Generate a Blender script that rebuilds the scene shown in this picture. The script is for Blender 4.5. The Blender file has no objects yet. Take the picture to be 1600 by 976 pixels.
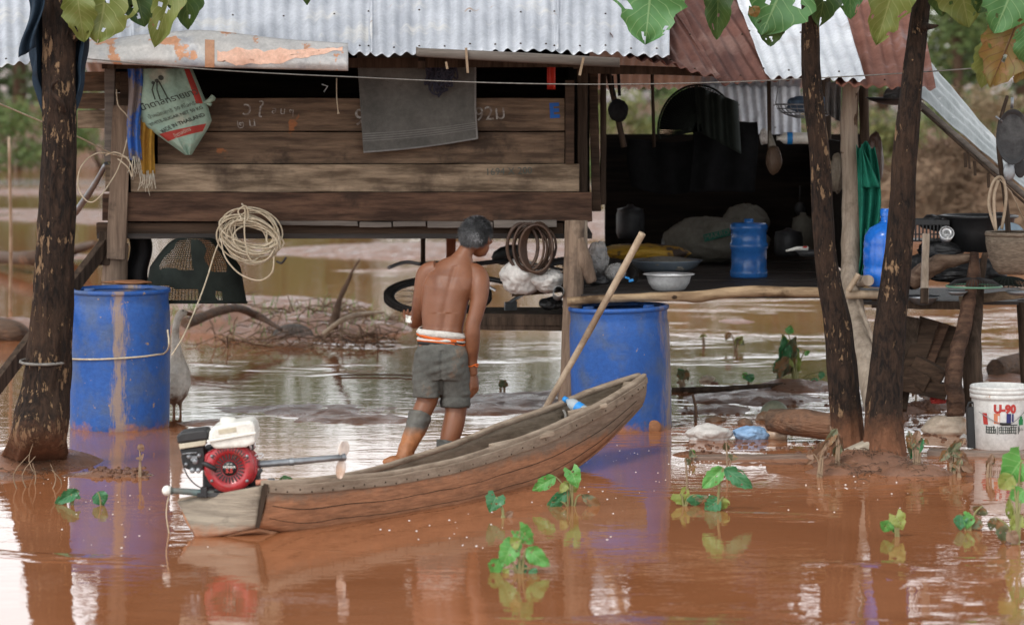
import bpy, math, random
from mathutils import Vector as V, Matrix, noise
random.seed(7)
R = math.radians
SC = bpy.context.scene
COL = SC.collection
# ------------------------------------------------------------------ camera, sky, sun, exposure
F, HZ, CH = 4600.0, 130.0, 2.05          # focal length and horizon in photo pixels, eye height in metres
cam_d = bpy.data.cameras.new('camera'); cam = bpy.data.objects.new('camera', cam_d); COL.objects.link(cam)
cam.location = (0, 0, CH); cam.rotation_euler = (R(90), 0, 0)
cam_d.sensor_width = 36; cam_d.lens = 36 * F / 1600; cam_d.shift_y = -(488 - HZ) / 1600
cam_d.clip_start = .5; cam_d.clip_end = 3000
cam_d.dof.use_dof = True; cam_d.dof.focus_distance = 16.2; cam_d.dof.aperture_fstop = 2.8
SC.camera = cam
world = bpy.data.worlds.new('World'); SC.world = world; world.use_nodes = True
wn = world.node_tree; wn.nodes.clear()
sky = wn.nodes.new('ShaderNodeTexSky'); sky.sky_type = 'NISHITA'; sky.sun_disc = False
SUN_EL, SUN_AZ = 50, 215
sky.sun_elevation = R(SUN_EL); sky.sun_rotation = R(SUN_AZ); sky.dust_density = 1.2; sky.air_density = 1.2
hs = wn.nodes.new('ShaderNodeHueSaturation'); hs.inputs['Saturation'].default_value = .14
tc = wn.nodes.new('ShaderNodeTexCoord'); mp = wn.nodes.new('ShaderNodeMapping'); mp.inputs['Scale'].default_value = (1, 1, 3)
cn = wn.nodes.new('ShaderNodeTexNoise'); cn.inputs['Scale'].default_value = 2.2; cn.inputs['Detail'].default_value = 6
cr = wn.nodes.new('ShaderNodeMapRange'); cr.inputs[1].default_value = .3; cr.inputs[2].default_value = .7; cr.inputs[3].default_value = 1.05; cr.inputs[4].default_value = 1.9
mx = wn.nodes.new('ShaderNodeVectorMath'); mx.operation = 'SCALE'
bg = wn.nodes.new('ShaderNodeBackground'); bg.inputs[1].default_value = .14
wo = wn.nodes.new('ShaderNodeOutputWorld')
L = wn.links.new
L(sky.outputs[0], hs.inputs['Color']); L(tc.outputs['Generated'], mp.inputs[0]); L(mp.outputs[0], cn.inputs['Vector'])
sx = wn.nodes.new('ShaderNodeSeparateXYZ'); el = wn.nodes.new('ShaderNodeMapRange'); el.inputs[1].default_value = .22; el.inputs[2].default_value = .6; el.inputs[3].default_value = 1.75; el.inputs[4].default_value = 1.0   # bright low cloud
ma = wn.nodes.new('ShaderNodeMath'); ma.operation = 'MULTIPLY'
L(tc.outputs['Generated'], sx.inputs[0]); L(sx.outputs[2], el.inputs[0]); L(cn.outputs[0], cr.inputs[0]); L(hs.outputs[0], mx.inputs[0]); L(cr.outputs[0], ma.inputs[0]); L(el.outputs[0], ma.inputs[1]); L(ma.outputs[0], mx.inputs['Scale']); L(mx.outputs[0], bg.inputs[0]); L(bg.outputs[0], wo.inputs[0])
sd = bpy.data.lights.new('sun', 'SUN'); sd.energy = 1.5; sd.angle = R(14); sd.color = (1, .96, .9)
sun = bpy.data.objects.new('sun', sd); COL.objects.link(sun)
sdir = V((math.sin(R(SUN_AZ)) * math.cos(R(SUN_EL)), math.cos(R(SUN_AZ)) * math.cos(R(SUN_EL)), math.sin(R(SUN_EL))))
sun.rotation_euler = (-sdir).to_track_quat('-Z', 'Y').to_euler(); sun.location = (0, 0, 30)
SC.view_settings.view_transform = 'Standard'; SC.view_settings.look = 'None'
SC.view_settings.exposure = 0.0; SC.view_settings.gamma = 1; SC.view_settings.use_curve_mapping = False
# ------------------------------------------------------------------ helpers
def P(px, py, Y): return V(((px - 800) * Y / F, Y, CH - (py - HZ) * Y / F))
def W(px, py, z=0.0): return P(px, py, F * (CH - z) / (py - HZ))
def rnd(a, b): return random.uniform(a, b)
def nz(p, s=1.0): return noise.noise(V(p) * s)
class MB:
    def __init__(s): s.v = []; s.f = []; s.m = []; s.uv = []; s.sm = []
    def vert(s, p, uv=(0, 0)): s.v.append(V(p)); s.uv.append(uv); return len(s.v) - 1
    def face(s, ids, m=0, sm=True): s.f.append(tuple(ids)); s.m.append(m); s.sm.append(sm)
    def grid(s, fn, nu, nv, m=0, cu=False, cv=False, sm=True):
        b = len(s.v)
        for j in range(nv + (0 if cv else 1)):
            for i in range(nu + (0 if cu else 1)):
                u, v = i / nu, j / nv; s.vert(fn(u, v), (u, v))
        w = nu if cu else nu + 1; h = nv if cv else nv + 1
        for j in range(nv):
            for i in range(nu):
                a = b + (j % h) * w + i % w; c = b + (j % h) * w + (i + 1) % w
                d = b + ((j + 1) % h) * w + (i + 1) % w; e = b + ((j + 1) % h) * w + i % w
                s.face((a, c, d, e), m, sm)
        return s
    def box(s, c, size, rot=None, m=0):
        c = V(c); h = [x / 2 for x in size]; b = len(s.v)
        for z in (-1, 1):
            for y in (-1, 1):
                for x in (-1, 1):
                    p = V((x * h[0], y * h[1], z * h[2]))
                    if rot is not None: p = rot @ p
                    s.vert(c + p, (x, z))
        for q in ((0, 2, 3, 1), (4, 5, 7, 6), (0, 1, 5, 4), (2, 6, 7, 3), (0, 4, 6, 2), (1, 3, 7, 5)):
            s.face([b + k for k in q], m, False)
        return s
    def plank(s, a, b, hgt, thk, up=(0, 0, 1), m=0, n=14, rough=.004, seed=None):
        a, b = V(a), V(b); d = (b - a); Ln = d.length; d.normalize(); up = V(up); sd_ = d.cross(up).normalized(); up = sd_.cross(d).normalized()
        o = rnd(0, 99) if seed is None else seed; base = len(s.v)
        for i in range(n + 1):
            t = i / n; c = a + d * (Ln * t)
            for k, (x, y) in enumerate(((-1, -1), (1, -1), (1, 1), (-1, 1))):
                j = noise.noise(V((t * Ln * 3, k * 7.1, o))) * rough + noise.noise(V((t * Ln * 14, k * 7.1, o + 5))) * rough * .4
                e = noise.noise(V((k * 3.3, o, 1))) * rough * 1.2 if i in (0, n) else 0
                s.vert(c + sd_ * (x * thk / 2) + up * (y * (hgt / 2 + j)) + d * e, (t, y))
        for i in range(n):
            for k in range(4):
                s.face((base + i * 4 + k, base + i * 4 + (k + 1) % 4, base + (i + 1) * 4 + (k + 1) % 4, base + (i + 1) * 4 + k), m, False)
        s.face((base + 3, base + 2, base + 1, base), m, False); e = base + n * 4; s.face((e, e + 1, e + 2, e + 3), m, False)
        return s
    def loft(s, rings, n=20, m=0, cap=True, rough=0, rs=12, sup=2.0):
        b = len(s.v)
        for k, (c, U, W_) in enumerate(rings):
            for i in range(n):
                a = 2 * math.pi * i / n; ca, sa = math.cos(a), math.sin(a)
                if sup != 2: ca = math.copysign(abs(ca) ** (2 / sup), ca); sa = math.copysign(abs(sa) ** (2 / sup), sa)
                o = U * ca + W_ * sa
                if rough: o = o * (1 + rough * (noise.noise((c + o) * rs) + .5 * noise.noise((c + o) * rs * 3)))
                s.vert(c + o, (i / n, k / max(1, len(rings) - 1)))
        for k in range(len(rings) - 1):
            for i in range(n):
                j = (i + 1) % n
                s.face((b + k * n + i, b + k * n + j, b + (k + 1) * n + j, b + (k + 1) * n + i), m)
        if cap:
            s.face([b + i for i in reversed(range(n))], m, False)
            e = b + (len(rings) - 1) * n; s.face([e + i for i in range(n)], m, False)
        return s
    def tube(s, pts, r, n=8, m=0, cap=True, rough=0, rs=12, sub=0, flat=1.0):
        pts = [V(p) for p in pts]
        rr = list(r) if isinstance(r, (list, tuple)) else [r] * len(pts)
        if sub:
            q, rq = [], []
            for i in range(len(pts) - 1):
                p0 = pts[max(i - 1, 0)]; p1 = pts[i]; p2 = pts[i + 1]; p3 = pts[min(i + 2, len(pts) - 1)]
                for k in range(sub):
                    t = k / sub
                    q.append(.5 * ((2 * p1) + (p2 - p0) * t + (2 * p0 - 5 * p1 + 4 * p2 - p3) * t * t + (3 * p1 - p0 - 3 * p2 + p3) * t ** 3))
                    rq.append(rr[i] + (rr[i + 1] - rr[i]) * t)
            q.append(pts[-1]); rq.append(rr[-1]); pts, rr = q, rq
        rings = []; U = None
        for i, p in enumerate(pts):
            d = (pts[min(i + 1, len(pts) - 1)] - pts[max(i - 1, 0)])
            d = d.normalized() if d.length > 1e-9 else V((0, 0, 1))
            if U is None: U = d.cross(V((0, 1, 0)) if abs(d.y) < .9 else V((1, 0, 0))).normalized()
            else: U = (U - d * U.dot(d)).normalized()
            rings.append((p, U * rr[i], d.cross(U) * rr[i] * flat))
        return s.loft(rings, n, m, cap, rough, rs)
    def lathe(s, prof, c, n=40, m=0, ax=None, cap=False, rough=0):
        c = V(c); Rm = ax.to_matrix() if hasattr(ax, 'to_matrix') else (ax or Matrix.Identity(3))
        return s.loft([(c + Rm @ V((0, 0, z)), Rm @ V((r, 0, 0)), Rm @ V((0, r, 0))) for r, z in prof], n, m, cap, rough)
    def ball(s, c, r, n=16, m=0, rough=0, rs=12, rot=None):
        r = V(r) if hasattr(r, '__len__') else V((r, r, r)); c = V(c); rot = rot or Matrix.Identity(3); b = []
        for k in range(n // 2 + 1):
            a = math.pi * k / (n // 2); q = max(math.sin(a), .02)
            b.append((c + rot @ V((0, 0, -math.cos(a) * r.z)), rot @ V((r.x * q, 0, 0)), rot @ V((0, r.y * q, 0))))
        return s.loft(b, n, m, True, rough, rs)
    def prism(s, outl, y0, y1, m=0):      # outline of (x, z) world pairs pulled from y0 to y1
        b = len(s.v); n = len(outl)
        for y in (y0, y1):
            for x, z in outl: s.vert((x, y, z))
        s.face(range(b, b + n), m, False); s.face(reversed(range(b + n, b + 2 * n)), m, False)
        for i in range(n): s.face((b + i, b + n + i, b + n + (i + 1) % n, b + (i + 1) % n), m, False)
        return s
WL = {}
def tag(o, label=None, cat=None, group=None, kind=None):
    for k, v_ in (('label', label), ('category', cat), ('group', group), ('kind', kind)):
        if v_: o[k] = v_
    return o
def T(name, label, cat, loc, group=None):
    o = bpy.data.objects.new(name, None); COL.objects.link(o); o.location = loc; o.empty_display_size = .1
    WL[o] = V(loc); return tag(o, label, cat, group)
def fin(name, me, parent, bev, sol, sub, seg=2):
    o = bpy.data.objects.new(name, me); COL.objects.link(o)
    vs = me.vertices
    if parent is None:
        xs = [v.co for v in vs]; n = len(xs)
        base = V(((min(v.x for v in xs) + max(v.x for v in xs)) / 2, (min(v.y for v in xs) + max(v.y for v in xs)) / 2, min(v.z for v in xs)))
        pw = V((0, 0, 0))
    else:
        pw = WL[parent]; base = pw.copy()
    me.transform(Matrix.Translation(-base)); o.location = base - pw; WL[o] = base
    if parent is not None: o.parent = parent
    if sol: q = o.modifiers.new('s', 'SOLIDIFY'); q.thickness = sol; q.offset = 0
    if sub: q = o.modifiers.new('u', 'SUBSURF'); q.levels = sub; q.render_levels = sub
    if bev: q = o.modifiers.new('b', 'BEVEL'); q.width = bev; q.segments = seg; q.limit_method = 'ANGLE'; q.angle_limit = R(35)
    return o
def ob(name, mb, mats, parent=None, label=None, cat=None, group=None, kind=None, bev=0, sol=0, sub=0):
    me = bpy.data.meshes.new(name); me.from_pydata([tuple(v_) for v_ in mb.v], [], mb.f); 
    mats = mats if isinstance(mats, (list, tuple)) else [mats]
    for m_ in mats: me.materials.append(m_)
    me.polygons.foreach_set('material_index', mb.m); me.polygons.foreach_set('use_smooth', mb.sm)
    ul = me.uv_layers.new(name='UVMap'); buf = []
    for lp in me.loops: buf += mb.uv[lp.vertex_index]
    ul.data.foreach_set('uv', buf); me.update()
    return tag(fin(name, me, parent, bev, sol, sub), label, cat, group, kind)
def remesh(mb, vox, smooth=6, adapt=0):
    me = bpy.data.meshes.new('t'); me.from_pydata([tuple(v_) for v_ in mb.v], [], mb.f); o = bpy.data.objects.new('t', me); COL.objects.link(o)
    q = o.modifiers.new('r', 'REMESH'); q.mode = 'VOXEL'; q.voxel_size = vox; q.use_smooth_shade = True
    if smooth: q = o.modifiers.new('s', 'SMOOTH'); q.iterations = smooth; q.factor = .5
    dg = bpy.context.evaluated_depsgraph_get(); dg.update(); res = bpy.data.meshes.new_from_object(o.evaluated_get(dg))
    bpy.data.objects.remove(o); return res
def rob(name, me, mats, parent=None, pick=None, disp=None, **k):
    mats = mats if isinstance(mats, (list, tuple)) else [mats]
    me.materials.clear()
    for m_ in mats: me.materials.append(m_)
    if disp:
        ns = [v_.normal.copy() for v_ in me.vertices]
        for v_, n_ in zip(me.vertices, ns): v_.co += n_ * disp(v_.co, n_)
    for p in me.polygons:
        p.use_smooth = True
        if pick: p.material_index = pick(p.center, p.normal)
        else: p.material_index = 0
    me.name = name; o = fin(name, me, parent, 0, 0, 0); return tag(o, **k)
def text_mb(txt, size, fn, m=0, cuts=0, align='CENTER', bold=0, mb=None):
    cu = bpy.data.curves.new('t', 'FONT'); cu.body = txt; cu.size = size; cu.align_x = align; cu.align_y = 'CENTER'; cu.offset = bold; cu.resolution_u = 3
    o = bpy.data.objects.new('t', cu); COL.objects.link(o); dg = bpy.context.evaluated_depsgraph_get(); dg.update()
    me = bpy.data.meshes.new_from_object(o.evaluated_get(dg)); bpy.data.objects.remove(o)
    if cuts:
        import bmesh; b = bmesh.new(); b.from_mesh(me); bmesh.ops.triangulate(b, faces=b.faces[:]); bmesh.ops.subdivide_edges(b, edges=b.edges[:], cuts=cuts, use_grid_fill=True); b.to_mesh(me); b.free()
    mb = mb or MB(); base = len(mb.v)
    for v_ in me.vertices: mb.vert(fn(v_.co.x, v_.co.y))
    for p in me.polygons: mb.face([base + i for i in p.vertices], m, False)
    bpy.data.meshes.remove(me); return mb
# ------------------------------------------------------------------ materials
def nt(name):
    m = bpy.data.materials.new(name); m.use_nodes = True; n = m.node_tree; return m, n, n.nodes['Principled BSDF'], n.nodes['Material Output']
def NN(n, typ, **k):
    o = n.nodes.new(typ)
    for a, b in k.items(): setattr(o, a, b)
    return o
def noise_n(n, vec, scale, detail=6, rough=.55, dist=0):
    o = NN(n, 'ShaderNodeTexNoise'); o.inputs['Scale'].default_value = scale; o.inputs['Detail'].default_value = detail
    o.inputs['Roughness'].default_value = rough; o.inputs['Distortion'].default_value = dist
    n.links.new(vec, o.inputs['Vector']); return o.outputs[0]
def ramp(n, fac, stops):
    o = NN(n, 'ShaderNodeValToRGB'); e = o.color_ramp.elements
    while len(e) < len(stops): e.new(.5)
    for x, (p, c) in zip(e, stops): x.position = p; x.color = (*c, 1) if len(c) == 3 else c
    n.links.new(fac, o.inputs[0]); return o.outputs[0]
def mixc(n, fac, a, b):
    o = NN(n, 'ShaderNodeMix', data_type='RGBA')
    if isinstance(fac, (int, float)): o.inputs[0].default_value = fac
    else: n.links.new(fac, o.inputs[0])
    for s_, x in ((6, a), (7, b)):
        if isinstance(x, tuple): o.inputs[s_].default_value = (*x, 1)
        else: n.links.new(x, o.inputs[s_])
    return o.outputs[2]
def mrange(n, x, a, b, c=0., d=1.):
    o = NN(n, 'ShaderNodeMapRange'); n.links.new(x, o.inputs[0])
    for i, q in enumerate((a, b, c, d)): o.inputs[i + 1].default_value = q
    return o.outputs[0]
def math_n(n, op, a, b=0.):
    o = NN(n, 'ShaderNodeMath', operation=op)
    for i, x in enumerate((a, b)):
        if isinstance(x, (int, float)): o.inputs[i].default_value = x
        else: n.links.new(x, o.inputs[i])
    return o.outputs[0]
MUD = (.36, .155, .075)
def M(name, c1, c2=None, c3=None, rough=.6, r2=None, scale=6, st=(1, 1, 1), metal=0, bump=.3, bs=40, bst=None, spec=.5, splat=None, mudz=None, mudc=MUD, lo=.35, hi=.65, t3=(.55, .66), s3=2.5, trans=0, ior=1.45, alpha=1, sheen=0, coat=0, sss=0, bd=.01, mudn=.12, grit=.22):
    m, n, B, O = nt(name); tcn = NN(n, 'ShaderNodeTexCoord'); mp_ = NN(n, 'ShaderNodeMapping'); mp_.inputs['Scale'].default_value = st
    oi = NN(n, 'ShaderNodeObjectInfo'); va = NN(n, 'ShaderNodeVectorMath', operation='ADD'); ml = NN(n, 'ShaderNodeMath', operation='MULTIPLY'); ml.inputs[1].default_value = 37
    n.links.new(oi.outputs['Random'], ml.inputs[0]); n.links.new(tcn.outputs['Object'], va.inputs[0]); n.links.new(ml.outputs[0], va.inputs[1])
    n.links.new(va.outputs[0], mp_.inputs[0]); vec = mp_.outputs[0]; raw = va.outputs[0]
    c2 = c2 or tuple(x * .75 for x in c1)
    if rough >= .62 and spec == .5 and mudz is None: spec = .2
    fac = noise_n(n, vec, scale, 8, .62); col = ramp(n, fac, [(lo, c1), (hi, c2)])
    if c3: col = mixc(n, mrange(n, noise_n(n, raw, s3, 6, .65), *t3), col, c3)
    if splat: col = mixc(n, mrange(n, noise_n(n, raw, splat[1], 5, .6), splat[2], splat[2] + .03), col, splat[0])
    if mudz is not None:
        g = NN(n, 'ShaderNodeNewGeometry'); sp = NN(n, 'ShaderNodeSeparateXYZ'); n.links.new(g.outputs['Position'], sp.inputs[0])
        q = math_n(n, 'ADD', sp.outputs[2], math_n(n, 'MULTIPLY', math_n(n, 'SUBTRACT', noise_n(n, raw, 9, 6, .7), .5), mudn * 2.2))
        col = mixc(n, mrange(n, q, mudz, mudz - .05), col, ramp(n, noise_n(n, vec, 3.5, 8, .7), [(.35, tuple(x * .62 for x in mudc)), (.62, tuple(x * 1.08 for x in mudc))]))
    if bump:
        gv = NN(n, 'ShaderNodeVectorMath', operation='SCALE'); n.links.new(col, gv.inputs[0]); n.links.new(mrange(n, noise_n(n, vec if max(st) > 3 else raw, 34 if max(st) <= 3 else 9, 8, .8), .3, .7, 1 - grit, 1 + grit), gv.inputs['Scale']); col = gv.outputs[0]
    n.links.new(col, B.inputs['Base Color'])
    B.inputs['Metallic'].default_value = metal; B.inputs['Specular IOR Level'].default_value = spec; B.inputs['IOR'].default_value = ior
    if r2 is not None: n.links.new(mrange(n, fac, .3, .7, rough, r2), B.inputs['Roughness'])
    else: B.inputs['Roughness'].default_value = rough
    if bump:
        bp = NN(n, 'ShaderNodeBump'); bp.inputs['Strength'].default_value = bump; bp.inputs['Distance'].default_value = bd
        mp2 = NN(n, 'ShaderNodeMapping'); mp2.inputs['Scale'].default_value = bst or st; n.links.new(raw, mp2.inputs[0])
        n.links.new(noise_n(n, mp2.outputs[0], bs, 5, .6), bp.inputs['Height']); n.links.new(bp.outputs[0], B.inputs['Normal'])
    B.inputs['Transmission Weight'].default_value = trans; B.inputs['Alpha'].default_value = alpha
    B.inputs['Sheen Weight'].default_value = sheen; B.inputs['Coat Weight'].default_value = coat
    if sss: B.inputs['Subsurface Weight'].default_value = sss; B.inputs['Subsurface Scale'].default_value = .01
    return m
GX = (.6, 9, 9); GZ = (9, 9, .6)
m_plank = M('wood_plank_brown', (.065, .042, .028), (.165, .11, .072), (.048, .033, .023), rough=.75, scale=3.5, st=(.9, 8, 8), bump=.9, bs=9, lo=.38, hi=.64, splat=((.26, .105, .045), 3.2, .66))
m_plank2 = M('wood_plank_pale', (.1, .07, .046), (.32, .24, .165), (.055, .038, .027), rough=.8, scale=3.4, st=(.9, 7, 7), bump=.9, bs=9, lo=.36, hi=.64, t3=(.47, .68), s3=3.2)
m_plank3 = M('wood_plank_red', (.04, .022, .015), (.13, .072, .046), (.04, .024, .017), rough=.75, scale=3, st=(.9, 7, 7), bump=.9, lo=.38, hi=.64, bs=10)
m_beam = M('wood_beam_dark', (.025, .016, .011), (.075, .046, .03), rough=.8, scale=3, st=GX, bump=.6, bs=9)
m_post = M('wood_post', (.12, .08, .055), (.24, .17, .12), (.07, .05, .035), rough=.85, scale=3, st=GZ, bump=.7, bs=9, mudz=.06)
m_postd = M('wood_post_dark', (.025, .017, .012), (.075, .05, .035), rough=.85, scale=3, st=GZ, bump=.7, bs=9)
m_postg = M('wood_post_grey', (.2, .155, .115), (.34, .28, .22), (.11, .08, .055), rough=.85, scale=2.5, st=GZ, bump=.7, bs=8, mudz=.12)
m_redpost = M('wood_post_red', (.2, .06, .03), (.28, .1, .05), rough=.8, st=GZ)
m_inner = M('shade_dark_plank', (.006, .0045, .004), (.02, .014, .01), rough=.9, scale=3, st=GX)  # near-black plank colour, the indoor shade is put into it
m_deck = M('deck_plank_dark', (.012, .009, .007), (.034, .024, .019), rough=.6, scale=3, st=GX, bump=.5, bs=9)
m_pole = M('peeled_pole', (.2, .13, .075), (.4, .29, .18), (.09, .055, .03), rough=.7, scale=4, st=(1, 6, 6), bump=.5, bs=10, splat=((.04, .025, .015), 9, .68))
m_pale = M('pale_pole', (.3, .22, .145), (.45, .35, .25), (.2, .13, .08), rough=.6, scale=4, st=(3, 3, 1), bump=.3, bs=20)
def bark_mat(name, dark, mid, pale):
    m, n, B, O = nt(name); t = NN(n, 'ShaderNodeTexCoord'); mp_ = NN(n, 'ShaderNodeMapping'); mp_.inputs['Scale'].default_value = (10, 10, 3.2); n.links.new(t.outputs['Object'], mp_.inputs[0])
    a = noise_n(n, mp_.outputs[0], 3.6, 10, .75, .5); b = noise_n(n, mp_.outputs[0], 3.2, 9, .72, .3); c = noise_n(n, t.outputs['Object'], 3.2, 5, .6)
    col = ramp(n, a, [(.4, dark), (.72, mid)]); k = math_n(n, 'ADD', b, math_n(n, 'MULTIPLY', math_n(n, 'SUBTRACT', c, .5), .8)); col = mixc(n, mrange(n, noise_n(n, t.outputs['Object'], 2.1, 4), .5, .62, 0, .35), col, (.1, .055, .033))
    col = mixc(n, mrange(n, k, .6, .63), col, pale)
    g = NN(n, 'ShaderNodeNewGeometry'); sp = NN(n, 'ShaderNodeSeparateXYZ'); n.links.new(g.outputs['Position'], sp.inputs[0])
    q = math_n(n, 'ADD', sp.outputs[2], math_n(n, 'MULTIPLY', math_n(n, 'SUBTRACT', noise_n(n, t.outputs['Object'], 8, 7, .75), .5), .5))
    col = mixc(n, mrange(n, q, .3, .05), col, (.24, .105, .055)); n.links.new(col, B.inputs['Base Color']); B.inputs['Roughness'].default_value = .85; B.inputs['Specular IOR Level'].default_value = .25
    bp = NN(n, 'ShaderNodeBump'); bp.inputs['Strength'].default_value = 1; bp.inputs['Distance'].default_value = .03; n.links.new(math_n(n, 'ADD', a, math_n(n, 'MULTIPLY', mrange(n, k, .57, .62), -.25)), bp.inputs['Height']); n.links.new(bp.outputs[0], B.inputs['Normal'])
    return m
m_bark = bark_mat('teak_bark', (.008, .0055, .0045), (.075, .042, .026), (.27, .17, .095))
m_logm = M('wet_log', (.05, .03, .02), (.13, .075, .045), (.2, .1, .055), rough=.55, r2=.8, scale=5, st=(1, 5, 5), bump=.9, bs=8, bd=.03)
m_galv = M('galvanised_sheet', (.55, .57, .61), (.38, .4, .44), (.6, .59, .57), rough=.42, r2=.6, scale=3, st=(1.5, .4, .4), metal=.25, bump=.12, bs=6, splat=((.38, .26, .19), 4.5, .68), lo=.35, hi=.65)
m_galv2 = M('galvanised_white', (.72, .74, .77), (.58, .6, .64), (.5, .5, .52), rough=.5, scale=3, metal=.15, bump=.1, bs=6, splat=((.62, .38, .22), 3.5, .66))
m_flat = M('flattened_sheet', (.52, .5, .48), (.4, .4, .4), (.3, .31, .34), rough=.45, scale=3, metal=.2, bump=.5, bs=5, bd=.03, splat=((.5, .25, .14), 6.5, .6), t3=(.5, .62), s3=3)
m_pinkp = M('pink_primer', (.8, .52, .4), (.7, .42, .31), (.55, .5, .46), rough=.7, scale=12, bump=.3, t3=(.6, .64), s3=9)
m_rust = M('rusty_sheet', (.075, .034, .028), (.15, .066, .05), (.2, .12, .1), rough=.7, scale=4, st=(1, .5, .5), bump=.25, bs=30, splat=((.5, .36, .3), 22, .72), t3=(.52, .72), s3=3)
m_rust2 = M('rusty_sheet_orange', (.15, .06, .042), (.24, .11, .08), (.24, .18, .18), rough=.7, scale=4, bump=.2, bs=30, t3=(.55, .7), s3=4)
m_grayp = M('worn_grey_board', (.1, .085, .075), (.17, .145, .125), rough=.7, scale=4, st=GX)
m_blue = M('blue_plastic', (.014, .08, .31), (.02, .1, .37), (.055, .1, .23), rough=.42, r2=.6, scale=3, bump=.3, bs=45, splat=((.3, .22, .17), 24, .665), mudz=.035, mudn=.1, t3=(.45, .62), s3=5)
def streak(m, x0, w, colr, zlo=-9, thr=.5, soft=.12):      # dried mud that has run down a drum
    n = m.node_tree; B = n.nodes['Principled BSDF']; src = B.inputs['Base Color'].links[0].from_socket
    t = NN(n, 'ShaderNodeTexCoord'); sp = NN(n, 'ShaderNodeSeparateXYZ'); n.links.new(t.outputs['Object'], sp.inputs[0])
    mp_ = NN(n, 'ShaderNodeMapping'); mp_.inputs['Scale'].default_value = (1, 1, .18); n.links.new(t.outputs['Object'], mp_.inputs[0])
    d = math_n(n, 'ABSOLUTE', math_n(n, 'SUBTRACT', sp.outputs[0], x0)); d = mrange(n, d, w, 0., -.35, .2)
    k = math_n(n, 'ADD', d, noise_n(n, mp_.outputs[0], 17, 8, .8))
    n.links.new(mixc(n, mrange(n, k, thr, thr + soft, 0, .9), src, colr), B.inputs['Base Color']); return m
m_drum1 = streak(m_blue.copy(), .03, .16, (.3, .215, .155), thr=.53, soft=.12)
m_drum2 = streak(m_blue.copy(), .27, .2, (.3, .22, .16), thr=.56, soft=.2)
m_mudpatch = M('caked_mud', (.3, .14, .07), (.22, .1, .05), rough=.7, bump=.6)
m_rope = M('pale_rope', (.62, .54, .41), (.48, .39, .27), rough=.8, scale=30, bump=.5, bs=120)
m_ropeg = M('grey_rope', (.22, .21, .19), (.14, .13, .12), rough=.8, scale=30)
m_hose = M('brown_hose', (.09, .05, .03), (.05, .028, .02), rough=.5)
m_towel = M('grey_towel', (.075, .074, .068), (.115, .112, .102), rough=.95, scale=5, bump=.5, bs=220, sheen=.3)
m_towel2 = M('towel_stripe', (.19, .185, .175), (.15, .145, .14), rough=.95, bump=.3)
m_black = M('black_cloth', (.005, .005, .0055), (.011, .011, .012), rough=.9, bump=.4)
m_blackp = M('black_plastic', (.014, .014, .015), (.026, .026, .027), rough=.45, bump=.1)
m_navy = M('navy_cord', (.02, .02, .035), (.035, .035, .05), rough=.7)
m_tarp = M('blue_tarp', (.01, .02, .034), (.02, .036, .056), (.02, .022, .028), rough=.7, bump=.5, bs=20, bd=.02)
m_sackg = M('green_woven_sack', (.3, .43, .35), (.24, .36, .29), (.4, .42, .34), rough=.6, scale=5, bump=.25, bs=180)
m_ink = M('dark_ink', (.05, .06, .05), (.08, .09, .08), rough=.7, bump=0)
m_redink = M('red_ink', (.4, .05, .04), (.3, .05, .04), rough=.7, bump=0)
m_bluec = M('blue_cloth', (.025, .09, .33), (.045, .14, .46), (.2, .17, .16), rough=.8, scale=6, st=(1, 1, .4), bump=.5, t3=(.46, .56), s3=9)
m_yelc = M('yellow_cloth', (.45, .28, .04), (.3, .15, .03), (.5, .4, .1), rough=.8, scale=6, st=(1, 1, .4), bump=.5)
m_fray = M('frayed_thread', (.45, .45, .4), (.55, .5, .4), rough=.8)
m_chalk = M('chalk', (.32, .31, .29), (.16, .13, .11), rough=.9, bump=0, scale=30, lo=.4, hi=.55)
m_bluepaint = M('blue_paint', (.02, .1, .35), (.03, .07, .2), rough=.8, bump=0)
m_boat = M('boat_plank', (.17, .12, .085), (.27, .2, .145), (.1, .072, .052), rough=.72, scale=3, st=(2, 2, 14), bump=.5, bs=6, mudz=.18, mudc=(.42, .2, .105), mudn=.06)
m_boatin = M('boat_inside', (.16, .125, .09), (.27, .215, .16), (.08, .065, .05), rough=.75, scale=3, st=(2, 2, 12), bump=.6, bs=6, splat=((.05, .04, .03), 8, .66))
m_gun = M('gunwale_wood', (.22, .165, .12), (.34, .27, .205), (.16, .12, .085), rough=.75, scale=3, st=(2, 2, 9), bump=.5, bs=6)
m_white = M('white_plastic', (.75, .74, .69), (.68, .66, .6), rough=.35, bump=.04, splat=((.35, .3, .24), 14, .72))
m_cream = M('cream_plastic', (.55, .5, .38), (.45, .4, .3), rough=.5, bump=.05)
m_redm = M('red_engine_paint', (.4, .022, .03), (.33, .02, .025), (.2, .05, .04), rough=.35, bump=.1, coat=.3, splat=((.25, .12, .08), 30, .66), t3=(.55, .68), s3=14)
m_steel = M('dull_steel', (.3, .32, .34), (.2, .21, .22), (.3, .17, .1), rough=.4, metal=.7, bump=.2, t3=(.6, .7))
m_bright = M('bright_aluminium', (.75, .75, .75), (.65, .65, .65), rough=.35, metal=.4, bump=.05)
m_blade = M('propeller_white', (.75, .74, .72), (.7, .6, .52), (.55, .38, .28), rough=.3, bump=.05)
m_teal = M('dirty_teal', (.06, .14, .15), (.14, .12, .1), rough=.6)
m_skin = M('skin', (.17, .064, .03), (.2, .08, .038), (.13, .048, .024), rough=.42, r2=.52, scale=4, grit=.06, bump=.22, bs=110, sss=.08, bd=.004, t3=(.5, .7), s3=6)
m_hair = M('grey_hair', (.018, .018, .019), (.11, .11, .115), rough=.55, scale=11, st=(1, 1, .3), bump=.8, bs=120, lo=.42, hi=.68)
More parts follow.
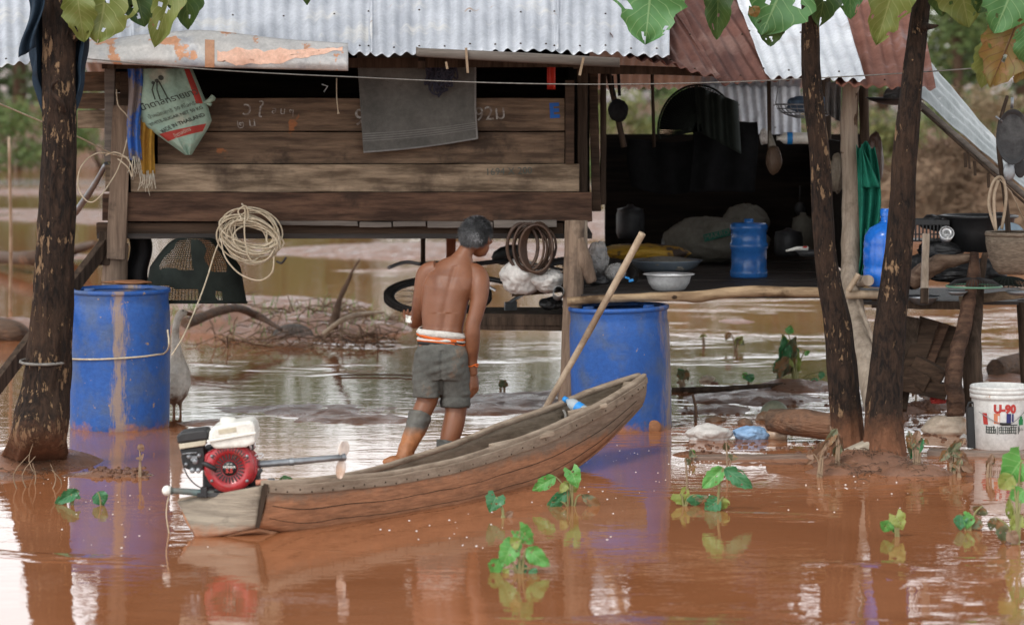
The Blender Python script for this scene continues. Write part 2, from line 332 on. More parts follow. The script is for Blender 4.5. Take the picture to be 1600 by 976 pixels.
m_short = M('grey_shorts', (.075, .075, .068), (.12, .118, .106), (.2, .125, .08), rough=.85, scale=5, bump=.5, bs=160, t3=(.6, .72), s3=5)
m_belt = M('black_belt', (.02, .02, .02), rough=.5)
m_sash = M('white_sash', (.6, .58, .54), (.45, .42, .38), rough=.85, bump=.4, bs=100)
m_orange = M('orange_cloth', (.6, .12, .02), (.5, .1, .02), rough=.8)
m_boot = M('boot_rubber', (.06, .058, .052), (.1, .095, .08), rough=.5, bump=.4, bs=50, mudz=.185, mudc=(.36, .14, .05), mudn=.03)
m_boot2 = M('boot_rubber_clean', (.05, .052, .05), (.08, .08, .07), rough=.5, bump=.3)
m_goose = M('goose_feather', (.7, .66, .6), (.5, .45, .38), (.3, .22, .16), rough=.8, scale=12, bump=.6, bs=50, mudz=.14, mudc=(.2, .12, .08))
m_beak = M('goose_beak', (.1, .05, .03), (.16, .07, .03), rough=.5)
m_net = M('dark_green_net', (.01, .013, .011), (.02, .026, .022), rough=.8, bump=0)
m_gnet = M('green_netting', (.01, .11, .075), (.015, .17, .11), rough=.7, bump=.5, bs=60)
m_rubber = M('tyre_rubber', (.018, .017, .016), (.035, .03, .027), rough=.75)
m_bagw = M('white_poly_bag', (.62, .6, .57), (.5, .47, .44), rough=.4, bump=.6, bs=25, bd=.02)
m_bagc = M('clear_poly_bag', (.3, .3, .3), (.22, .21, .2), rough=.2, bump=.8, bs=20, bd=.02, alpha=.6)
m_bagb = M('pale_blue_bag', (.3, .47, .68), (.22, .36, .56), rough=.35, bump=.6, bs=25, bd=.02)
m_bagt = M('tan_wet_bag', (.5, .4, .3), (.6, .5, .4), (.5, .27, .13), rough=.35, bump=.5, bs=20, bd=.02)
m_enamel = M('grey_enamel', (.2, .24, .28), (.15, .18, .22), rough=.3, bump=0)
m_rice = M('wet_rice', (.35, .32, .28), (.22, .2, .17), rough=.8, scale=60, bump=1, bs=160)
m_jug = M('translucent_blue', (.02, .1, .33), (.03, .14, .4), (.12, .13, .14), rough=.25, bump=.05, t3=(.62, .75), s3=4)
m_jug2 = M('demijohn_blue', (.01, .11, .5), (.02, .16, .6), rough=.2, bump=.04)
m_yelbag = M('yellow_bag', (.5, .3, .03), (.4, .2, .02), (.06, .04, .03), rough=.6, t3=(.52, .58), s3=6)
m_ricebag = M('white_rice_sack', (.17, .16, .135), (.12, .11, .09), rough=.8, bump=.4)
m_green = M('green_print', (.02, .13, .09), rough=.7, bump=0)
m_clearb = M('bottle_plastic', (.55, .62, .66), (.45, .52, .56), rough=.12, bump=0, alpha=.55)
m_cap = M('blue_cap', (.02, .25, .65), rough=.4, bump=0)
m_basket = M('woven_basket', (.13, .1, .075), (.25, .2, .15), rough=.85, scale=30, st=(1, 1, 4), bump=.8, bs=50)
m_straw = M('straw_heap', (.42, .29, .19), (.24, .155, .1), (.3, .17, .1), rough=.9, scale=5, st=(1, 1, 6), bump=1, bs=20, bd=.1)
m_pan = M('sooty_pan', (.02, .02, .022), (.05, .05, .052), (.08, .08, .08), rough=.5, metal=.3)
m_bucket = M('white_bucket', (.68, .68, .66), (.6, .59, .56), (.5, .46, .42), rough=.4, bump=.05, t3=(.62, .75), s3=5, splat=((.4, .25, .17), 16, .69))
m_colr = M('print_red', (.5, .05, .04), rough=.6, bump=0); m_colb = M('print_navy', (.03, .03, .14), rough=.6, bump=0)
m_colg = M('print_green', (.02, .25, .08), rough=.6, bump=0); m_colo = M('print_orange', (.6, .2, .1), rough=.6, bump=0)
m_stone = M('river_stone', (.2, .13, .085), (.13, .08, .05), (.26, .12, .06), rough=.5, bump=.5, bs=14)
m_stonep = M('pale_stone', (.38, .33, .26), (.3, .25, .19), rough=.8, bump=.4)
m_crock = M('green_crock', (.14, .17, .12), (.2, .19, .13), (.3, .14, .07), rough=.6)
m_clod = M('clod_mud', (.2, .1, .06), (.12, .06, .04), rough=.6, scale=9, bump=1, bs=25, bd=.03)
m_foam = M('foam_speck', (.85, .85, .85), (.85, .85, .85), rough=.5, bump=0)
m_twig = M('dead_twig', (.2, .14, .09), (.3, .22, .15), rough=.9)
m_twigd = M('dark_twig', (.08, .05, .035), (.14, .09, .06), rough=.9)
m_stem = M('plant_stem', (.16, .13, .05), (.24, .24, .1), rough=.6, bump=0)
def leaf_mat(name, c1, c2, vein, brown=None, rough=.45, tr=.25, nv=9.):
    m, n, B, O = nt(name); t = NN(n, 'ShaderNodeTexCoord'); s_ = NN(n, 'ShaderNodeSeparateXYZ'); n.links.new(t.outputs['UV'], s_.inputs[0])
    col = ramp(n, noise_n(n, t.outputs['Object'], 9, 5), [(.35, c1), (.65, c2)])
    ax = math_n(n, 'ABSOLUTE', math_n(n, 'SUBTRACT', s_.outputs[0], .5))
    mid = mrange(n, ax, .022, .008)
    w = math_n(n, 'FRACT', math_n(n, 'MULTIPLY', math_n(n, 'SUBTRACT', s_.outputs[1], math_n(n, 'MULTIPLY', ax, .55)), nv))
    side = mrange(n, math_n(n, 'ABSOLUTE', math_n(n, 'SUBTRACT', w, .5)), .075, .03)
    vv = math_n(n, 'MAXIMUM', mid, math_n(n, 'MULTIPLY', side, .7)); col = mixc(n, vv, col, vein)
    if brown: col = mixc(n, mrange(n, noise_n(n, t.outputs['Object'], 13, 6, .7), brown[1], brown[1] + .04), col, brown[0])
    n.links.new(col, B.inputs['Base Color']); B.inputs['Roughness'].default_value = rough
    bp = NN(n, 'ShaderNodeBump'); bp.inputs['Strength'].default_value = .4; bp.inputs['Distance'].default_value = .004; n.links.new(vv, bp.inputs['Height']); n.links.new(bp.outputs[0], B.inputs['Normal'])
    td = NN(n, 'ShaderNodeBsdfTranslucent'); n.links.new(col, td.inputs[0]); ms = NN(n, 'ShaderNodeMixShader'); ms.inputs[0].default_value = tr
    n.links.new(B.outputs[0], ms.inputs[1]); n.links.new(td.outputs[0], ms.inputs[2]); n.links.new(ms.outputs[0], O.inputs[0]); return m
BR = (.26, .14, .06)
lf_green = leaf_mat('leaf_green', (.06, .17, .05), (.09, .23, .07), (.2, .34, .14), ((.4, .28, .08), .7))
lf_dark = leaf_mat('leaf_dark', (.03, .075, .02), (.055, .11, .025), (.1, .16, .05), ((.2, .12, .04), .68))
lf_olive = leaf_mat('leaf_olive', (.13, .17, .035), (.19, .22, .06), (.26, .28, .1), (BR, .66))
lf_brown = leaf_mat('leaf_brown', (.17, .14, .03), (.24, .13, .04), (.12, .05, .02), (BR, .55))
lf_taro = leaf_mat('taro_leaf', (.085, .3, .06), (.13, .38, .09), (.25, .48, .16), ((.2, .16, .07), .72), rough=.35, nv=6)
lf_tarod = leaf_mat('taro_leaf_dark', (.03, .16, .06), (.06, .22, .09), (.14, .3, .14), (BR, .7), rough=.35, nv=6)
lf_taroy = leaf_mat('taro_leaf_yellow', (.22, .3, .06), (.3, .32, .09), (.35, .38, .15), (BR, .6), nv=6)
lf_dry = leaf_mat('dry_leaf', (.3, .19, .12), (.22, .13, .08), (.15, .08, .05))
lf_mud = leaf_mat('muddy_leaf', (.1, .14, .07), (.17, .16, .09), (.2, .17, .1), (BR, .5))
def fol(name, c1, c2, s=.8):
    m, n, B, O = nt(name); g = NN(n, 'ShaderNodeNewGeometry'); col = ramp(n, g.outputs['Random Per Island'], [(0, c1), (1, c2)]); n.links.new(col, B.inputs['Base Color']); B.inputs['Roughness'].default_value = .6
    td = NN(n, 'ShaderNodeBsdfTranslucent'); n.links.new(col, td.inputs[0]); ms = NN(n, 'ShaderNodeMixShader'); ms.inputs[0].default_value = .3
    n.links.new(B.outputs[0], ms.inputs[1]); n.links.new(td.outputs[0], ms.inputs[2]); n.links.new(ms.outputs[0], O.inputs[0]); return m
fo1 = fol('foliage_green', (.07, .12, .03), (.19, .26, .09)); fo2 = fol('foliage_dark', (.04, .065, .022), (.1, .14, .05)); fo3 = fol('foliage_olive', (.12, .15, .045), (.26, .26, .1)); fo4 = fol('foliage_dry', (.2, .15, .08), (.3, .23, .14))
# ------------------------------------------------------------------ ground and water
def axis_pts(fine0, fine1, step, far, grow=1.12):
    a = []; x = fine0
    while x < fine1: a.append(x); x += step
    s_ = step
    while x < far: a.append(x); s_ *= grow; x += s_
    return a
xr = axis_pts(0, 3.6, .036, 420, 1.14); xs_ = [-x for x in reversed(xr[1:])] + xr
ys_ = [-6, -3, 0, 4, 7, 9] + axis_pts(10.3, 25, .05, 900, 1.045)
MND = []   # x, y, rx, ry, height
def mnd(px, py, rx, ry, h): p = W(px, py); MND.append((p.x, p.y, rx, ry, h))
mnd(58, 722, .42, .42, .07); mnd(160, 742, .5, .16, .018); mnd(15, 745, .3, .25, .02)
mnd(1360, 728, .34, .3, .085); mnd(1430, 740, .26, .16, .05); mnd(1300, 738, .22, .16, .035); mnd(1200, 725, .55, .07, .012)
mnd(500, 640, 1.1, .7, .011); mnd(330, 660, .5, .35, .008); mnd(800, 625, 1.2, .8, .014); mnd(1180, 622, .65, .6, .035); mnd(1120, 640, .4, .5, .02); mnd(1260, 605, .45, .35, .045); mnd(760, 640, .75, .55, .017); mnd(560, 655, .9, .5, .012); mnd(880, 615, .6, .4, .02)
mnd(1100, 710, .35, .07, .014); mnd(1480, 632, .28, .4, .05); mnd(1395, 640, .3, .3, .04)
mnd(470, 512, .8, .9, .13); mnd(350, 508, .6, .7, .15); mnd(590, 515, .35, .5, .07); mnd(420, 478, 1.1, .9, .08)
mnd(20, 520, .8, .5, .12); mnd(60, 402, 1.2, .4, .05); mnd(-20, 330, 4, 1.2, .05); mnd(90, 300, 5, 1.5, .06); mnd(720, 392, 3, 1.6, .09); mnd(560, 340, 6, 2.5, .12); mnd(900, 350, 6, 2.5, .12)
mnd(1180, 400, 2.2, 1.4, .06); mnd(1120, 350, 5, 3, .15); mnd(1470, 345, 3, 4, .25); mnd(1590, 345, 3, 4, .3); mnd(1150, 502, .3, .4, .02); mnd(1560, 590, .5, .3, .02)
def gh(x, y):
    b = -.13 + .03 * noise.noise(V((x * 1.3, y * 1.3, 0)))
    f = .5 * noise.noise(V((x * 3, y * 2, 3))) + .35 * noise.noise(V((x * 8, y * 6, 5))) + .25 * noise.noise(V((x * 22, y * 18, 9)))
    z = b
    for cx, cy, rx, ry, h in MND:
        d = ((x - cx) / rx) ** 2 + ((y - cy) / ry) ** 2
        if d < 5:
            k = math.exp(-d ** 1.4 * .7); hh = -.13 + (h + .13) * k + f * ((.034 if h < .05 else .02) + .3 * abs(h)) * k
            z = max(z, hh)
    if y > 45:
        e = y - 68 - 5 * noise.noise(V((x * .05, 0, 2))) - 3 * noise.noise(V((x * .2, 0, 7)))
        t = max(0, min(1, e / 14)); z += (t * t * (3 - 2 * t)) * (.7 + .3 * noise.noise(V((x * .1, y * .1, 1)))) + max(0, e) * .012 + f * .25 * t
    return z
g = MB(); nx = len(xs_)
for y in ys_:
    for x in xs_: g.vert((x, y, gh(x, y)))
for j in range(len(ys_) - 1):
    for i in range(nx - 1): g.face((j * nx + i, j * nx + i + 1, (j + 1) * nx + i + 1, (j + 1) * nx + i))
def ground_mat():
    m, n, B, O = nt('wet_mud'); t = NN(n, 'ShaderNodeTexCoord'); o = t.outputs['Object']
    col = ramp(n, noise_n(n, o, 5, 8, .7), [(.3, (.13, .065, .04)), (.7, (.27, .13, .075))])
    sp = NN(n, 'ShaderNodeSeparateXYZ'); n.links.new(o, sp.inputs[0])
    # silt: greyer mud of the yard in front of the house
    yy = math_n(n, 'ADD', sp.outputs[1], math_n(n, 'MULTIPLY', math_n(n, 'SUBTRACT', noise_n(n, o, 1.6, 5), .5), 2.2))
    k = math_n(n, 'MULTIPLY', mrange(n, yy, 16.9, 17.6), mrange(n, yy, 21.3, 20.4))
    col = mixc(n, math_n(n, 'MULTIPLY', k, .88), col, (.11, .1, .095)); KK = k
    # scrub and litter on the far bank
    k2 = mrange(n, math_n(n, 'ADD', yy, math_n(n, 'MULTIPLY', noise_n(n, o, .5, 6, .7), 14)), 77, 81)
    col = mixc(n, k2, col, ramp(n, noise_n(n, o, .8, 7), [(.35, (.05, .08, .025)), (.65, (.17, .13, .07))]))
    n.links.new(col, B.inputs['Base Color']); n.links.new(math_n(n, 'MULTIPLY', mrange(n, noise_n(n, o, 6, 5), .35, .65, .2, .6), mrange(n, KK, 0, 1, 1, .45)), B.inputs['Roughness'])
    bp = NN(n, 'ShaderNodeBump'); bp.inputs['Strength'].default_value = .8; bp.inputs['Distance'].default_value = .02; n.links.new(noise_n(n, o, 26, 8, .7), bp.inputs['Height']); n.links.new(bp.outputs[0], B.inputs['Normal'])
    return m
ob('ground', g, ground_mat(), kind='structure')
def water_mat():
    m, n, B, O = nt('muddy_water'); t = NN(n, 'ShaderNodeTexCoord'); o = t.outputs['Object']
    mp_ = NN(n, 'ShaderNodeMapping'); mp_.inputs['Scale'].default_value = (.6, 1.0, 1); n.links.new(o, mp_.inputs[0]); q = mp_.outputs[0]
    col = ramp(n, noise_n(n, q, 1.1, 6, .6, .8), [(.3, (.26, .095, .038)), (.7, (.34, .132, .057))]); B.inputs['Roughness'].default_value = .015; B.inputs['IOR'].default_value = 1.55
    sp = NN(n, 'ShaderNodeSeparateXYZ'); n.links.new(o, sp.inputs[0])
    yy = math_n(n, 'ADD', sp.outputs[1], math_n(n, 'MULTIPLY', math_n(n, 'SUBTRACT', noise_n(n, q, 1.3, 5), .5), 2.4)); silt = math_n(n, 'MULTIPLY', mrange(n, yy, 16.4, 17.3), mrange(n, yy, 20.4, 19.2))
    col = mixc(n, math_n(n, 'MULTIPLY', silt, .8), col, (.1, .085, .075)); n.links.new(col, B.inputs['Base Color'])
    big = noise_n(n, q, .55, 4, .6, .5)
    pos = math_n(n, 'ADD', mrange(n, sp.outputs[1], 13.0, 16.9, -.28, .26), math_n(n, 'MULTIPLY', mrange(n, sp.outputs[0], -2.5, 2, 0, 1), .16))
    k = math_n(n, 'ADD', big, pos); amp = mrange(n, k, .36, .76, .035, 1.0)
    far = mrange(n, sp.outputs[1], 18.8, 22, 1, .2); amp = math_n(n, 'MULTIPLY', amp, far)
    a = noise_n(n, q, 5.5, 3, .5, .6); b = noise_n(n, q, 17, 3, .55, .3); c = noise_n(n, q, 50, 2, .5)
    h = math_n(n, 'ADD', math_n(n, 'ADD', math_n(n, 'MULTIPLY', a, 1.0), math_n(n, 'MULTIPLY', b, .3)), math_n(n, 'MULTIPLY', c, .05))
    h = math_n(n, 'MULTIPLY', h, amp)
    bp = NN(n, 'ShaderNodeBump'); bp.inputs['Strength'].default_value = 1; bp.inputs['Distance'].default_value = .046
    n.links.new(h, bp.inputs['Height']); n.links.new(bp.outputs[0], B.inputs['Normal']); return m
wt = MB(); wt.grid(lambda u, v: V((-420 + 840 * u, -5 + 95 * v, 0)), 1, 1); ob('water', wt, water_mat(), kind='structure')
# ------------------------------------------------------------------ vegetation far behind
def clump(mb, c, rad, n, leaf, lobes=7, seed=0):
    rg = random.Random(seed); L_ = []
    for k in range(lobes):
        a = rg.uniform(0, 6.28); q = rg.uniform(.2, .8)
        L_.append((V((math.cos(a) * rad[0] * q, math.sin(a) * rad[1] * q, rad[2] * rg.uniform(-.55, .75))), rg.uniform(.28, .55)))
    for k in range(n):
        lc, lr = rg.choice(L_); d = V((rg.gauss(0, 1), rg.gauss(0, 1), rg.gauss(0, 1))).normalized() * (rg.random() ** .4) * lr
        p = V(c) + lc + V((d.x * rad[0], d.y * rad[1], d.z * rad[2]))
        u = V((rg.gauss(0, 1), rg.gauss(0, 1), rg.gauss(0, .6))).normalized(); w = u.cross(V((rg.gauss(0, 1), rg.gauss(0, 1), rg.gauss(0, 1)))).normalized(); s_ = leaf * rg.uniform(.6, 1.4)
        b = len(mb.v)
        for x, y in ((-1, 0), (0, -.4), (1, 0), (0, .4)): mb.vert(p + u * x * s_ + w * y * s_)
        mb.face((b, b + 1, b + 2, b + 3), 0, False)
def far_plant(px, Y, w, h, fm, kind, seed, label, cat, z0=None, n=2600, group=None, leaf=.07):
    rg = random.Random(seed); x = (px - 800) * Y / F; z0 = gh(x, Y) - .1 if z0 is None else z0
    t = T(kind, label, cat, (x, Y, z0), group)
    if kind == 'tree':
        tr = MB(); tr.tube([(x, Y, z0), (x + rg.uniform(-.2, .2), Y, z0 + h * .4), (x + rg.uniform(-.4, .4), Y, z0 + h * .8)], [h * .03, h * .022, .02], 8, rough=.2)
        for k in range(5):
            a = rg.uniform(0, 6.28); s_ = z0 + h * rg.uniform(.3, .55); tr.tube([(x, Y, s_), (x + math.cos(a) * w * .35, Y + math.sin(a) * w * .3, s_ + h * .25)], [h * .012, .02], 6)
        ob('trunk', tr, m_twigd, t)
        mb = MB(); h *= 1.3; w *= 1.35; clump(mb, (x, Y, z0 + h * .5), (w / 2, w / 2, h * .5), n, leaf * 2.2, 14, seed); ob('crown', mb, fm, t)
    else:
        st = MB()
        for k in range(7): a = rg.uniform(0, 6.28); st.tube([(x, Y, z0), (x + math.cos(a) * w * .3, Y + math.sin(a) * w * .3, z0 + h * .7)], [.03, .01], 5)
        ob('stem', st, m_twigd, t); mb = MB(); clump(mb, (x, Y, z0 + h * .5), (w / 2, w / 2.5, h * .55), n, leaf, 9, seed); ob('foliage', mb, fm, t)
    return t
G1 = 'bushes along the far bank'; G2 = 'trees beyond the far bank'
bl = [(-60, 74, 3.0, 2.4, fo2, 'dark bush at the left edge of the far bank'), (25, 70, 2.6, 2.0, fo1, 'bright green bush above the left bank beside the big trunk'), (95, 78, 3, 2.2, fo3, 'olive bush just behind the left tree trunk'), (160, 72, 2.4, 1.7, fo1, 'green bush seen between left trunk and hut corner'),
      (960, 66, 2.0, 1.9, fo3, 'olive bush seen left in the opening over the kitchen'), (1045, 74, 2.6, 2.2, fo1, 'green bush seen past the kitchen opening'), (1130, 70, 2.6, 2.1, fo3, 'dull green bush behind the pale leaning sheet'), (1240, 72, 2.6, 2.2, fo1, 'green bush seen beside the hanging wire basket'),
      (1330, 76, 2.8, 2.0, fo2, 'dark bush behind the grey kitchen post'), (1400, 68, 2.0, 1.8, fo3, 'olive bush between the grey post and the right trunk'), (1500, 70, 2.8, 2.3, fo1, 'green bush above the slanted sheet'), (1575, 66, 2.4, 2.0, fo4, 'dry tan bush by the straw heap'), (1650, 72, 3, 2.6, fo2, 'dark bush at the right edge of the far bank'), (560, 64, 3, .9, fo3, 'low olive scrub under the hut floor'), (850, 62, 2.4, .8, fo1, 'low green scrub behind the hose coil')]
for i, (px, Y, w, h, fm, lb) in enumerate(bl): far_plant(px, Y, w, h, fm, 'bush', 40 + i, lb, 'bush', n=2200, group=G1)
tl = [(-120, 95, 6, 8, fo2, 'dark tall tree at the far left'), (30, 105, 7, 8.5, fo2, 'dark tree filling the gap left of the big trunk'), (150, 98, 5, 7, fo1, 'green tree hidden by the left trunk'), (320, 110, 7, 9, fo2, 'dark tree behind the grey roof, left part'), (520, 100, 7, 8, fo1, 'green tree behind the grey roof, middle'), (720, 112, 7, 9, fo2, 'dark tree behind the grey roof, right part'),
      (930, 96, 5.5, 7, fo3, 'olive tree behind the torn rusty sheet'), (1080, 104, 6, 8, fo2, 'dark tree behind the kitchen opening'), (1220, 92, 5, 6.5, fo1, 'green tree behind the white roof sheets'), (1380, 108, 6.5, 8, fo2, 'dark tree behind the right trunk'), (1500, 94, 5, 6.5, fo1, 'green tree under the hanging brown leaf'), (1600, 100, 6, 8, fo3, 'olive tree at the upper right corner'), (1740, 96, 6, 8, fo2, 'dark tree beyond the right edge')]
for i, (px, Y, w, h, fm, lb) in enumerate(tl): far_plant(px, Y, w, h, fm, 'tree', 80 + i, lb, 'tree', n=3600, group=G2)
wood = MB()      # far-off wood closing the horizon
for i in range(64): clump(wood, (-80 + i * 2.5, 128 + 8 * math.sin(i * 1.7), 6 + 1.5 * math.sin(i * 2.3)), (4.2, 2, 8.2), 1200, .36, 9, 300 + i)
ob('far_wood', wood, fo2, kind='stuff', label='dense green wood closing off the view beyond the flooded field', cat='wood')
# straw heap, logs, driftwood
def straw(px, py, Y, rx, ry, rz, label, seed):
    c = P(px, py, Y); mb = MB(); rg = random.Random(seed); mb.ball((c.x, c.y, 0), (rx, ry, rz), 30, rough=.25, rs=1.5)
    for k in range(1500):
        a = rg.uniform(0, 6.28); e = rg.uniform(.05, 1.5); n_ = V((math.cos(a) * math.cos(e), math.sin(a) * math.cos(e), math.sin(e))); p = V((c.x + n_.x * rx, c.y + n_.y * ry, n_.z * rz)) * 1.0
        d = V((rg.gauss(0, .5), rg.gauss(0, .5), rg.gauss(0, .25) + .35 * (c.x < p.x))) .normalized(); mb.tube([p - d * .3, p + d * .3 + V((0, 0, -.05))], .011, 3, cap=False)
    return ob('straw_heap', mb, m_straw, label=label, cat='straw heap')
straw(1500, 340, 42, 1.35, 1.2, 1.1, 'tan heap of straw behind the slanted roof sheet', 5); straw(1640, 340, 40, 1.1, 1.2, 1.2, 'tan heap of straw at the right edge behind the hanging pans', 6)
def log(name, pts, r, mat, label, cat, n=18, rough=.22, rs=7, **k):
    mb = MB(); mb.tube(pts, r, n, rough=rough, rs=rs, sub=7); return ob(name, mb, mat, label=label, cat=cat, **k)
log('fallen_log', [W(-60, 516, .06), W(20, 518, .07), W(42, 522, .04)], [.1, .09, .03], m_logm, 'dark fallen log in water left of the big trunk', 'log')
log('fallen_log', [W(-10, 402, .1), W(60, 402, .18), W(110, 392, .1), W(150, 380, .3)], [.06, .08, .07, .03], m_logm, 'curved driftwood log on the water behind the left trunk', 'log')
log('fallen_log', [P(1555, 575, 20.5), P(1620, 565, 20.9), P(1700, 560, 21.3)], [.075, .08, .08], m_logm, 'sawn reddish log at the right edge behind the bucket', 'log')
log('fallen_log', [P(1203, 655, 16.9), P(1260, 662, 16.8), P(1345, 672, 16.8)], [.068, .082, .08], m_logm, 'wet brown log lying left of the twin trunks', 'log', rough=.15)
log('driftwood_branch', [P(290, 505, 22.5), P(360, 482, 23), P(400, 492, 23.3), P(440, 515, 23)], [.045, .032, .03, .012], m_logm, 'arched pale driftwood branch left on the debris bank', 'branch')
log('driftwood_branch', [P(505, 522, 23), P(535, 500, 23), P(565, 490, 23.2), P(600, 488, 23.5)], [.018, .022, .016, .008], m_pale, 'pale forked branch right on the debris bank', 'branch')
log('dead_branch', [P(520, 512, 23.2), P(530, 470, 23.3), P(545, 438, 23.4), P(550, 425, 23.4), P(562, 405, 23.5)], [.04, .022, .018, .012, .004], m_twigd, 'dark upright dead branch standing on the debris bank', 'branch', rough=.4)
log('dead_branch', [P(1010, 300, 50), P(1040, 210, 50), P(1075, 150, 50)], [.14, .1, .06], m_twig, 'leaning dead trunk seen through the kitchen opening', 'branch')
deb = MB(); rg = random.Random(3)
for k in range(260):
    px = rg.gauss(450, 90) if k < 150 else rg.gauss(560, 40); Y = rg.uniform(22.6, 25.2)
    if not 280 < px < 625: continue
    x = (px - 800) * Y / F; z = max(gh(x, Y), 0) + rg.uniform(0, .05) * (1 if k % 3 else 2); d = V((rg.gauss(0, 1), rg.gauss(0, .5), rg.gauss(0, .3))).normalized() * rg.uniform(.03, .17)
    deb.tube([V((x, Y, z)) - d, V((x, Y, z)) + V((0, 0, rg.uniform(-.03, .05))), V((x, Y, z)) + d], [.003, .006, .002], 4, m=rg.choice((0, 1, 1, 2)))
ob('brush_debris', deb, [m_twig, m_twigd, m_straw], kind='stuff', label='tangle of washed-up twigs and straw on the mud bank behind the man', cat='debris')
gr = MB()
for k in range(500):
    px, Y = (rg.uniform(250, 640), rg.uniform(23.5, 27)) if k % 2 else (rg.choice((rg.uniform(400, 900), rg.uniform(1050, 1600))), rg.uniform(38, 52))
    x = (px - 800) * Y / F; z = gh(x, Y)
    if z < -.02: continue
    s_ = Y / 24; h = rg.uniform(.05, .16) * s_; dx = rg.uniform(-.06, .06) * s_; b = len(gr.v); gr.vert((x - .005 * s_, Y, z)); gr.vert((x + .005 * s_, Y, z)); gr.vert((x + dx, Y + .02, z + h)); gr.face((b, b + 1, b + 2), 0, False)
ob('bank_grass', gr, fo1, kind='stuff', label='sparse green grass blades on the mud banks', cat='grass')
def stick(name, a, b, r, mat, label, cat='stick'):
    mb = MB(); mb.tube([a, a.lerp(b, .5) + V((.01, 0, 0)), b], [r, r * .9, r * .75], 8, rough=.15, sub=4); return ob(name, mb, mat, label=label, cat=cat)
stick('thin_pole', W(16, 500, -.1), P(14, 215, 25.6), .016, m_pale, 'thin grey pole standing in the water at the far left', 'pole')
stick('mud_stick', P(1087, 660, 17.9), P(1082, 615, 17.9), .01, m_twigd, 'short stick poking up beside the right drum')
# ------------------------------------------------------------------ the stilt house
HB = P(540, 360, 18.0); H = T('stilt_house', 'low wooden stilt house with brown plank walls and patched corrugated roof', 'house', (HB.x, 18.0, 0))
YW = 17.95
def hp(name, mb, mat, **k): return ob(name, mb, mat, H, **k)
wm = MB()
def pk(px0, px1, py0, py1, Y=YW, m=0, thk=.03, dy=0, mb=wm, tilt=0, rough=.004):
    a = P(px0, (py0 + py1) / 2 - tilt / 2, Y); b = P(px1, (py0 + py1) / 2 + tilt / 2, Y); mb.plank(a, b, (py1 - py0) * Y / F - .004, thk, m=m, n=24, rough=rough)
pk(245, 882, 153, 205, YW, 0); pk(247, 882, 206, 256, YW + .008, 0); pk(205, 905, 256, 300, YW - .012, 1, .035); pk(197, 925, 300, 346, YW - .022, 2, .04)
pk(120, 240, 112, 143, YW + .12, 0); pk(118, 240, 145, 170, YW + .11, 0); pk(122, 240, 172, 201, YW + .12, 1)
pk(165, 200, 257, 300, YW + .06, 1); pk(160, 200, 302, 345, YW + .05, 2)
hp('wall', wm, [m_plank, m_plank2, m_plank3], label='front wall of wide brown planks', bev=.003)
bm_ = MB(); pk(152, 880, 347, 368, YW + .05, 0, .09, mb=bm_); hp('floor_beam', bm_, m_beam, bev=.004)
bm_ = MB(); pk(430, 560, 344, 352, YW - .0, 0, .12, mb=bm_, tilt=1); pk(562, 612, 346, 355, YW - .03, 0, .1, mb=bm_); pk(614, 665, 345, 354, YW - .035, 0, .1, mb=bm_); pk(668, 770, 345, 356, YW - .03, 0, .1, mb=bm_, tilt=1); pk(772, 870, 343, 355, YW - .035, 0, .1, mb=bm_, tilt=-1); hp('floor_board_end', bm_, m_grayp, bev=.003)
fl = MB()
for k in range(12): y = 18.04 + k * .22; fl.plank((P(152, 0, YW).x, y, 1.118), (P(925, 0, YW).x, y, 1.118), .21, .03, up=(0, 1, 0), n=6)
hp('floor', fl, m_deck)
wb = MB()
for k in range(8): wb.plank((P(140, 0, YW).x, 20.7 + .02 * (k % 2), 1.2 + k * .22), (P(940, 0, YW).x, 20.7 + .02 * (k % 2), 1.2 + k * .22), .25, .03, n=4)
for k in range(6):
    wb.plank((P(170, 0, YW).x, 18.1, 1.22 + k * .22), (P(170, 0, YW).x, 20.7, 1.22 + k * .22), .215, .03, n=4)
    wb.plank((P(905, 0, YW).x, 18.1, 1.22 + k * .22), (P(905, 0, YW).x, 20.7, 1.22 + k * .22), .215, .03, n=4)
hp('inner_wall', wb, m_inner, label='inner plank walls coloured near black for the indoor shade')
def post(pts, r, mat, name='post', rough=.1, flat=1, n=14, **k):
    mb = MB(); mb.tube(pts, r, n, rough=rough, rs=8, sub=6, flat=flat); return hp(name, mb, mat, **k)
def bpost(px0, px1, py0, py1, Y, mat, thk=.06, name='post', lean=0, **k):
    mb = MB(); a = P((px0 + px1) / 2 - lean / 2, py1, Y); b = P((px0 + px1) / 2 + lean / 2, py0, Y); mb.plank(a, b, (px1 - px0) * Y / F, thk, up=(1, 0, 0), n=16, rough=.005); return hp(name, mb, mat, bev=.004, **k)
bpost(172, 201, 165, 405, YW - .05, m_post, .05, lean=10)
bpost(164, 180, 108, 252, YW - .02, m_grayp, .05, 'stud'); bpost(188, 204, 112, 256, YW + .0, m_beam, .05, 'stud'); bpost(155, 172, 362, 414, YW - .0, m_postd, .05, 'stud')
post([P(176, 690, YW + .05), P(178, 480, YW + .05), P(182, 380, YW + .05)], [.09, .085, .07], m_post)
post([P(884, 665, 17.62), P(893, 520, 17.63), P(898, 345, 17.7)], [.052, .056, .062], m_post, rough=.18)
post([P(925, 440, 17.68), P(913, 410, 17.66), P(905, 372, 17.66)], [.03, .05, .03], m_post, 'bracket')
bpost(883, 897, 125, 256, YW - .03, m_beam, .05, 'stud')
bpost(902, 918, 100, 345, YW + .1, m_postd, .06, 'stud'); bpost(922, 936, 95, 330, YW + .18, m_beam, .05, 'stud', lean=-6); bpost(938, 947, 105, 320, YW + .25, m_postd, .04, 'stud')
bpost(905, 918, 345, 400, YW - .1, m_postg, .05, 'stud')
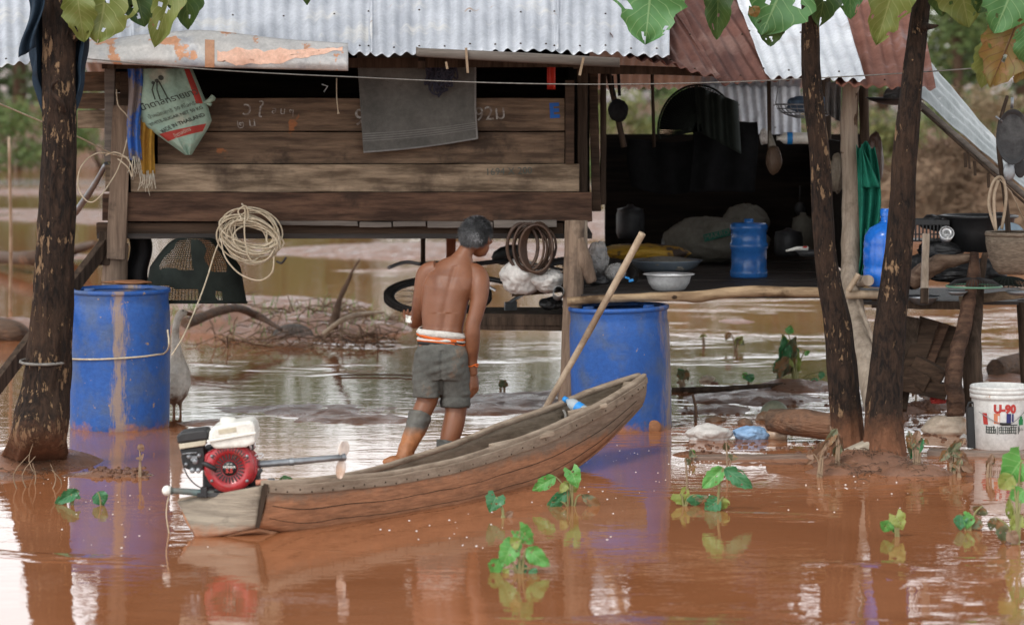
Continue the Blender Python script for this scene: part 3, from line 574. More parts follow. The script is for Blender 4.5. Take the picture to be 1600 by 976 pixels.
post([P(661, 440, 19.6), P(661, 360, 19.6)], .016, m_postd); bpost(697, 712, 362, 432, 20.4, m_redpost, .05)
for px in (178, 896): post([P(px, 365, 20.6), V((P(px, 0, 20.6).x, 20.6, -.1))], .045, m_postd)
post([P(1330, 140, 17.75), P(1326, 240, 17.75)], [.047, .047], m_plank, rough=.05, n=18)
post([P(1384, 715, 16.75), P(1352, 560, 17.1), P(1332, 470, 17.5), P(1328, 380, 17.7), P(1333, 300, 17.75), P(1326, 200, 17.75), P(1331, 128, 17.75)], [.07, .068, .06, .055, .066, .05, .05], m_postg, rough=.16, n=20)
post([P(1203, 262, 18.6), P(1201, 100, 18.6)], .013, m_postd, 'thin_post'); post([P(1022, 230, 19), P(1019, 115, 19)], .011, m_postd, 'thin_post'); post([P(975, 230, 18.3), P(950, 110, 18.3)], [.02, .016], m_postd, 'thin_post')
post([P(1352, 250, 18.9), P(1349, 135, 18.9)], .032, m_postd); post([P(1290, 400, 20.9), P(1290, 120, 20.9)], .04, m_postd)
br = MB(); br.plank(P(-20, 622, 17.0), P(172, 372, 18.0), .085, .05, up=(0, 0, 1), n=10); hp('brace', br, m_postd, label='dark slanting brace at the left corner', bev=.004)
# kitchen deck
DZ = .775
dk = MB()
for k in range(17):
    y = 17.72 + k * .215; x1 = P(1300, 0, 17.6).x + .25; dk.plank((P(890, 0, 17.6).x + rnd(0, .03), y, DZ + rnd(-.004, .004)), (x1 + rnd(0, .05), y, DZ + rnd(-.004, .004)), .2, .022, up=(0, 1, 0), n=8)
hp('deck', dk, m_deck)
pe = MB(); pe.tube([P(886, 471, 17.5), P(960, 466, 17.5), P(1040, 463, 17.49), P(1090, 463, 17.5), P(1160, 455, 17.5), P(1230, 456, 17.5), P(1292, 457, 17.5), P(1300, 457, 17.5)], [.026, .024, .027, .034, .032, .03, .031, .03], 16, rough=.16, rs=9, sub=6); hp('deck_edge_pole', pe, m_pole, label='peeled pole along the front edge of the kitchen deck')
kb = MB()
for k in range(5): kb.plank((P(945, 0, 21.3).x, 21.3 + .02 * (k % 2), .88 + k * .175), (P(1345, 0, 21.3).x, 21.3 + .02 * (k % 2), .88 + k * .175), .2, .02, n=6)
for k in range(5): kb.plank((P(1335, 0, 18.9).x, 18.9, .9 + k * .17), (P(1335, 0, 18.9).x, 21.3, .9 + k * .17), .167, .02, n=4)
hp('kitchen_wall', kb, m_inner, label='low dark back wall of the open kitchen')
sh = MB()
for k in range(4): sh.plank((P(745, 0, 18).x, 18.05 + k * .2, .6), (P(885, 0, 18).x, 18.05 + k * .2, .6), .19, .05, up=(0, 1, 0), n=6)
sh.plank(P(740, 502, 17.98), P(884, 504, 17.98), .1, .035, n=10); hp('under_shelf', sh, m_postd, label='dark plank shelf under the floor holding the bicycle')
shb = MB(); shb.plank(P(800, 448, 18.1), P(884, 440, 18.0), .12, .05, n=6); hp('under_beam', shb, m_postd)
# right hand table
tb = MB(); tb.plank(P(1500, 470, 17.45), P(1610, 457, 17.3), .055, .04, n=8); hp('table_beam', tb, m_plank2, bev=.003)
tb = MB(); tb.plank(P(1362, 474, 17.5), P(1512, 477, 17.45), .05, .04, n=8); hp('table_beam', tb, m_postd, bev=.003)
tb = MB()
for k in range(7): y = 17.55 + k * .17; tb.plank((P(1345, 0, 17.6).x, y, .745), (P(1640, 0, 17.6).x, y, .745), .15, .02, up=(0, 1, 0), n=6)
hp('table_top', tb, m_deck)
post([P(1494, 650, 17.0), P(1492, 600, 17.02), P(1493, 560, 17.05), P(1508, 500, 17.15), P(1520, 440, 17.25), P(1523, 395, 17.3)], [.05, .052, .048, .042, .038, .03], m_plank3, 'table_leg', rough=.28); post([P(1520, 645, 17.15), P(1520, 540, 17.2), P(1530, 455, 17.4), P(1540, 395, 17.45)], [.06, .05, .03, .018], m_postd, 'table_leg', rough=.28)
post([P(1610, 640, 17.6), P(1600, 470, 17.5)], [.05, .045], m_postd, 'table_leg')
pb = MB(); pb.tube([P(1322, 460, 17.4), P(1375, 460, 17.38)], .026, 14, rough=.05, rs=20); hp('pole_stub', pb, m_pale)
# roof sheets
def corr(bl, br_, tl, tr_, Yb, Yt, ncor, mat, label, ragged=0, amp=.011, curl=None, tname='roof_sheet', parent=None, ext=1.0, phase=0):
    A, B_, C_, D = P(*bl, Yb), P(*br_, Yb), P(*tl, Yt), P(*tr_, Yt)
    C_ = A + (C_ - A) * ext; D = B_ + (D - B_) * ext
    nrm = (B_ - A).cross(C_ - A).normalized()
    if nrm.y > 0: nrm = -nrm
    o = rnd(0, 50); nu = int(ncor * 10)
    def f(u, v):
        e = 0
        if v < .08 and ragged: e = ragged * noise.noise(V((u * 6, o, 0))) * (1 - v / .08)
        b = A.lerp(B_, u); t = C_.lerp(D, u); p = b.lerp(t, v + e / (t - b).length)
        p = p + nrm * (amp * (1 + .5 * noise.noise(V((u * 5, v * 5, o + 9)))) * math.cos(2 * math.pi * (u * ncor + phase + .12 * noise.noise(V((u * 4, v * 3, o + 2))))) + .02 * noise.noise(V((u * 3, v * 4, o))) + .007 * noise.noise(V((u * 13, v * 16, o))) - .012 * max(0, noise.noise(V((u * 6, v * 9, o + 4))) - .25) * 2)
        if curl and v < .1: p = p + nrm * curl * (1 - v / .1) ** 2
        return p
    mb = MB(); mb.grid(f, nu, 34)
    nl = MB(); kk = int(ncor); mb_ = mb
    for rowv in (.035, .3, .62):
        for i in range(0, kk, 2 if rowv < .1 else 4):
            p = f((i + .0 + (.5 if amp < 0 else 0)) / ncor if ncor else 0, rowv + .004 * math.sin(i * 5)); mb.ball(p + nrm * .003, (.006, .006, .005), 6, m=1)
    return ob(tname, mb, [mat, m_postd], H if parent is None else parent, label=label, sol=.0018)
YB, YT = 17.15, 19.9
corr((205, 86), (582, 82), (205, -92), (582, -96), YB, YT, 19, m_galv, 'pale grey sheet over the left wall', .01)
corr((-110, 112), (210, 84), (-110, -66), (210, -94), YB + .03, YT, 16, m_galv, 'pale grey sheet at the left roof end', .02)
corr((576, 84), (873, 79), (576, -94), (873, -99), YB - .012, YT, 15, m_galv, 'pale grey sheet in the middle of the roof', .012)
corr((866, 80), (1046, 86), (866, -99), (1046, -92), YB - .03, YT, 9, m_galv, 'pale sheet with rust spotted edge beside the rusty sheet', .02)
corr((975, 92), (1126, 131), (850, -90), (1010, -80), YB + .02, YT, 8, m_rust, 'dark rusty sheet with curled lower edge', .02, curl=.03)
corr((1122, 130), (1262, 124), (990, -80), (1140, -80), YB + .05, YT, 7, m_rust, 'dark rusty sheet next to the white sheet', .015)
corr((1196, 118), (1352, 126), (1120, -80), (1290, -80), YB + .0, YT, 8, m_galv2, 'white painted sheet between two rusty ones', .02)
corr((1306, 134), (1462, 140), (1262, -80), (1420, -80), YB - .02, YT, 8, m_rust2, 'orange rusty sheet at the right roof end', .03)
# back slope and gable so that the roof closes
bk = MB(); ap = lambda px, Y, z: V(((px - 800) * 17.15 / F, Y, z))
zr = P(0, -92, YT).z
bk.grid(lambda u, v: ap(-60 + 1480 * u, YT + .02 + 2.6 * v, zr - 1.0 * v + .011 * math.cos(u * 2 * math.pi * 72)), 720, 4); hp('back_slope', bk, m_galv, label='rear slope of the corrugated roof', sol=.002)
rf = MB()
for px in (180, 420, 660, 900): rf.plank(V(((px - 800) * 17.6 / F, 17.4, P(0, 88, 17.3).z - .05)), V(((px - 800) * 17.6 / F, YT, zr - .1)), .05, .04, n=4)
rf.plank(P(160, 100, 17.75), P(915, 97, 17.75), .06, .04, n=10); rf.plank(P(915, 108, 17.75), P(1350, 118, 17.75), .05, .04, n=10); hp('rafters', rf, m_postd)
# flattened sheet and gutter
def flatf(u, v):
    top = 50 + 7 * math.sin(u * 9) * (1 - u) + (20 * max(0, u - .45) * 1.6 if u > .45 else 0) + 18 * max(0, .22 - u) * 3; bot = 97 + 14 * u ** .7
    if u > .9: top += 0
    px = 118 + 426 * u; py = top + (bot - top) * v; Y = 17.05 + .1 * (1 - v) - .05 * math.sin(v * 3)
    return P(px, py, Y + .014 * noise.noise(V((u * 9, v * 3, 1))) + .02 * noise.noise(V((u * 3, v * 2, 5))))
fs = MB(); fs.grid(flatf, 90, 16); hp('flattened_eave_sheet', fs, m_flat, label='crumpled flattened metal sheet along the left eave', sol=.002)
pp = MB(); pp.grid(lambda u, v: flatf(.52 + .46 * u, .18 + (.28 + .4 * math.sin(u * 3.1)) * (1 - u * .75) * v + .34 * (1 - u) + .13 * noise.noise(V((u * 9, v * 2, 0))) + .05 * noise.noise(V((u * 31, v * 3, 0)))) + V((0, -.004, 0)), 40, 8); hp('pink_primer_patch', pp, m_pinkp)
for i, (u0, u1) in enumerate(((.475, .51),)):
    pp = MB(); pp.grid(lambda u, v: flatf(u0 + (u1 - u0) * u, .25 + .75 * v) + V((0, -.004, 0)), 4, 10); hp('rust_streak', pp, M('rust_streak', (.4, .19, .1), (.45, .25, .15)))
gt = MB(); gt.loft([(P(650, 80, 17.06), V((0, .02, 0)), V((0, 0, .026))), (P(655, 82, 17.06), V((0, .05, .0)), V((0, 0, .026))), (P(810, 90, 17.08), V((0, .05, 0)), V((0, 0, .03))), (P(968, 98, 17.1), V((0, .05, 0)), V((0, 0, .028)))], 12, sup=4); hp('gutter', gt, m_grayp, label='grey tilted gutter under the eave')
for a, b in ((( 728, 75), (731, 114)), ((912, 90), (906, 118)), ((697, 97), (699, 108))):
    mb = MB(); mb.plank(P(*b, 17.0), P(*a, 17.0), .012, .012, up=(1, 0, 0), n=4); hp('peg', mb, m_twig)
# chalk marks, blue paint
def wtxt(t_, px, py, size, mat, Y=YW - .0195, rot=0, name='chalk_mark', **k):
    c = P(px, py, Y); ca, sa = math.cos(R(rot)), math.sin(R(rot)); hp(name, text_mb(t_, size, lambda x, y: c + V((x * ca - y * sa, 0, x * sa + y * ca)), **k), mat)
wtxt('ว ใ', 395, 172, .12, m_chalk, rot=-8); wtxt('๒ น', 385, 193, .08, m_chalk, rot=8); wtxt('ล น ๆ', 442, 174, .06, m_chalk, rot=-4); wtxt('9', 562, 185, .15, m_chalk, rot=-6); wtxt('92ม', 766, 178, .12, m_chalk, rot=5); wtxt('1694 X 200', 795, 268, .06, m_ink, YW - .031, rot=2)
wtxt('E', 866, 174, .12, m_bluepaint, rot=3, bold=.006)
# leaning panel behind, lean-to panel at right
corr((1108, 232), (1252, 232), (1095, 122), (1250, 128), 22.2, 22.5, 11, m_galv2, 'pale corrugated sheet leaning behind the kitchen', .02, tname='rear_sheet')
lt = MB()
def ltf(u, v):
    A, B_, C_, D = P(1438, 155, 17.6), P(1640, 330, 17.3), P(1438, 80, 18.2), P(1560, 225, 18.1)
    return A.lerp(B_, u).lerp(C_.lerp(D, u), v) + V((0, 0, .01 * math.cos(v * 26) + .012 * noise.noise(V((u * 6, v * 4, 0)))))
lt.grid(ltf, 50, 30); hp('lean_to_sheet', lt, M('lean_to_metal', (.42, .45, .45), (.3, .33, .33), (.52, .54, .54), rough=.4, metal=.3, scale=5, st=(4, 1, 1), splat=((.6, .62, .62), 18, .66)), label='slanting grey lean-to sheet at the right', sol=.003)
lp = MB(); lp.tube([P(1425, 152, 17.55), P(1640, 340, 17.25)], .018, 10); hp('lean_to_pole', lp, m_grayp); lp = MB(); lp.tube([P(1440, 172, 17.5), P(1640, 352, 17.2)], .008, 8); hp('lean_to_pole', lp, m_postd)
# ------------------------------------------------------------------ leaves
def leaf(mb, att, axis, nrm, ln, wd, shape='ovate', m=0, wavy=.04, droop=.3, fold=.25, nu=14, nv=20, seed=0, lobe=0):
    ax = axis.normalized(); nr = (nrm - ax * nrm.dot(ax)).normalized(); sd_ = ax.cross(nr).normalized(); b = len(mb.v)
    def wid(t):
        if shape == 'heart': w_ = math.sin(math.pi * min(1, (t + .06)) ** .62) ** .8 if t < 1 else 0
        elif shape == 'lance': w_ = math.sin(math.pi * t) ** .9
        else: w_ = math.sin(math.pi * t ** .8) ** .75
        return max(w_, .015) * (1 + .05 * math.sin(t * 31 + seed) + .2 * noise.noise(V((t * 4, seed, 0))) + .1 * noise.noise(V((t * 17, seed, 4))))
    for j in range(nv + 1):
        t = j / nv
        for i in range(nu + 1):
            u = i / nu; s_ = (u - .5) * 2; w_ = wid(t) * wd / 2 * (1 + .13 * noise.noise(V((t * 7, seed + (9 if s_ > 0 else 0), 2))))
            along = t * ln
            if shape == 'heart': along -= abs(s_) ** 1.3 * ln * .3 * (1 - t) ** 2
            z = fold * abs(s_) * w_ - droop * ln * t * t + wavy * ln * math.sin(t * 13 + seed + s_ * 2) * abs(s_)
            mb.vert(att + ax * along + sd_ * (s_ * w_) + nr * (z + ln * .05 * noise.noise(V((u * 2.5, t * 3, seed)))), (u, t))
    for j in range(nv):
        for i in range(nu):
            a = b + j * (nu + 1) + i
            if nu > 8 and noise.noise(V((i / nu * 6, j / nv * 7, seed * 1.7))) > .5: continue
            mb.face((a, a + 1, a + nu + 2, a + nu + 1), m)
VIEW = V((0, -1, .12)).normalized()
def pleaf(mb, a, b, wpx, Y, dy=0, shape='ovate', m=0, tilt=(0, 0, 0), seed=0, **k):
    A = P(*a, Y); B_ = P(*b, Y + dy); leaf(mb, A, B_ - A, VIEW + V(tilt), (B_ - A).length, wpx * Y / F, shape, m, seed=seed, **k)
# ------------------------------------------------------------------ near trees
def near_tree(name, path, radii, label, leaves, limbs, mats, seed, extra=70):
    rg = random.Random(seed); base = V((path[0].x, path[0].y, 0)); t = T(name, label, 'tree', base)
    mb = MB(); pts, rr = [], []; n = 110
    for i in range(n + 1):
        f_ = i / n * (len(path) - 1); k = min(int(f_), len(path) - 2); q = f_ - k
        p0, p1, p2, p3 = path[max(k - 1, 0)], path[k], path[k + 1], path[min(k + 2, len(path) - 1)]
        pts.append(.5 * ((2 * p1) + (p2 - p0) * q + (2 * p0 - 5 * p1 + 4 * p2 - p3) * q * q + (3 * p1 - p0 - 3 * p2 + p3) * q ** 3)); rr.append(radii[k] + (radii[k + 1] - radii[k]) * q)
    rings = []
    nn = 56; b0 = len(mb.v)
    for k, (p, r) in enumerate(zip(pts, rr)):
        for i in range(nn):
            a = 2 * math.pi * i / nn; d = V((math.cos(a), math.sin(a), 0)); flare = 1 + (.32 * max(0, math.cos(a * 5 + seed)) * max(0, 1 - (p.z + .1) / .3) if p.z < .3 else 0)
            q = V((d.x * 3, d.y * 3, p.z * 3.2 + seed)); rad = r * flare * (1 + .09 * noise.noise(q) + .07 * noise.noise(V((d.x * 8, d.y * 8, p.z * 5 + seed))) + .035 * noise.noise(V((d.x * 22, d.y * 22, p.z * 18))))
            mb.vert(p + d * rad, (i / nn, k / n))
    for k in range(n):
        for i in range(nn): mb.face((b0 + k * nn + i, b0 + k * nn + (i + 1) % nn, b0 + (k + 1) * nn + (i + 1) % nn, b0 + (k + 1) * nn + i))
    ob('trunk', mb, m_bark, t)
    for lb in limbs:
        mb = MB(); mb.tube(lb[0], lb[1], 12, rough=.15, sub=6); ob('limb', mb, m_bark, t)
    mb = MB()
    for i, L_ in enumerate(leaves): pleaf(mb, *L_[:4], m=L_[4], seed=i * 3.7 + seed, **(L_[5] if len(L_) > 5 else {}))
    top = path[-1]
    for k in range(extra):
        a = rg.uniform(0, 6.28); q = rg.uniform(.15, 1.25); p = V((base.x + math.cos(a) * q, base.y + math.sin(a) * q * .9, rg.uniform(3.0, 4.9)))
        d = V((math.cos(a), math.sin(a), rg.uniform(-.9, .1))); leaf(mb, p, d, V((rg.gauss(0, .3), rg.gauss(0, .3), 1)), rg.uniform(.28, .42), rg.uniform(.2, .3), m=rg.choice((0, 0, 1, 2)), nu=6, nv=8, seed=k)
    ob('crown', mb, mats, t); return t
LM = [lf_green, lf_dark, lf_olive, lf_brown]
Y1 = 15.6
def lead(p, h): return V((p.x, p.y, h))
near_tree('teak_tree', [W(54, 738, -.12) , P(60, 690, Y1), P(72, 600, Y1), P(82, 480, Y1), P(88, 350, Y1), P(93, 200, Y1), P(92, 60, Y1), P(90, -60, Y1), P(96, -330, Y1), P(100, -600, Y1)],
          [.19, .155, .122, .108, .098, .088, .085, .08, .07, .04], 'thick dark barked tree at the left with a flared muddy foot', [
    ((175, -60), (150, 68), 112, 15.4, 2, dict(droop=.1)), ((205, -50), (225, 42), 75, 15.45, 1, dict(droop=.1)), ((120, -20), (128, 66), 55, 15.35, 2), ((285, -60), (238, 74), 52, 15.3, 2, dict(droop=.15, fold=.6)), ((290, -70), (290, 46), 62, 15.4, 1, dict(fold=.5)), ((160, -70), (120, -5), 70, 15.5, 1), ((480, -70), (478, 8), 30, 15.5, 1), ((240, -90), (262, 5), 80, 15.5, 2), ((150, -10), (135, 30), 60, 15.5, 1)],
    [([P(108, 62, Y1), P(140, 42, Y1 - .05), P(190, 18, Y1 - .1), P(250, -30, Y1 - .1), P(330, -100, 15.5)], [.035, .02, .016, .012, .006]), ([P(100, 175, 15.51), P(82, 138, 15.45), P(92, 125, 15.4)], [.012, .01, .006]), ([P(80, 142, 15.46), P(95, 160, 15.44), P(101, 174, 15.47)], [.012, .014, .01]),
     ([P(96, -330, Y1), V((-1.9, 15.2, 4.3)), V((-1.2, 15, 4.7))], [.04, .025, .01]), ([P(96, -330, Y1), V((-3.0, 16, 4.4)), V((-3.5, 16.2, 4.8))], [.04, .025, .01])], LM, 3)
Y2 = 16.1
near_tree('teak_tree', [P(1330, 735, Y2 - .05), P(1325, 690, Y2), P(1318, 600, Y2), P(1308, 500, Y2), P(1290, 400, Y2), P(1281, 250, Y2), P(1268, 120, Y2), P(1266, 20, Y2), P(1262, -120, Y2), P(1240, -400, Y2), P(1230, -650, Y2)],
          [.1, .09, .084, .074, .06, .056, .053, .048, .045, .04, .02], 'slimmer dark teak trunk, left one of the twin trunks', [
    ((1022, -60), (1008, 70), 110, 15.9, 0, dict(droop=.05)), ((1122, -40), (1122, 62), 44, 16.0, 1, dict(fold=.5)), ((1245, -70), (1190, 55), 130, 15.85, 0, dict(droop=.08)), ((1205, 20), (1205, 73), 44, 15.9, 1), ((1295, -60), (1282, 42), 64, 15.95, 1), ((1325, -60), (1332, 30), 54, 15.95, 0), ((1150, -60), (1130, -5), 60, 15.9, 1), ((1175, 10), (1183, 27), 20, 15.83, 3), ((1075, -80), (1060, -5), 70, 15.9, 1)],
    [([P(1262, -100, Y2), P(1150, -160, 15.9), P(1020, -90, 15.9)], [.03, .02, .008]), ([P(1262, -110, Y2), P(1290, -140, 16), P(1320, -80, 15.95)], [.025, .015, .006]), ([P(1240, -400, Y2), V((1.0, 15.6, 4.2)), V((.5, 15.3, 4.6))], [.03, .02, .008])], LM, 11, 50)
near_tree('teak_tree', [P(1384, 752, 15.85), P(1382, 700, 15.9), P(1382, 620, 15.95), P(1392, 500, 16), P(1405, 380, 16), P(1416, 220, 16), P(1428, 100, 16), P(1440, 0, 16), P(1452, -120, 16), P(1470, -400, 16), P(1480, -650, 16)],
          [.13, .11, .097, .085, .073, .064, .056, .05, .045, .04, .02], 'thicker dark teak trunk with stub branch, right one of the twin trunks', [
    ((1405, -50), (1372, 70), 66, 15.8, 2, dict(fold=.4)), ((1490, -60), (1520, 42), 90, 15.8, 2), ((1465, -50), (1476, 26), 50, 15.8, 1), ((1600, -60), (1555, 52), 100, 15.6, 0, dict(droop=.1)), ((1595, 20), (1548, 137), 84, 15.7, 3, dict(droop=.1)), ((1600, 40), (1604, 98), 46, 15.6, 0), ((1545, 60), (1537, 138), 44, 15.75, 2), ((1560, -50), (1530, 20), 70, 15.75, 1), ((1605, 80), (1588, 130), 30, 15.7, 3)],
    [([P(1440, 40, 16), P(1452, 42, 15.9), P(1466, 40, 15.85)], [.03, .017, .004]), ([P(1452, -100, 16), P(1520, -130, 15.8), P(1600, -60, 15.65), P(1640, 20, 15.65)], [.03, .02, .012, .006]), ([P(1470, -400, 16), V((2.9, 15.6, 4.3)), V((3.4, 15.3, 4.5))], [.03, .02, .008])], LM, 17, 60)
# tarp tied round the left tree
tp = MB()
def tpf(u, v):
    a = R(-20) + u * R(235); py = -80 + 265 * v; r = .095 + .028 * v * (1 - v) * 4 * (.4 + .6 * abs(math.cos(a * 1.1))) + .02 * noise.noise(V((u * 9, v * 5, 3))) + .012 * math.sin(u * 45 + v * 3)
    if v > .78: r *= 1 - (v - .78) * 1.6
    cx = P(91, py, Y1); return cx + V((-math.sin(a) * 0 + math.cos(a) * r * 1.1, math.sin(a) * r + .02, 0))
tp.grid(tpf, 70, 30); ob('tarp_wrap', tp, m_tarp, label='dark blue tarp bundled behind the top of the left tree trunk', cat='tarp', sol=.004)
tp = MB(); tp.grid(lambda u, v: P(38 + 25 * u + 8 * math.sin(v * 5), -20 + 110 * v - 16 * u, 15.45) + V((0, .03 * math.sin(u * 9 + v * 4), 0)), 14, 20); ob('torn_tarp', tp, m_tarp, label='torn blue tarp strip hanging at the left side of the left trunk', cat='tarp', sol=.004)
# ------------------------------------------------------------------ drums
def drum(px, pytop, ztop_tilt, mat, label, Y=17.6, rot=0):
    cx = P(px, 0, Y).x; zt = CH - (pytop - HZ) * (Y - .1) / F; zb = zt - .89
    t = T('plastic_drum', label, 'drum', (cx, Y, zb)); E_ = Matrix.Rotation(R(ztop_tilt), 3, 'Y')
    prof = [(.27, 0), (.29, .02), (.296, .1), (.299, .3), (.3, .5), (.3, .7), (.296, .78), (.29, .80), (.289, .825), (.291, .84), (.291, .862)]
    mb = MB(); mb.lathe(prof, (cx, Y, zb), 64, ax=E_); mb.lathe([(.291, .861), (.2, .862), (.02, .862)], (cx, Y, zb), 64, ax=E_, cap=True)
    ob('body', mb, mat, t)
    mb = MB(); mb.lathe([(.291, .858), (.3, .862), (.303, .875), (.298, .886), (.288, .887), (.283, .876), (.283, .864)], (cx, Y, zb), 64, ax=E_); ob('rim', mb, mat, t)
    for s_ in (-1, 1): mb = MB(); mb.lathe([(.035, .863), (.035, .88), (.03, .884), (.01, .884)], V((cx, Y, zb)) + E_ @ V((s_ * .18, 0, 0)), 20, ax=E_, cap=True); ob('bung', mb, mat, t)
    return t
d1 = drum(187, 451, 0, m_drum1, 'blue plastic drum with a tan mud streak under the left end of the house')
d2 = drum(973, 478, -1.6, m_drum2, 'blue plastic drum with mud stained right side under the kitchen deck')
mb = MB(); mb.ball(P(200, 453, 17.5) + V((0, .03, .045)), (.13, .12, .012), 20, rough=.5, rs=20); ob('mud_cake', mb, m_mudpatch, label='caked mud lying on the lid of the left blue drum', cat='mud')
mb = MB(); mb.ball(P(1022, 667, 17.35), (.042, .012, .042), 16, rough=.1); ob('round_plug', mb, m_mudpatch, d2)
# ropes
def rope(name, pts, r, mat, label, cat='rope', sub=8, **k):
    mb = MB(); mb.tube(pts, r, 7, sub=sub, rough=.2, rs=60); return ob(name, mb, mat, label=label, cat=cat, **k)
c1 = WL[d1]; arc = [V((c1.x + .31 * math.sin(R(a)), 17.6 - .31 * math.cos(R(a)), CH - (566 - 10 * (a + 90) / 180 * 1.2 - HZ) * 17.3 / F)) for a in range(-88, 80, 14)]
rope('tie_rope', arc + [P(264, 540, 17.3), P(262, 515, 17.35)], .0055, m_rope, 'pale rope tied round the left blue drum', sub=5)
c0 = P(70, 564, Y1); arc = [c0 + V((.128 * math.sin(R(a)), -.128 * math.cos(R(a)), -.006 * math.cos(R(a)))) for a in range(-120, 121, 15)]
rope('wire_loop', arc, .008, m_ropeg, 'grey wire looped round the left tree trunk', 'wire')
rope('hanging_line', [P(268, 555, 17.25), P(285, 528, 17.3), P(300, 495, 17.5), P(320, 445, 17.7), P(334, 400, 17.8), P(342, 378, 17.82), P(347, 355, 17.83), P(362, 345, 17.83)], .0045, m_rope, 'pale rope running from the left drum up to the rope coil')
mb = MB(); rg = random.Random(8)
pts = []
for k in range(17 * 14):
    a = k / 14 * 2 * math.pi; j = k // 14; ph = j * .9
    rx = .155 + .034 * math.sin(ph * 1.7 + j * j) ; rz = .112 + .03 * math.cos(ph * 2.3 + j); tilt = .35
    c = P(392 + 8 * math.sin(ph * 2.1), 368 + 9 * math.cos(ph * 1.3), 17.8 - .012 * (j % 4))
    x = rx * math.cos(a); z = rz * math.sin(a); pts.append(c + V((x * math.cos(tilt) + z * math.sin(tilt) * .6, .02 * math.sin(a * 2 + ph), z * math.cos(tilt) - x * math.sin(tilt) * .75)))
mb.tube(pts, .0052, 6, sub=3, cap=False)
mb.tube([P(378, 318, 17.76), P(383, 330, 17.74), P(382, 365, 17.73), P(388, 400, 17.74), P(400, 412, 17.76)], .005, 6, sub=6)
mb.tube([P(345, 372, 17.74), P(352, 402, 17.74), P(375, 428, 17.74), P(405, 438, 17.74), P(425, 425, 17.75), P(428, 400, 17.75)], .005, 6, sub=6); mb.tube([P(380, 345, 17.74), P(372, 330, 17.74), P(384, 322, 17.74), P(388, 340, 17.74), P(380, 348, 17.74)], .005, 6, sub=6)
ob('rope_coil', mb, m_rope, label='coil of pale rope hanging on the floor beam', cat='rope')
mb = MB(); mb.tube([P(432, 408, 17.75), P(440, 411, 17.74), P(447, 402, 17.73)], .007, 7, sub=4); ob('black_clip', mb, m_blackp, label='small black hook at the end of the rope coil', cat='hook')
mb = MB(); mb.plank(P(362, 352, 17.86), P(410, 352, 17.86), .03, .04, n=3); ob('coil_peg', mb, m_postd, H)
rope('guy_line', [P(-30, 150, 15.3), P(60, 188, 16.6), P(120, 213, 17.2), P(175, 240, 17.8), P(200, 246, 17.82)], .005, m_rope, 'thin tan line from the upper left to the house corner', 'line')
rope('twine', [P(183, 242, 17.8), P(150, 240, 17.75), P(126, 262, 17.7), P(123, 295, 17.7), P(140, 316, 17.7), P(158, 305, 17.72), P(172, 285, 17.8), P(185, 262, 17.8), P(198, 220, 17.8), P(200, 185, 17.82), P(185, 165, 17.82), P(182, 140, 17.85)], .004, m_rope, 'loose tan cord looping beside the house corner post', 'cord')
rope('wire_bundle', [P(165, 243, 17.78), P(180, 238, 17.76), P(198, 247, 17.76), P(206, 262, 17.76), P(206, 276, 17.76), P(200, 262, 17.75), P(184, 248, 17.75)], .004, m_rope, 'knot of tan cord tied round the corner post', 'cord')
rope('clothesline', [P(60, 85, 16.9), P(330, 109, 16.95), P(560, 121, 16.95), P(750, 129, 16.95), P(930, 132, 16.9), P(1120, 129, 16.9), P(1300, 121, 16.7), P(1420, 114, 16.2), P(1535, 106, 15.9), P(1620, 98, 15.8)], .0035, m_ropeg, 'thin line strung across the front of the house', 'line')
stick('grey_pipe', P(118, 332, 19), P(166, 256, 18.4), .022, m_steel, 'grey metal pipe leaning behind the left tree trunk', 'pipe')
# ------------------------------------------------------------------ cloth and sacks on the wall
def towf(u, v):
    l = 556 + 12 * v; r = 744 + (3 * max(0, v - .7) / .3); top = 62; bl_ = 239 - 0 * u; bot = 239 - 22 * u ** 1.0 + 3 * math.sin(u * 3.1)
    px = l + (r - l) * u; py = top + (bot - top) * v; return P(px, py, 17.87 - .012 * math.sin(u * 5 + 1) * v - .01 * noise.noise(V((u * 4, v * 3, 2))) - .006 * math.sin(v * 9 + u * 2))
mb = MB(); mb.grid(towf, 60, 60); tw = ob('hanging_towel', mb, m_towel, label='large dark grey towel hanging over the front wall', cat='towel', sol=.006)
mb = MB()
for v0 in (.845, .866, .887, .908): mb.grid(lambda u, v: towf(u, v0 - .028 + v * .007 + (.012 if v0 else 0)) + V((0, -.0045, 0)), 50, 1)
mb.grid(lambda u, v: towf(u, .985 + .015 * v) + V((0, -.0045, 0)), 50, 1); mb.grid(lambda u, v: towf(.985 + .015 * u, v) + V((0, -.0045, 0)), 1, 40); ob('stripe', mb, m_towel2, tw)
mb = MB(); rg = random.Random(4)
for k in range(20):
    x, y = rg.gauss(686, 9), rg.gauss(122, 9); pts = [P(x + rg.uniform(-14, 14), y + rg.uniform(-22, 22), 17.8 - rg.uniform(0, .04)) for _ in range(5)]; mb.tube(pts + [pts[0]], .006, 6, sub=5)
for k in range(6): mb.tube([P(695, 95, 17.8), P(690 + rg.uniform(-6, 6), 110, 17.78), P(685 + rg.uniform(-14, 14), 122, 17.78)], .005, 5, sub=4)
ob('cord_bunch', mb, m_navy, label='bunch of dark cords hanging in front of the grey towel', cat='cord')
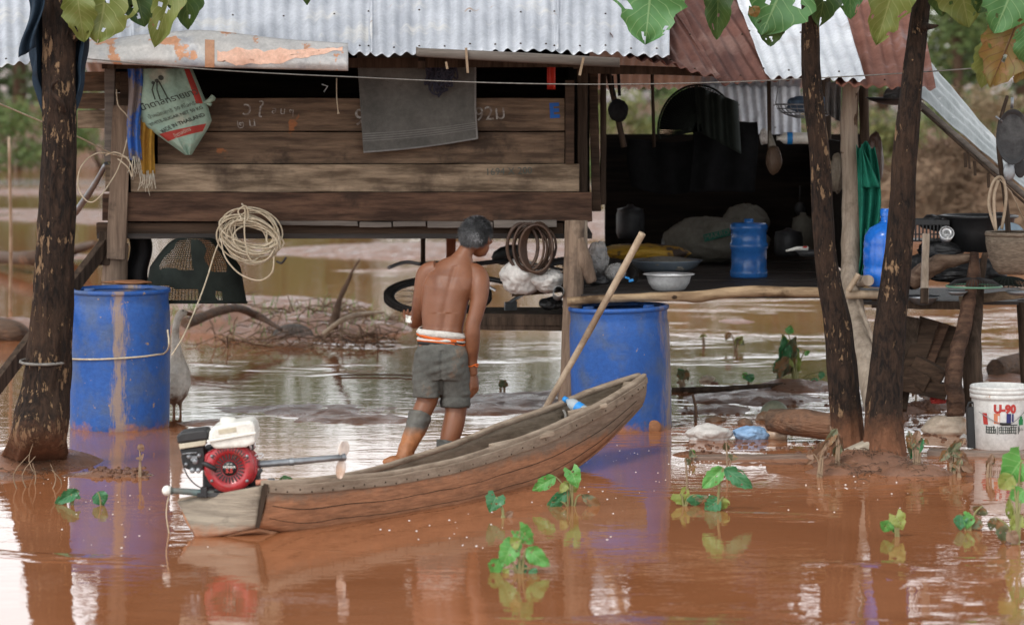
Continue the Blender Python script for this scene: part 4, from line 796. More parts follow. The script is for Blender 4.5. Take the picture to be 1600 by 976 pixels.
def sackf(u, v):      # u across, v down; leans to the right towards a pointed corner
    cx = 256 + 24 * v + 14 * v * v; top = 104; py = 104 + 138 * v; w_ = 42 * (1 + .28 * math.sin(v * 2.6)) * (1 - max(0, v - .62) ** 1.15 * 2.75) if v > 0 else 42
    px = cx + (u - .5) * 2 * max(w_, 1.2) ; py += 0 * u; th = .1 * math.sin(math.pi * min(1, max(0, u))) ** .6 * math.sin(math.pi * (.12 + .8 * v))
    py += -14 * (u - .5) * v * (1 - v)
    return P(px, py, 17.82 - th + .03 * noise.noise(V((u * 3.5, v * 4, 7))) + .012 * abs(noise.noise(V((u * 7 + v * 4, v * 6 - u * 5, 3)))) + .012 * math.sin(u * 9 - v * 11) * v * (u > .1))
mb = MB(); mb.grid(sackf, 44, 50); mb.grid(lambda u, v: sackf(1 - u, v) * 1.0 + V((0, 2 * (17.86 - sackf(1 - u, v).y), 0)) * .5, 20, 24)
sk = ob('sugar_sack', mb, m_sackg, label='pale green woven sugar sack hung up by a knot at the left of the wall', cat='sack')
mb = MB(); mb.tube([P(305, 152, 17.84), P(318, 160, 17.8), P(328, 157, 17.79), P(334, 152, 17.8)], [.015, .007, .016, .02], 10, rough=.3, rs=60, sub=4); mb.tube([P(318, 159, 17.8), P(330, 164, 17.79)], [.006, .012], 8); ob('knot', mb, m_sackg, sk)
CT = 15
def sktxt(t_, u0, v0, size, mat, rot=-22, bold=0, cuts=0):
    ca, sa = math.cos(R(rot)), math.sin(R(rot))
    def f(x, y):
        X = x * ca - y * sa; Y_ = x * sa + y * ca; v = v0 - Y_ / .54
        w_ = .165 * 2; u = u0 + X / w_
        u = min(max(u, .01), .99); v = min(max(v, .01), .97); return sackf(u, v) + V((0, -.0035, 0))
    ob('lettering', text_mb(t_, size, f, cuts=cuts, bold=bold), mat, sk)
sktxt('น้ำตาลทรายขาว', .48, .375, .052, m_ink, rot=17, bold=.0006, cuts=1); sktxt('น้ำหนักสุทธิ 50 กิโลกรัม', .5, .49, .03, m_ink, rot=18); sktxt('WHITE-SUGAR NET 50 KG', .5, .565, .026, m_ink, rot=19, bold=.0004); sktxt('MADE IN THAILAND', .54, .645, .03, m_ink, rot=21, bold=.0008)
mb = MB()
def bandf(u, v): return sackf(.06 + .88 * u, .80 - .10 * u + (v - .5) * .085) + V((0, -.003, 0))
mb.grid(bandf, 30, 4); ob('red_band', mb, m_redink, sk)
sktxt('น้ำตาลมิตร', .52, .752, .03, m_sackg, rot=20)
mb = MB()      # two printed ants or insects: simple long-legged figure
def insect(cu, cv, s_):
    def e(x, y): return sackf(cu + x * s_, cv + y * s_) + V((0, -.004, 0))
    for (x, y, r) in ((-.3, .1, .14), (0, 0, .17), (.35, -.15, .22)):
        b = len(mb.v); mb.vert(e(x, y))
        for i in range(12): mb.vert(e(x + r * math.cos(i * .5236), y + r * .6 * math.sin(i * .5236)))
        for i in range(12): mb.face((b, b + 1 + i, b + 1 + (i + 1) % 12), 0, False)
    for (x0, x1, x2) in ((-.2, -.45, -.35), (0, -.1, .0), (.15, .35, .55)):
        mb.tube([e(x0, .05), e(x1, .45), e(x2, .95)], .0035, 4)
insect(.34, .16, .22); ob('printed_figure', mb, m_ink, sk)
mb = MB(); mb.grid(lambda u, v: sackf(.86 + .1 * u, .03 + .4 * v) + V((0, -.003, 0)), 4, 14); ob('red_edge_print', mb, m_redink, sk)
def strip(name, px0, px1, py0, py1, Y, mat, label, lean, fray=14):
    mb = MB(); mb.grid(lambda u, v: P(px0 + (px1 - px0) * (u * (1 - .15 * v)) + lean * v + 2 * math.sin(v * 7), py0 + (py1 - py0) * v + 5 * noise.noise(V((u * 8, 1, 2))) * v, Y + .018 * math.sin(u * 12 + v * 3)), 20, 30)
    o = ob(name, mb, mat, label=label, cat='cloth', sol=.003); mb = MB(); rg = random.Random(px0)
    for k in range(fray):
        x = px0 + (px1 - px0) * rg.random() * .85 + lean; mb.tube([P(x, py1 - 6, Y - .01), P(x + rg.uniform(-4, 4), py1 + 10, Y - .02), P(x + rg.uniform(-6, 6), py1 + rg.uniform(15, 36), Y - .01)], .0017, 4, sub=3)
    ob('fringe', mb, m_fray, o)
strip('cloth_strip', 199, 222, 100, 250, 17.78, m_bluec, 'muddy blue cloth strip hanging at the left corner of the house', 2, 10)
strip('cloth_strip', 222, 247, 108, 272, 17.82, m_yelc, 'frayed yellow cloth strip hanging between blue strip and sack', -2, 18)
mb = MB(); mb.tube([P(526, 122, 17.8), P(526, 150, 17.8), P(528, 172, 17.8), P(529, 178, 17.8)], [.003, .003, .003, .009], 6, sub=4); ob('twine', mb, m_rope, label='short tan cord hanging left of the grey towel', cat='cord')
mb = MB(); mb.grid(lambda u, v: P(855 + 13 * u, 95 + 45 * v, 18.0 + .02 * math.sin(u * 5)), 6, 8); ob('red_cloth', mb, M('red_plastic', (.5, .03, .015), rough=.5), label='red plastic strip in the dark gap under the gutter', cat='strip', sol=.002)
for px, lb in ((505, 'thin pale hook left in the dark gap'), ):
    mb = MB(); mb.tube([P(503, 132, 18.1), P(512, 135, 18.1), P(506, 144, 18.1)], .004, 6); ob('wire_hook', mb, m_bright, label='small bright hook in the dark gap left of the towel', cat='hook')
# fish trap hanging under the floor
def net(name, fn, nu, nv, mat, thick, parent=None, **k):
    mb = MB(); mb.grid(fn, nu, nv); o = ob(name, mb, mat, parent, **k); q = o.modifiers.new('w', 'WIREFRAME'); q.thickness = thick; q.use_replace = True; return o
def trapf(u, v):
    a = math.pi * u; top = 366; px = 305 - 80 * math.cos(a) * (.78 + .22 * v); z_ = 1 - v
    py = 372 + 100 * v - 26 * math.sin(a) * (1 - v) ** 2 * 0 ; px = 305 + (px - 305) * (1 if v > .45 else (.42 + .58 * (v / .45) ** .55))
    return P(px, py, 18.0 - .22 * math.sin(a))
net('fish_trap', trapf, 46, 34, m_net, .0045, label='dark net fish trap hanging under the house floor', cat='trap')
FT = bpy.data.objects['fish_trap']
mb = MB(); mb.grid(lambda u, v: trapf(.02 + (.2 + .07 * noise.noise(V((v * 4, 1, 0)))) * u, .02 + .96 * v) + V((0, -.006, 0)), 10, 14); mb.grid(lambda u, v: trapf(.44 + (.12 + .1 * noise.noise(V((v * 4, 5, 0)))) * u + .1 * v, .02 + .97 * v) + V((0, -.006, 0)), 8, 14); mb.grid(lambda u, v: trapf(.72 + .04 * math.sin(v * 5) + .25 * u, .02 + .97 * v) + V((0, -.006, 0)), 10, 14)
mb.grid(lambda u, v: trapf(u, .5 + .08 * noise.noise(V((u * 5, 0, 0))) + (.3 + .1 * noise.noise(V((u * 6, 3, 0)))) * v) + V((0, -.004, 0)), 30, 6); mb.grid(lambda u, v: P(228 + 155 * u, 372 + 100 * v, 18.03) if True else 0, 2, 2) if False else None
ob('cloth_panel', mb, m_net, FT)
mb = MB(); mb.tube([trapf(i / 30, 1) for i in range(31)], .009, 6); mb.tube([trapf(0, 1), trapf(1, 1)], .009, 6); ob('hoop', mb, m_net, FT)
# ------------------------------------------------------------------ bicycle lying on the shelf
def bicycle():
    c = P(684, 462, 18.4); t = T('bicycle', 'old black bicycle lying on its side under the house floor', 'bicycle', c)
    M3 = Matrix.Rotation(R(15), 3, 'X') @ Matrix.Rotation(R(24), 3, 'Z') @ Matrix.Rotation(R(-90), 3, 'X')
    def q(x, z, y=0): return c + M3 @ V((x, y, z))
    def wheel(x):
        w = MB(); n = 90; ring = [q(x + .31 * math.cos(2 * math.pi * i / n), .31 * math.sin(2 * math.pi * i / n)) for i in range(n + 1)]; w.tube(ring, .024, 10, cap=False)
        ax = M3 @ V((0, 1, 0))
        for i in range(n):
            a = 2 * math.pi * i / n
            for s_ in (-1, 1):
                r = M3 @ V((math.cos(a), 0, math.sin(a))); p = c + M3 @ V((x, 0, 0)) + r * .333 + ax * .011 * s_; w.box(p, (.012, .012, .012), M3 @ Matrix.Rotation(-a, 3, 'Y'))
        o = ob('wheel', w, m_rubber, t); w = MB(); w.tube([q(x + .28 * math.cos(2 * math.pi * i / 60), .28 * math.sin(2 * math.pi * i / 60)) for i in range(61)], .01, 8, cap=False); ob('rim', w, m_pan, o)
        w = MB()
        for i in range(24): a = 2 * math.pi * i / 24; w.tube([q(x + .02 * math.cos(a + 1), .02 * math.sin(a + 1), .03 * (-1) ** i), q(x + .28 * math.cos(a), .28 * math.sin(a))], .0015, 4, cap=False)
        w.tube([q(x, 0, -.05), q(x, 0, .05)], .016, 8); ob('spokes', w, m_pan, o)
    wheel(0); wheel(1.02)
    f = MB(); B_ = (.58, -.04); H_ = (.17, .5); S_ = (.72, .46); R_ = (1.02, 0)
    for a, b, r in ((H_, B_, .017), (H_, S_, .015), (S_, B_, .015), (B_, R_, .01), (S_, R_, .009), ((.2, .42), (0, 0), .013), (H_, (.14, .62), .013)): f.tube([q(*a), q(*b)], r, 10)
    ob('frame', f, m_blackp, t)
    f = MB(); f.tube([q(-.1, .58, -.02), q(.04, .64, -.02), q(.14, .62, 0), q(.26, .66, .02), q(.4, .6, .02)], .012, 8, sub=4); ob('handlebar', f, m_steel, t)
    f = MB(); f.ball(q(.74, .56), (.13, .07, .03), 12, rot=M3); ob('saddle', f, m_blackp, t)
    f = MB(); f.lathe([(.09, -.004), (.095, 0), (.09, .004)], q(*B_), 24, ax=M3 @ Matrix.Rotation(R(90), 3, 'X'), cap=True); f.tube([q(.58, -.04, .05), q(.44, -.13, .06)], .011, 6); f.tube([q(.58, -.04, -.05), q(.72, .05, -.06)], .011, 6); f.box(q(.44, -.13, .1), (.08, .08, .02), M3); ob('crank', f, m_steel, t)
bicycle()
mb = MB(); mb.box(P(768, 450, 18.3), (.06, .1, .012), Matrix.Rotation(.5, 3, 'Y')); ob('foil_packet', mb, m_bright, label='small shiny packet lying on the bicycle', cat='packet', bev=.003)
mb = MB()
for k in range(6): mb.tube([P(826 + 3 * k + (24 + 2 * (k % 3)) * math.cos(a * .4), 386 + 2 * math.sin(k * 2) + (34 + 3 * math.cos(k * 1.7)) * math.sin(a * .4), 17.82 + .018 * k) for a in range(17)], .008, 7, cap=False, sub=2)
for k in range(7): mb.tube([P(838 + 26 * math.cos(a * .4) * (1 - .05 * k) + k, 388 + 37 * math.sin(a * .4) * (1 + .02 * k), 17.78 + .012 * k + .01 * math.sin(a)) if k < 5 else P(822 + 24 * math.cos(a * .4) - k, 385 + 36 * math.sin(a * .4), 17.86 + .01 * math.cos(a)) for a in range(17)], .009, 8, cap=False, sub=2)
ob('hose_coil', mb, m_hose, label='coil of brown hose hanging from the floor right of the man', cat='hose')
def crum(name, c, r, mat, label, cat='bag', rough=.4, rs=9, n=64, extra=None, fine=.09, **k):
    mb = MB(); c = V(c); o = rnd(0, 30); rx, ry, rz = r
    def f(u, v):
        a = 2 * math.pi * u; e = math.pi * (v - .5); d = V((math.cos(e) * math.cos(a), math.cos(e) * math.sin(a), math.sin(e)))
        rough_ = rough * (.55 if 'bag' in name or 'sack' in name else 1); w = 1 + rough_ * .8 * noise.noise(d * 1.3 + V((o, 0, 0))) + rough_ * .3 * (.5 - abs(noise.noise(d * 2.6 + V((o, 3, 0)))) * 2.4) + fine * (.6 if 'bag' in name or 'sack' in name else 1) * (.5 - 2.5 * abs(noise.noise(V((d.x * 6, d.y * 6, d.z * (1.8 if 'bag' in name or 'sack' in name else 6))) + V((0, o, 0))))); p = V((d.x * rx, d.y * ry, d.z * rz)) * w
        return c + p
    mb.grid(f, n, n // 2, cu=True); mb.f = mb.f
    if extra: extra(mb)
    return ob(name, mb, mat, label=label, cat=cat, **k)
crum('plastic_sack', P(815, 432, 17.95), (.13, .12, .11), m_bagw, 'white plastic sack stuffed under the floor left of the post', 'sack'); crum('plastic_sack', P(855, 438, 17.9), (.1, .1, .07), m_bagw, 'small white plastic bundle right of the white sack', 'sack')
mb = MB(); mb.lathe([(.03, 0), (.033, 0), (.033, -.35)], P(873, 455, 17.6), 24, ax=Matrix.Rotation(R(82), 3, 'X') @ Matrix.Rotation(0, 3, 'Z')); mb.lathe([(.03, 0), (.028, -.34)], P(873, 455, 17.6), 24, ax=Matrix.Rotation(R(82), 3, 'X')); ob('drain_pipe', mb, M('grey_pvc', (.2, .21, .21), (.15, .15, .15), rough=.5), label='end of a grey plastic pipe under the floor beside the post', cat='pipe')
crum('black_bundle', P(862, 474, 18.1), (.07, .1, .04), m_blackp, 'black plastic bundle on the shelf beside the bicycle', 'bundle')
# ------------------------------------------------------------------ kitchen
crum('clear_bag', P(935, 402, 17.9), (.065, .08, .1), m_bagc, 'crumpled clear plastic bag on the deck beside the post'); crum('clear_bag', P(962, 425, 17.85), (.06, .06, .055), m_bagc, 'smaller clear plastic bag next to the blue clip')
crum('tin_can', P(932, 437, 17.85), (.075, .06, .035), m_pan, 'dark flat bundle behind the deck pole', 'bundle')
mb = MB(); mb.box(P(980, 434, 17.8), (.03, .05, .01), Matrix.Rotation(.3, 3, 'Y')); mb.box(P(986, 438, 17.8), (.03, .04, .015), Matrix.Rotation(-.2, 3, 'Y')); ob('blue_clip', mb, m_cap, label='small bright blue clip on the kitchen deck', cat='clip', bev=.003)
bw = T('metal_bowl', 'shiny dented aluminium bowl at the front of the kitchen deck', 'bowl', P(1045, 456, 17.95)); bc = WL[bw]; k_ = 17.9 / F
mb = MB(); mb.lathe([(.001, .004), (.07, .004), (.1, .02), (.125, .055), (.137, .1)], bc, 48); mb.lathe([(.133, .1), (.12, .055), (.095, .025), (.001, .012)], bc, 48); ob('basin', mb, m_bright, bw)
mb = MB(); mb.lathe([(.133, .1), (.156, .106), (.158, .11), (.154, .112), (.133, .105)], bc, 48); ob('rim', mb, m_bright, bw)
mb = MB(); tc_ = P(1041, 424, 19.4); mb.lathe([(.001, .0), (.15, .0), (.2, .03), (.235, .07), (.24, .078), (.232, .076), (.195, .036), (.14, .012), (.001, .012)], tc_, 56); tr = ob('enamel_tray', mb, m_enamel, label='wide grey enamel tray heaped with grain', cat='tray')
mb = MB(); mb.ball(tc_ + V((0, 0, .05)), (.2, .2, .05), 40, rough=.25, rs=14); ob('grain', mb, m_rice, label='wet grain heaped in the enamel tray', cat='grain')
jg = T('water_jug', 'squat cylindrical blue water jug standing on the kitchen deck', 'jug', P(1170, 434, 19.2)); jc = WL[jg]
mb = MB(); mb.lathe([(.001, 0), (.11, 0), (.122, .012), (.123, .05), (.116, .06), (.116, .185), (.123, .195), (.124, .225), (.116, .235), (.116, .31), (.124, .32), (.123, .345), (.11, .358), (.04, .362), (.001, .362)], jc, 48); ob('body', mb, m_jug, jg)
mb = MB(); mb.lathe([(.03, .36), (.03, .385), (.001, .386)], jc, 20); ob('cap', mb, m_jug, jg)
rs_ = crum('rice_sack', P(1120, 375, 20.6), (.36, .22, .16), m_ricebag, 'dull white rice sack lying at the back of the kitchen', 'sack', .35); crum('rice_sack', P(1165, 350, 20.8), (.17, .15, .14), m_ricebag, 'upper dull white sack leaning on the back wall', 'sack', .3)
mb = MB(); mb.plank(P(1100, 372, 20.32), P(1140, 362, 20.32), .05, .01, n=6); ob('green_print', mb, m_green, rs_)
def wt2(t_, c, size, mat, parent, rot=0, name='lettering', bold=0):
    ca, sa = math.cos(R(rot)), math.sin(R(rot)); ob(name, text_mb(t_, size, lambda x, y: c + V((x * ca - y * sa, 0, x * sa + y * ca)), bold=bold), mat, parent)
wt2('MAKRO', P(1120, 367, 20.31), .05, m_ricebag, rs_, 14)
crum('yellow_sack', P(1000, 395, 19.9), (.32, .2, .06), m_yelbag, 'yellow and black printed sack lying flat in the kitchen', 'sack', .3)
pn = T('frying_pan', 'dark shallow pan with white handle at the right end of the deck', 'pan', P(1275, 400, 18.6)); mb = MB(); mb.lathe([(.001, 0), (.1, 0), (.13, .035), (.125, .035), (.095, .006), (.001, .006)], WL[pn], 32); ob('dish', mb, m_pan, pn); mb = MB(); mb.tube([P(1262, 388, 18.55), P(1245, 388, 18.5), P(1228, 392, 18.5)], [.014, .012, .006], 8, flat=.5); ob('handle', mb, m_white, pn); mb = MB(); mb.ball(P(1258, 386, 18.52), (.016, .006, .006), 10); ob('red_dot', mb, m_colr, pn)
def hang(name, x0, x1, y0, y1, Y, mat, label, cat, sag=.06, par=None, low=None, **k):
    mb = MB(); o = rnd(0, 20)
    mb.grid(lambda u, v: P(x0 + (x1 - x0) * (u + .03 * math.sin(v * 4 + o)), y0 + (y1 - y0) * v * (low(u) if low else 1) + sag * 160 * math.sin(math.pi * u) * (.5 + .5 * v) * .3 + 3 * noise.noise(V((u * 4, o, 0))), Y + .025 * math.sin(u * 14 + o) * (.3 + v) + .01 * noise.noise(V((u * 6, v * 6, o)))), 40, 24); return ob(name, mb, mat, label=label, cat=cat, sol=.003, **k)
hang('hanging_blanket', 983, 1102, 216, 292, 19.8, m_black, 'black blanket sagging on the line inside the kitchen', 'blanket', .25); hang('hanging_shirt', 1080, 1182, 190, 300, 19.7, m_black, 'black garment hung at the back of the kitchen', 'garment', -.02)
mb = MB()
def capf(u, v): a = R(-200 + 220 * u); return P(1090 + 62 * math.cos(a) * v * 1.0, 205 + 72 * math.sin(a) * v * (1 if math.sin(a) < 0 else .5), 19.3 - .18 * (1 - v * v))
net('landing_net', capf, 54, 20, m_net, .006, label='dark round landing net hanging in the kitchen opening', cat='net'); o_ = bpy.data.objects['landing_net']
mb = MB(); mb.tube([capf(i / 40, 1) for i in range(41)], .007, 6); ob('hoop', mb, m_net, o_); mb = MB(); mb.grid(lambda u, v: capf(.1 + .45 * u, v * .97), 14, 10); ob('net_cloth', mb, m_black, o_)
mb = MB(); mb.grid(lambda u, v: P(1085 + 68 * u + 5 * v, 133 + 42 * u * v + (205 - 133) * v * (1 - .45 * u) + 26 * u, 19.1 + .03 * math.sin(u * 20)), 20, 14); ob('folded_net', mb, m_net, label='folded dark netting over the landing net', cat='net', sol=.004)
crum('hanging_bag', P(966, 173, 18.0), (.06, .05, .07), m_black, 'dark bag hanging from the roof beside the wall end', 'bag', .3)
mb = MB(); mb.tube([P(960, 150, 18), P(957, 118, 18)], .006, 6); mb.tube([P(968, 150, 18), P(966, 112, 18)], .01, 6); ob('strap', mb, m_black, bpy.data.objects['hanging_bag'])
crum('mesh_bag', P(1209, 250, 18.2), (.05, .045, .09), M('brown_mesh', (.1, .06, .035), (.06, .035, .02), alpha=.75), 'brown mesh bag hanging from the thin kitchen post', 'bag', .2); mb = MB(); mb.tube([P(1207, 230, 18.2), P(1203, 205, 18.25)], [.025, .006], 8); ob('bag_neck', mb, m_ricebag, bpy.data.objects['mesh_bag'])
def wirebowl(c, r, d, label):
    t = T('wire_basket', label, 'basket', c); mb = MB()
    for k in range(5): q = math.cos(k * .3); mb.tube([V(c) + V((r * math.cos(a / 20 * 6.2832) * q, r * math.sin(a / 20 * 6.2832) * q, -d * math.sin(k * .3))) for a in range(21)], .003 if k else .005, 5, cap=False)
    for k in range(28): a = k / 28 * 6.2832; mb.tube([V(c) + V((r * math.cos(a) * math.cos(e), r * math.sin(a) * math.cos(e), -d * math.sin(e))) for e in (0, .4, .8, 1.2)], .002, 4, cap=False)
    ob('basket', mb, m_steel, t); mb = MB(); mb.tube([V(c) + V((-r, 0, 0)), V(c) + V((-r * .9, 0, .14)), V(c) + V((-r * .85, 0, .2))], .003, 5); ob('hanger', mb, m_steel, t)
    return t
w_ = P(1262, 163, 18.4); wirebowl(w_, .2, .09, 'wire basket with blue bag hanging behind the left twin trunk'); crum('blue_bundle', w_ + V((.0, 0, .0)), (.13, .1, .05), M('dull_blue_cloth', (.12, .2, .3), (.08, .13, .2)), 'grey blue bundle in the left wire basket', 'bundle')
w_ = P(1400, 152, 18.2); mb = MB(); mb.lathe([(.001, -.05), (.08, -.045), (.16, -.02), (.19, 0), (.17, -.004)], w_, 32); ob('hanging_wok', mb, m_pan, label='dark shallow wok hanging under the orange rusty sheet', cat='wok'); crum('grey_bundle', w_ + V((.04, .05, .02)), (.1, .1, .045), M('grey_bundle', (.14, .14, .14), (.2, .2, .2)), 'grey bundle lying in the hanging wok', 'bundle')
bt = T('plastic_bottle', 'white bottle with blue label lying on the kitchen wall beside the trunk', 'bottle', P(1238, 218, 18.8)); mb = MB(); ax = Matrix.Rotation(R(90), 3, 'Y'); mb.lathe([(.01, -.1), (.014, -.1), (.014, -.08), (.035, -.055), (.038, -.03), (.036, .05), (.038, .1), (.03, .11), (.001, .11)], P(1238, 216, 18.8), 24, ax=ax); ob('body', mb, m_white, bt); mb = MB(); mb.lathe([(.039, -.035), (.039, .0)], P(1238, 216, 18.8), 24, ax=ax); ob('label_band', mb, m_cap, bt)
crum('white_bundle', P(1194, 214, 18.9), (.03, .03, .05), m_bagw, 'small white plastic bundle behind the thin kitchen post', 'bundle', .3)
mb = MB(); mb.grid(lambda u, v: P(200 + 34 * u + 4 * math.sin(v * 6), 366 + 80 * v, 18.3 + .05 * math.sin(u * 6)), 12, 12); ob('dark_area_fill', mb, m_black, label='black sheet filling the dark area under the floor between left post and fish trap', cat='cloth', sol=.004)  # plain black sheet added to fill the dark area left of the trap
hang('grey_hat', 1290, 1314, 128, 190, 18.0, M('grey_felt', (.12, .12, .12), (.18, .18, .18)), 'grey cloth hanging left of the grey kitchen post', 'cloth', 0, low=lambda u: .75 + .3 * u)
crum('hanging_pouch', P(1308, 270, 18.0), (.05, .05, .12), M('tan_mesh_cloth', (.16, .13, .09), (.1, .08, .06)), 'dull tan pouch hanging left of the grey kitchen post', 'bag', .2)
gn = MB(); gn.grid(lambda u, v: P(1338 + 8 * v + (34 * u) * (.55 + .5 * math.sin(v * 3 + .6)) - 10 * max(0, v - .8) * 3, 226 + 214 * v + 6 * math.sin(u * 9), 17.62 + .03 * math.sin(u * 16 + v * 5)), 36, 40); gno = ob('green_net', gn, m_gnet, label='green netting hanging beside the grey kitchen post', cat='net', sol=.003)
gn = MB(); gn.grid(lambda u, v: P(1346 + 30 * u * v, 225 + 68 * v, 17.56 + .02 * math.sin(u * 12)), 14, 14); ob('net_fold', gn, m_gnet, gno, sol=.003); gn = MB(); gn.grid(lambda u, v: P(1352 + 26 * u, 358 + 10 * u + (8 + 4 * u) * v, 17.55 + .01 * math.sin(u * 12)), 14, 4); ob('net_fold', gn, m_gnet, gno, sol=.003)
crum('hanging_sack', P(1367, 250, 18.2), (.055, .06, .17), M('brown_red_bag', (.09, .05, .035), (.05, .03, .025), (.25, .05, .04), rough=.4), 'dark brown plastic bag hanging between post and right trunk', 'bag', .25)
# table top things
dj = T('demijohn', 'bright blue water bottle with narrow neck standing on the table', 'bottle', P(1385, 447, 17.45)); q = WL[dj]; mb = MB(); mb.lathe([(.001, 0), (.12, 0), (.135, .015), (.137, .1), (.132, .115), (.137, .13), (.137, .22), (.132, .235), (.135, .25), (.128, .3), (.1, .345), (.045, .375), (.033, .385), (.033, .43)], q, 48); ob('body', mb, m_jug2, dj); mb = MB(); mb.lathe([(.037, .415), (.037, .455), (.03, .46), (.001, .46)], q, 24); ob('cap', mb, m_jug2, dj)
cr_ = T('plastic_crate', 'black perforated plastic crate on the table behind the right trunk', 'crate', P(1440, 372, 17.9)); q = WL[cr_]; mb = MB()
for k in range(12):
    mb.box(q + V((-.12 + .022 * k, -.13, .04)), (.01, .006, .1))
mb.box(q + V((0, -.13, .1)), (.3, .012, .03)); mb.box(q + V((0, .13, .1)), (.3, .012, .03)); mb.box(q + V((-.145, 0, .05)), (.012, .26, .13)); mb.box(q + V((.145, 0, .05)), (.012, .26, .13)); mb.box(q + V((0, 0, -.01)), (.28, .25, .01)); mb.box(q + V((0, -.13, .03)), (.28, .005, .008)); ob('shell', mb, m_blackp, cr_, bev=.002)
crate2 = P(1372, 348, 18.2); mb = MB(); mb.box(crate2, (.16, .2, .05)); mb.box(crate2 + V((0, 0, .03)), (.18, .22, .012)); ob('plastic_tray', mb, m_blackp, label='black plastic tray behind the demijohn neck', cat='tray', bev=.004)
bs = T('washing_basin', 'large black plastic basin with handle on the table', 'basin', P(1530, 392, 17.9)); q = WL[bs]; mb = MB(); mb.lathe([(.001, 0), (.17, 0), (.2, .12), (.215, .2), (.235, .205), (.238, .215), (.22, .22), (.21, .21), (.19, .12), (.16, .012), (.001, .012)], q, 48); ob('shell', mb, m_blackp, bs); mb = MB(); mb.tube([q + V((.02, -.24, .21)), q + V((.03, -.26, .235)), q + V((.1, -.25, .24)), q + V((.12, -.22, .215))], .007, 8, sub=4); ob('handle', mb, m_blackp, bs)
mb = MB(); mb.lathe([(.001, 0), (.05, 0), (.075, .03), (.08, .05), (.075, .05), (.045, .008), (.001, .008)], P(1578, 372, 17.6), 28, ax=Matrix.Rotation(R(50), 3, 'X')); ob('blue_bowl', mb, M('pale_blue_enamel', (.25, .34, .42), rough=.3), label='pale blue bowl behind the hanging basket', cat='bowl')
mb = MB(); mb.lathe([(.001, 0), (.035, 0), (.045, .07), (.04, .07)], P(1477, 372, 17.7), 24, ax=Matrix.Rotation(R(60), 3, 'X')); mb.lathe([(.02, .072), (.03, .074), (.03, .076)], P(1477, 372, 17.7), 24, ax=Matrix.Rotation(R(60), 3, 'X')); ob('tin_mug', mb, m_bright, label='shiny tin mug lying beside the black basin', cat='mug')
crum('cooking_pot', P(1470, 392, 17.85), (.14, .12, .07), m_pan, 'sooty black pot behind the split log', 'pot', .12); crum('rubber_tube', P(1490, 420, 17.8), (.18, .12, .05), m_blackp, 'black rubber bundle under the split log', 'bundle', .3)
for (px, py, Y, r, lb) in ((1500, 430, 17.75, (.2, .12, .05), 'wide black heap of rubber behind the split log'), (1430, 425, 17.8, (.09, .1, .1), 'dark grey bundle beside the thick trunk on the table'), (1545, 425, 17.6, (.12, .1, .08), 'dark heap below the woven basket'), (1462, 348, 18.2, (.1, .1, .05), 'dark pot lid between crate and basin')):
    crum('dark_bundle', P(px, py, Y), r, m_pan if px != 1500 else m_blackp, lb, 'bundle', .25)
for k, (px, py, Y, r, h, m_, lb) in enumerate(((1060, 400, 20.8, .12, .14, m_pan, 'sooty pot at the back of the kitchen behind the tray'), (1232, 400, 20.2, .1, .16, m_pan, 'dark pot standing right of the blue jug'), (1255, 396, 20.7, .08, .24, m_ricebag, 'dull pale canister at the back right of the kitchen'), (985, 372, 20.9, .1, .2, m_pan, 'dark kettle shape at the back left of the kitchen'), (1105, 385, 21.0, .09, .1, m_enamel, 'grey enamel bowl at the kitchen back wall'))):
    mb = MB(); mb.lathe([(.001, 0), (r * .85, 0), (r, h * .2), (r, h * .8), (r * .9, h), (r * .95, h * 1.03), (r * .3, h * 1.12), (.02, h * 1.2), (.001, h * 1.2)], P(px, py, Y), 28); ob('cooking_pot', mb, m_, label=lb, cat='pot')
for k, (px, py, l, lb) in enumerate(((1250, 320, .16, 'dull ladle hanging on the kitchen back wall'),)):
    mb = MB(); mb.tube([P(px, py - 30, 21.1), P(px, py, 21.1)], .006, 6); mb.ball(P(px, py + 6, 21.1), (.04, .02, .05), 12); ob('hanging_ladle', mb, m_pan, label=lb, cat='ladle')
log('split_log', [P(1422, 442, 17.4), P(1462, 414, 17.36), P(1490, 408, 17.36), P(1524, 400, 17.38)], [.045, .06, .04, .016], M('split_wood', (.07, .042, .028), (.2, .14, .1), (.045, .03, .02), rough=.8, scale=4, st=(2, 6, 6), bump=.8, bs=10), 'reddish split log lying on the table', 'log', n=7, rough=.35)
ml_ = T('wooden_mallet', 'grey wooden handle standing against the table edge', 'mallet', P(1445, 476, 17.2)); mb = MB(); mb.plank(P(1444, 474, 17.2), P(1447, 365, 17.3), .044, .03, up=(1, 0, 0), n=8); ob('handle', mb, m_postg, ml_, bev=.004); 
mb = MB(); mb.plank(P(1444, 474, 17.19), P(1444, 450, 17.2), .045, .036, up=(1, 0, 0), n=3); ob('head', mb, m_postd, ml_, bev=.004)
mb = MB(); wc = P(1442, 462, 17.45); mb.lathe([(.001, -.06), (.05, -.05), (.09, -.015), (.1, .0), (.085, -.012)], wc, 32); ob('small_wok', mb, m_steel, label='small grey metal bowl resting under the table edge', cat='bowl')
fg = T('fan_guard', 'green wire fan guard lying on the table edge', 'fan guard', P(1522, 447, 17.2)); q = WL[fg]; mb = MB()
for k in range(48): a = k / 48 * 6.2832; mb.tube([q + V((.03 * math.cos(a), .03 * math.sin(a), .05)), q + V((.11 * math.cos(a), .11 * math.sin(a), .035)), q + V((.158 * math.cos(a), .158 * math.sin(a), 0))], .002, 4, cap=False)
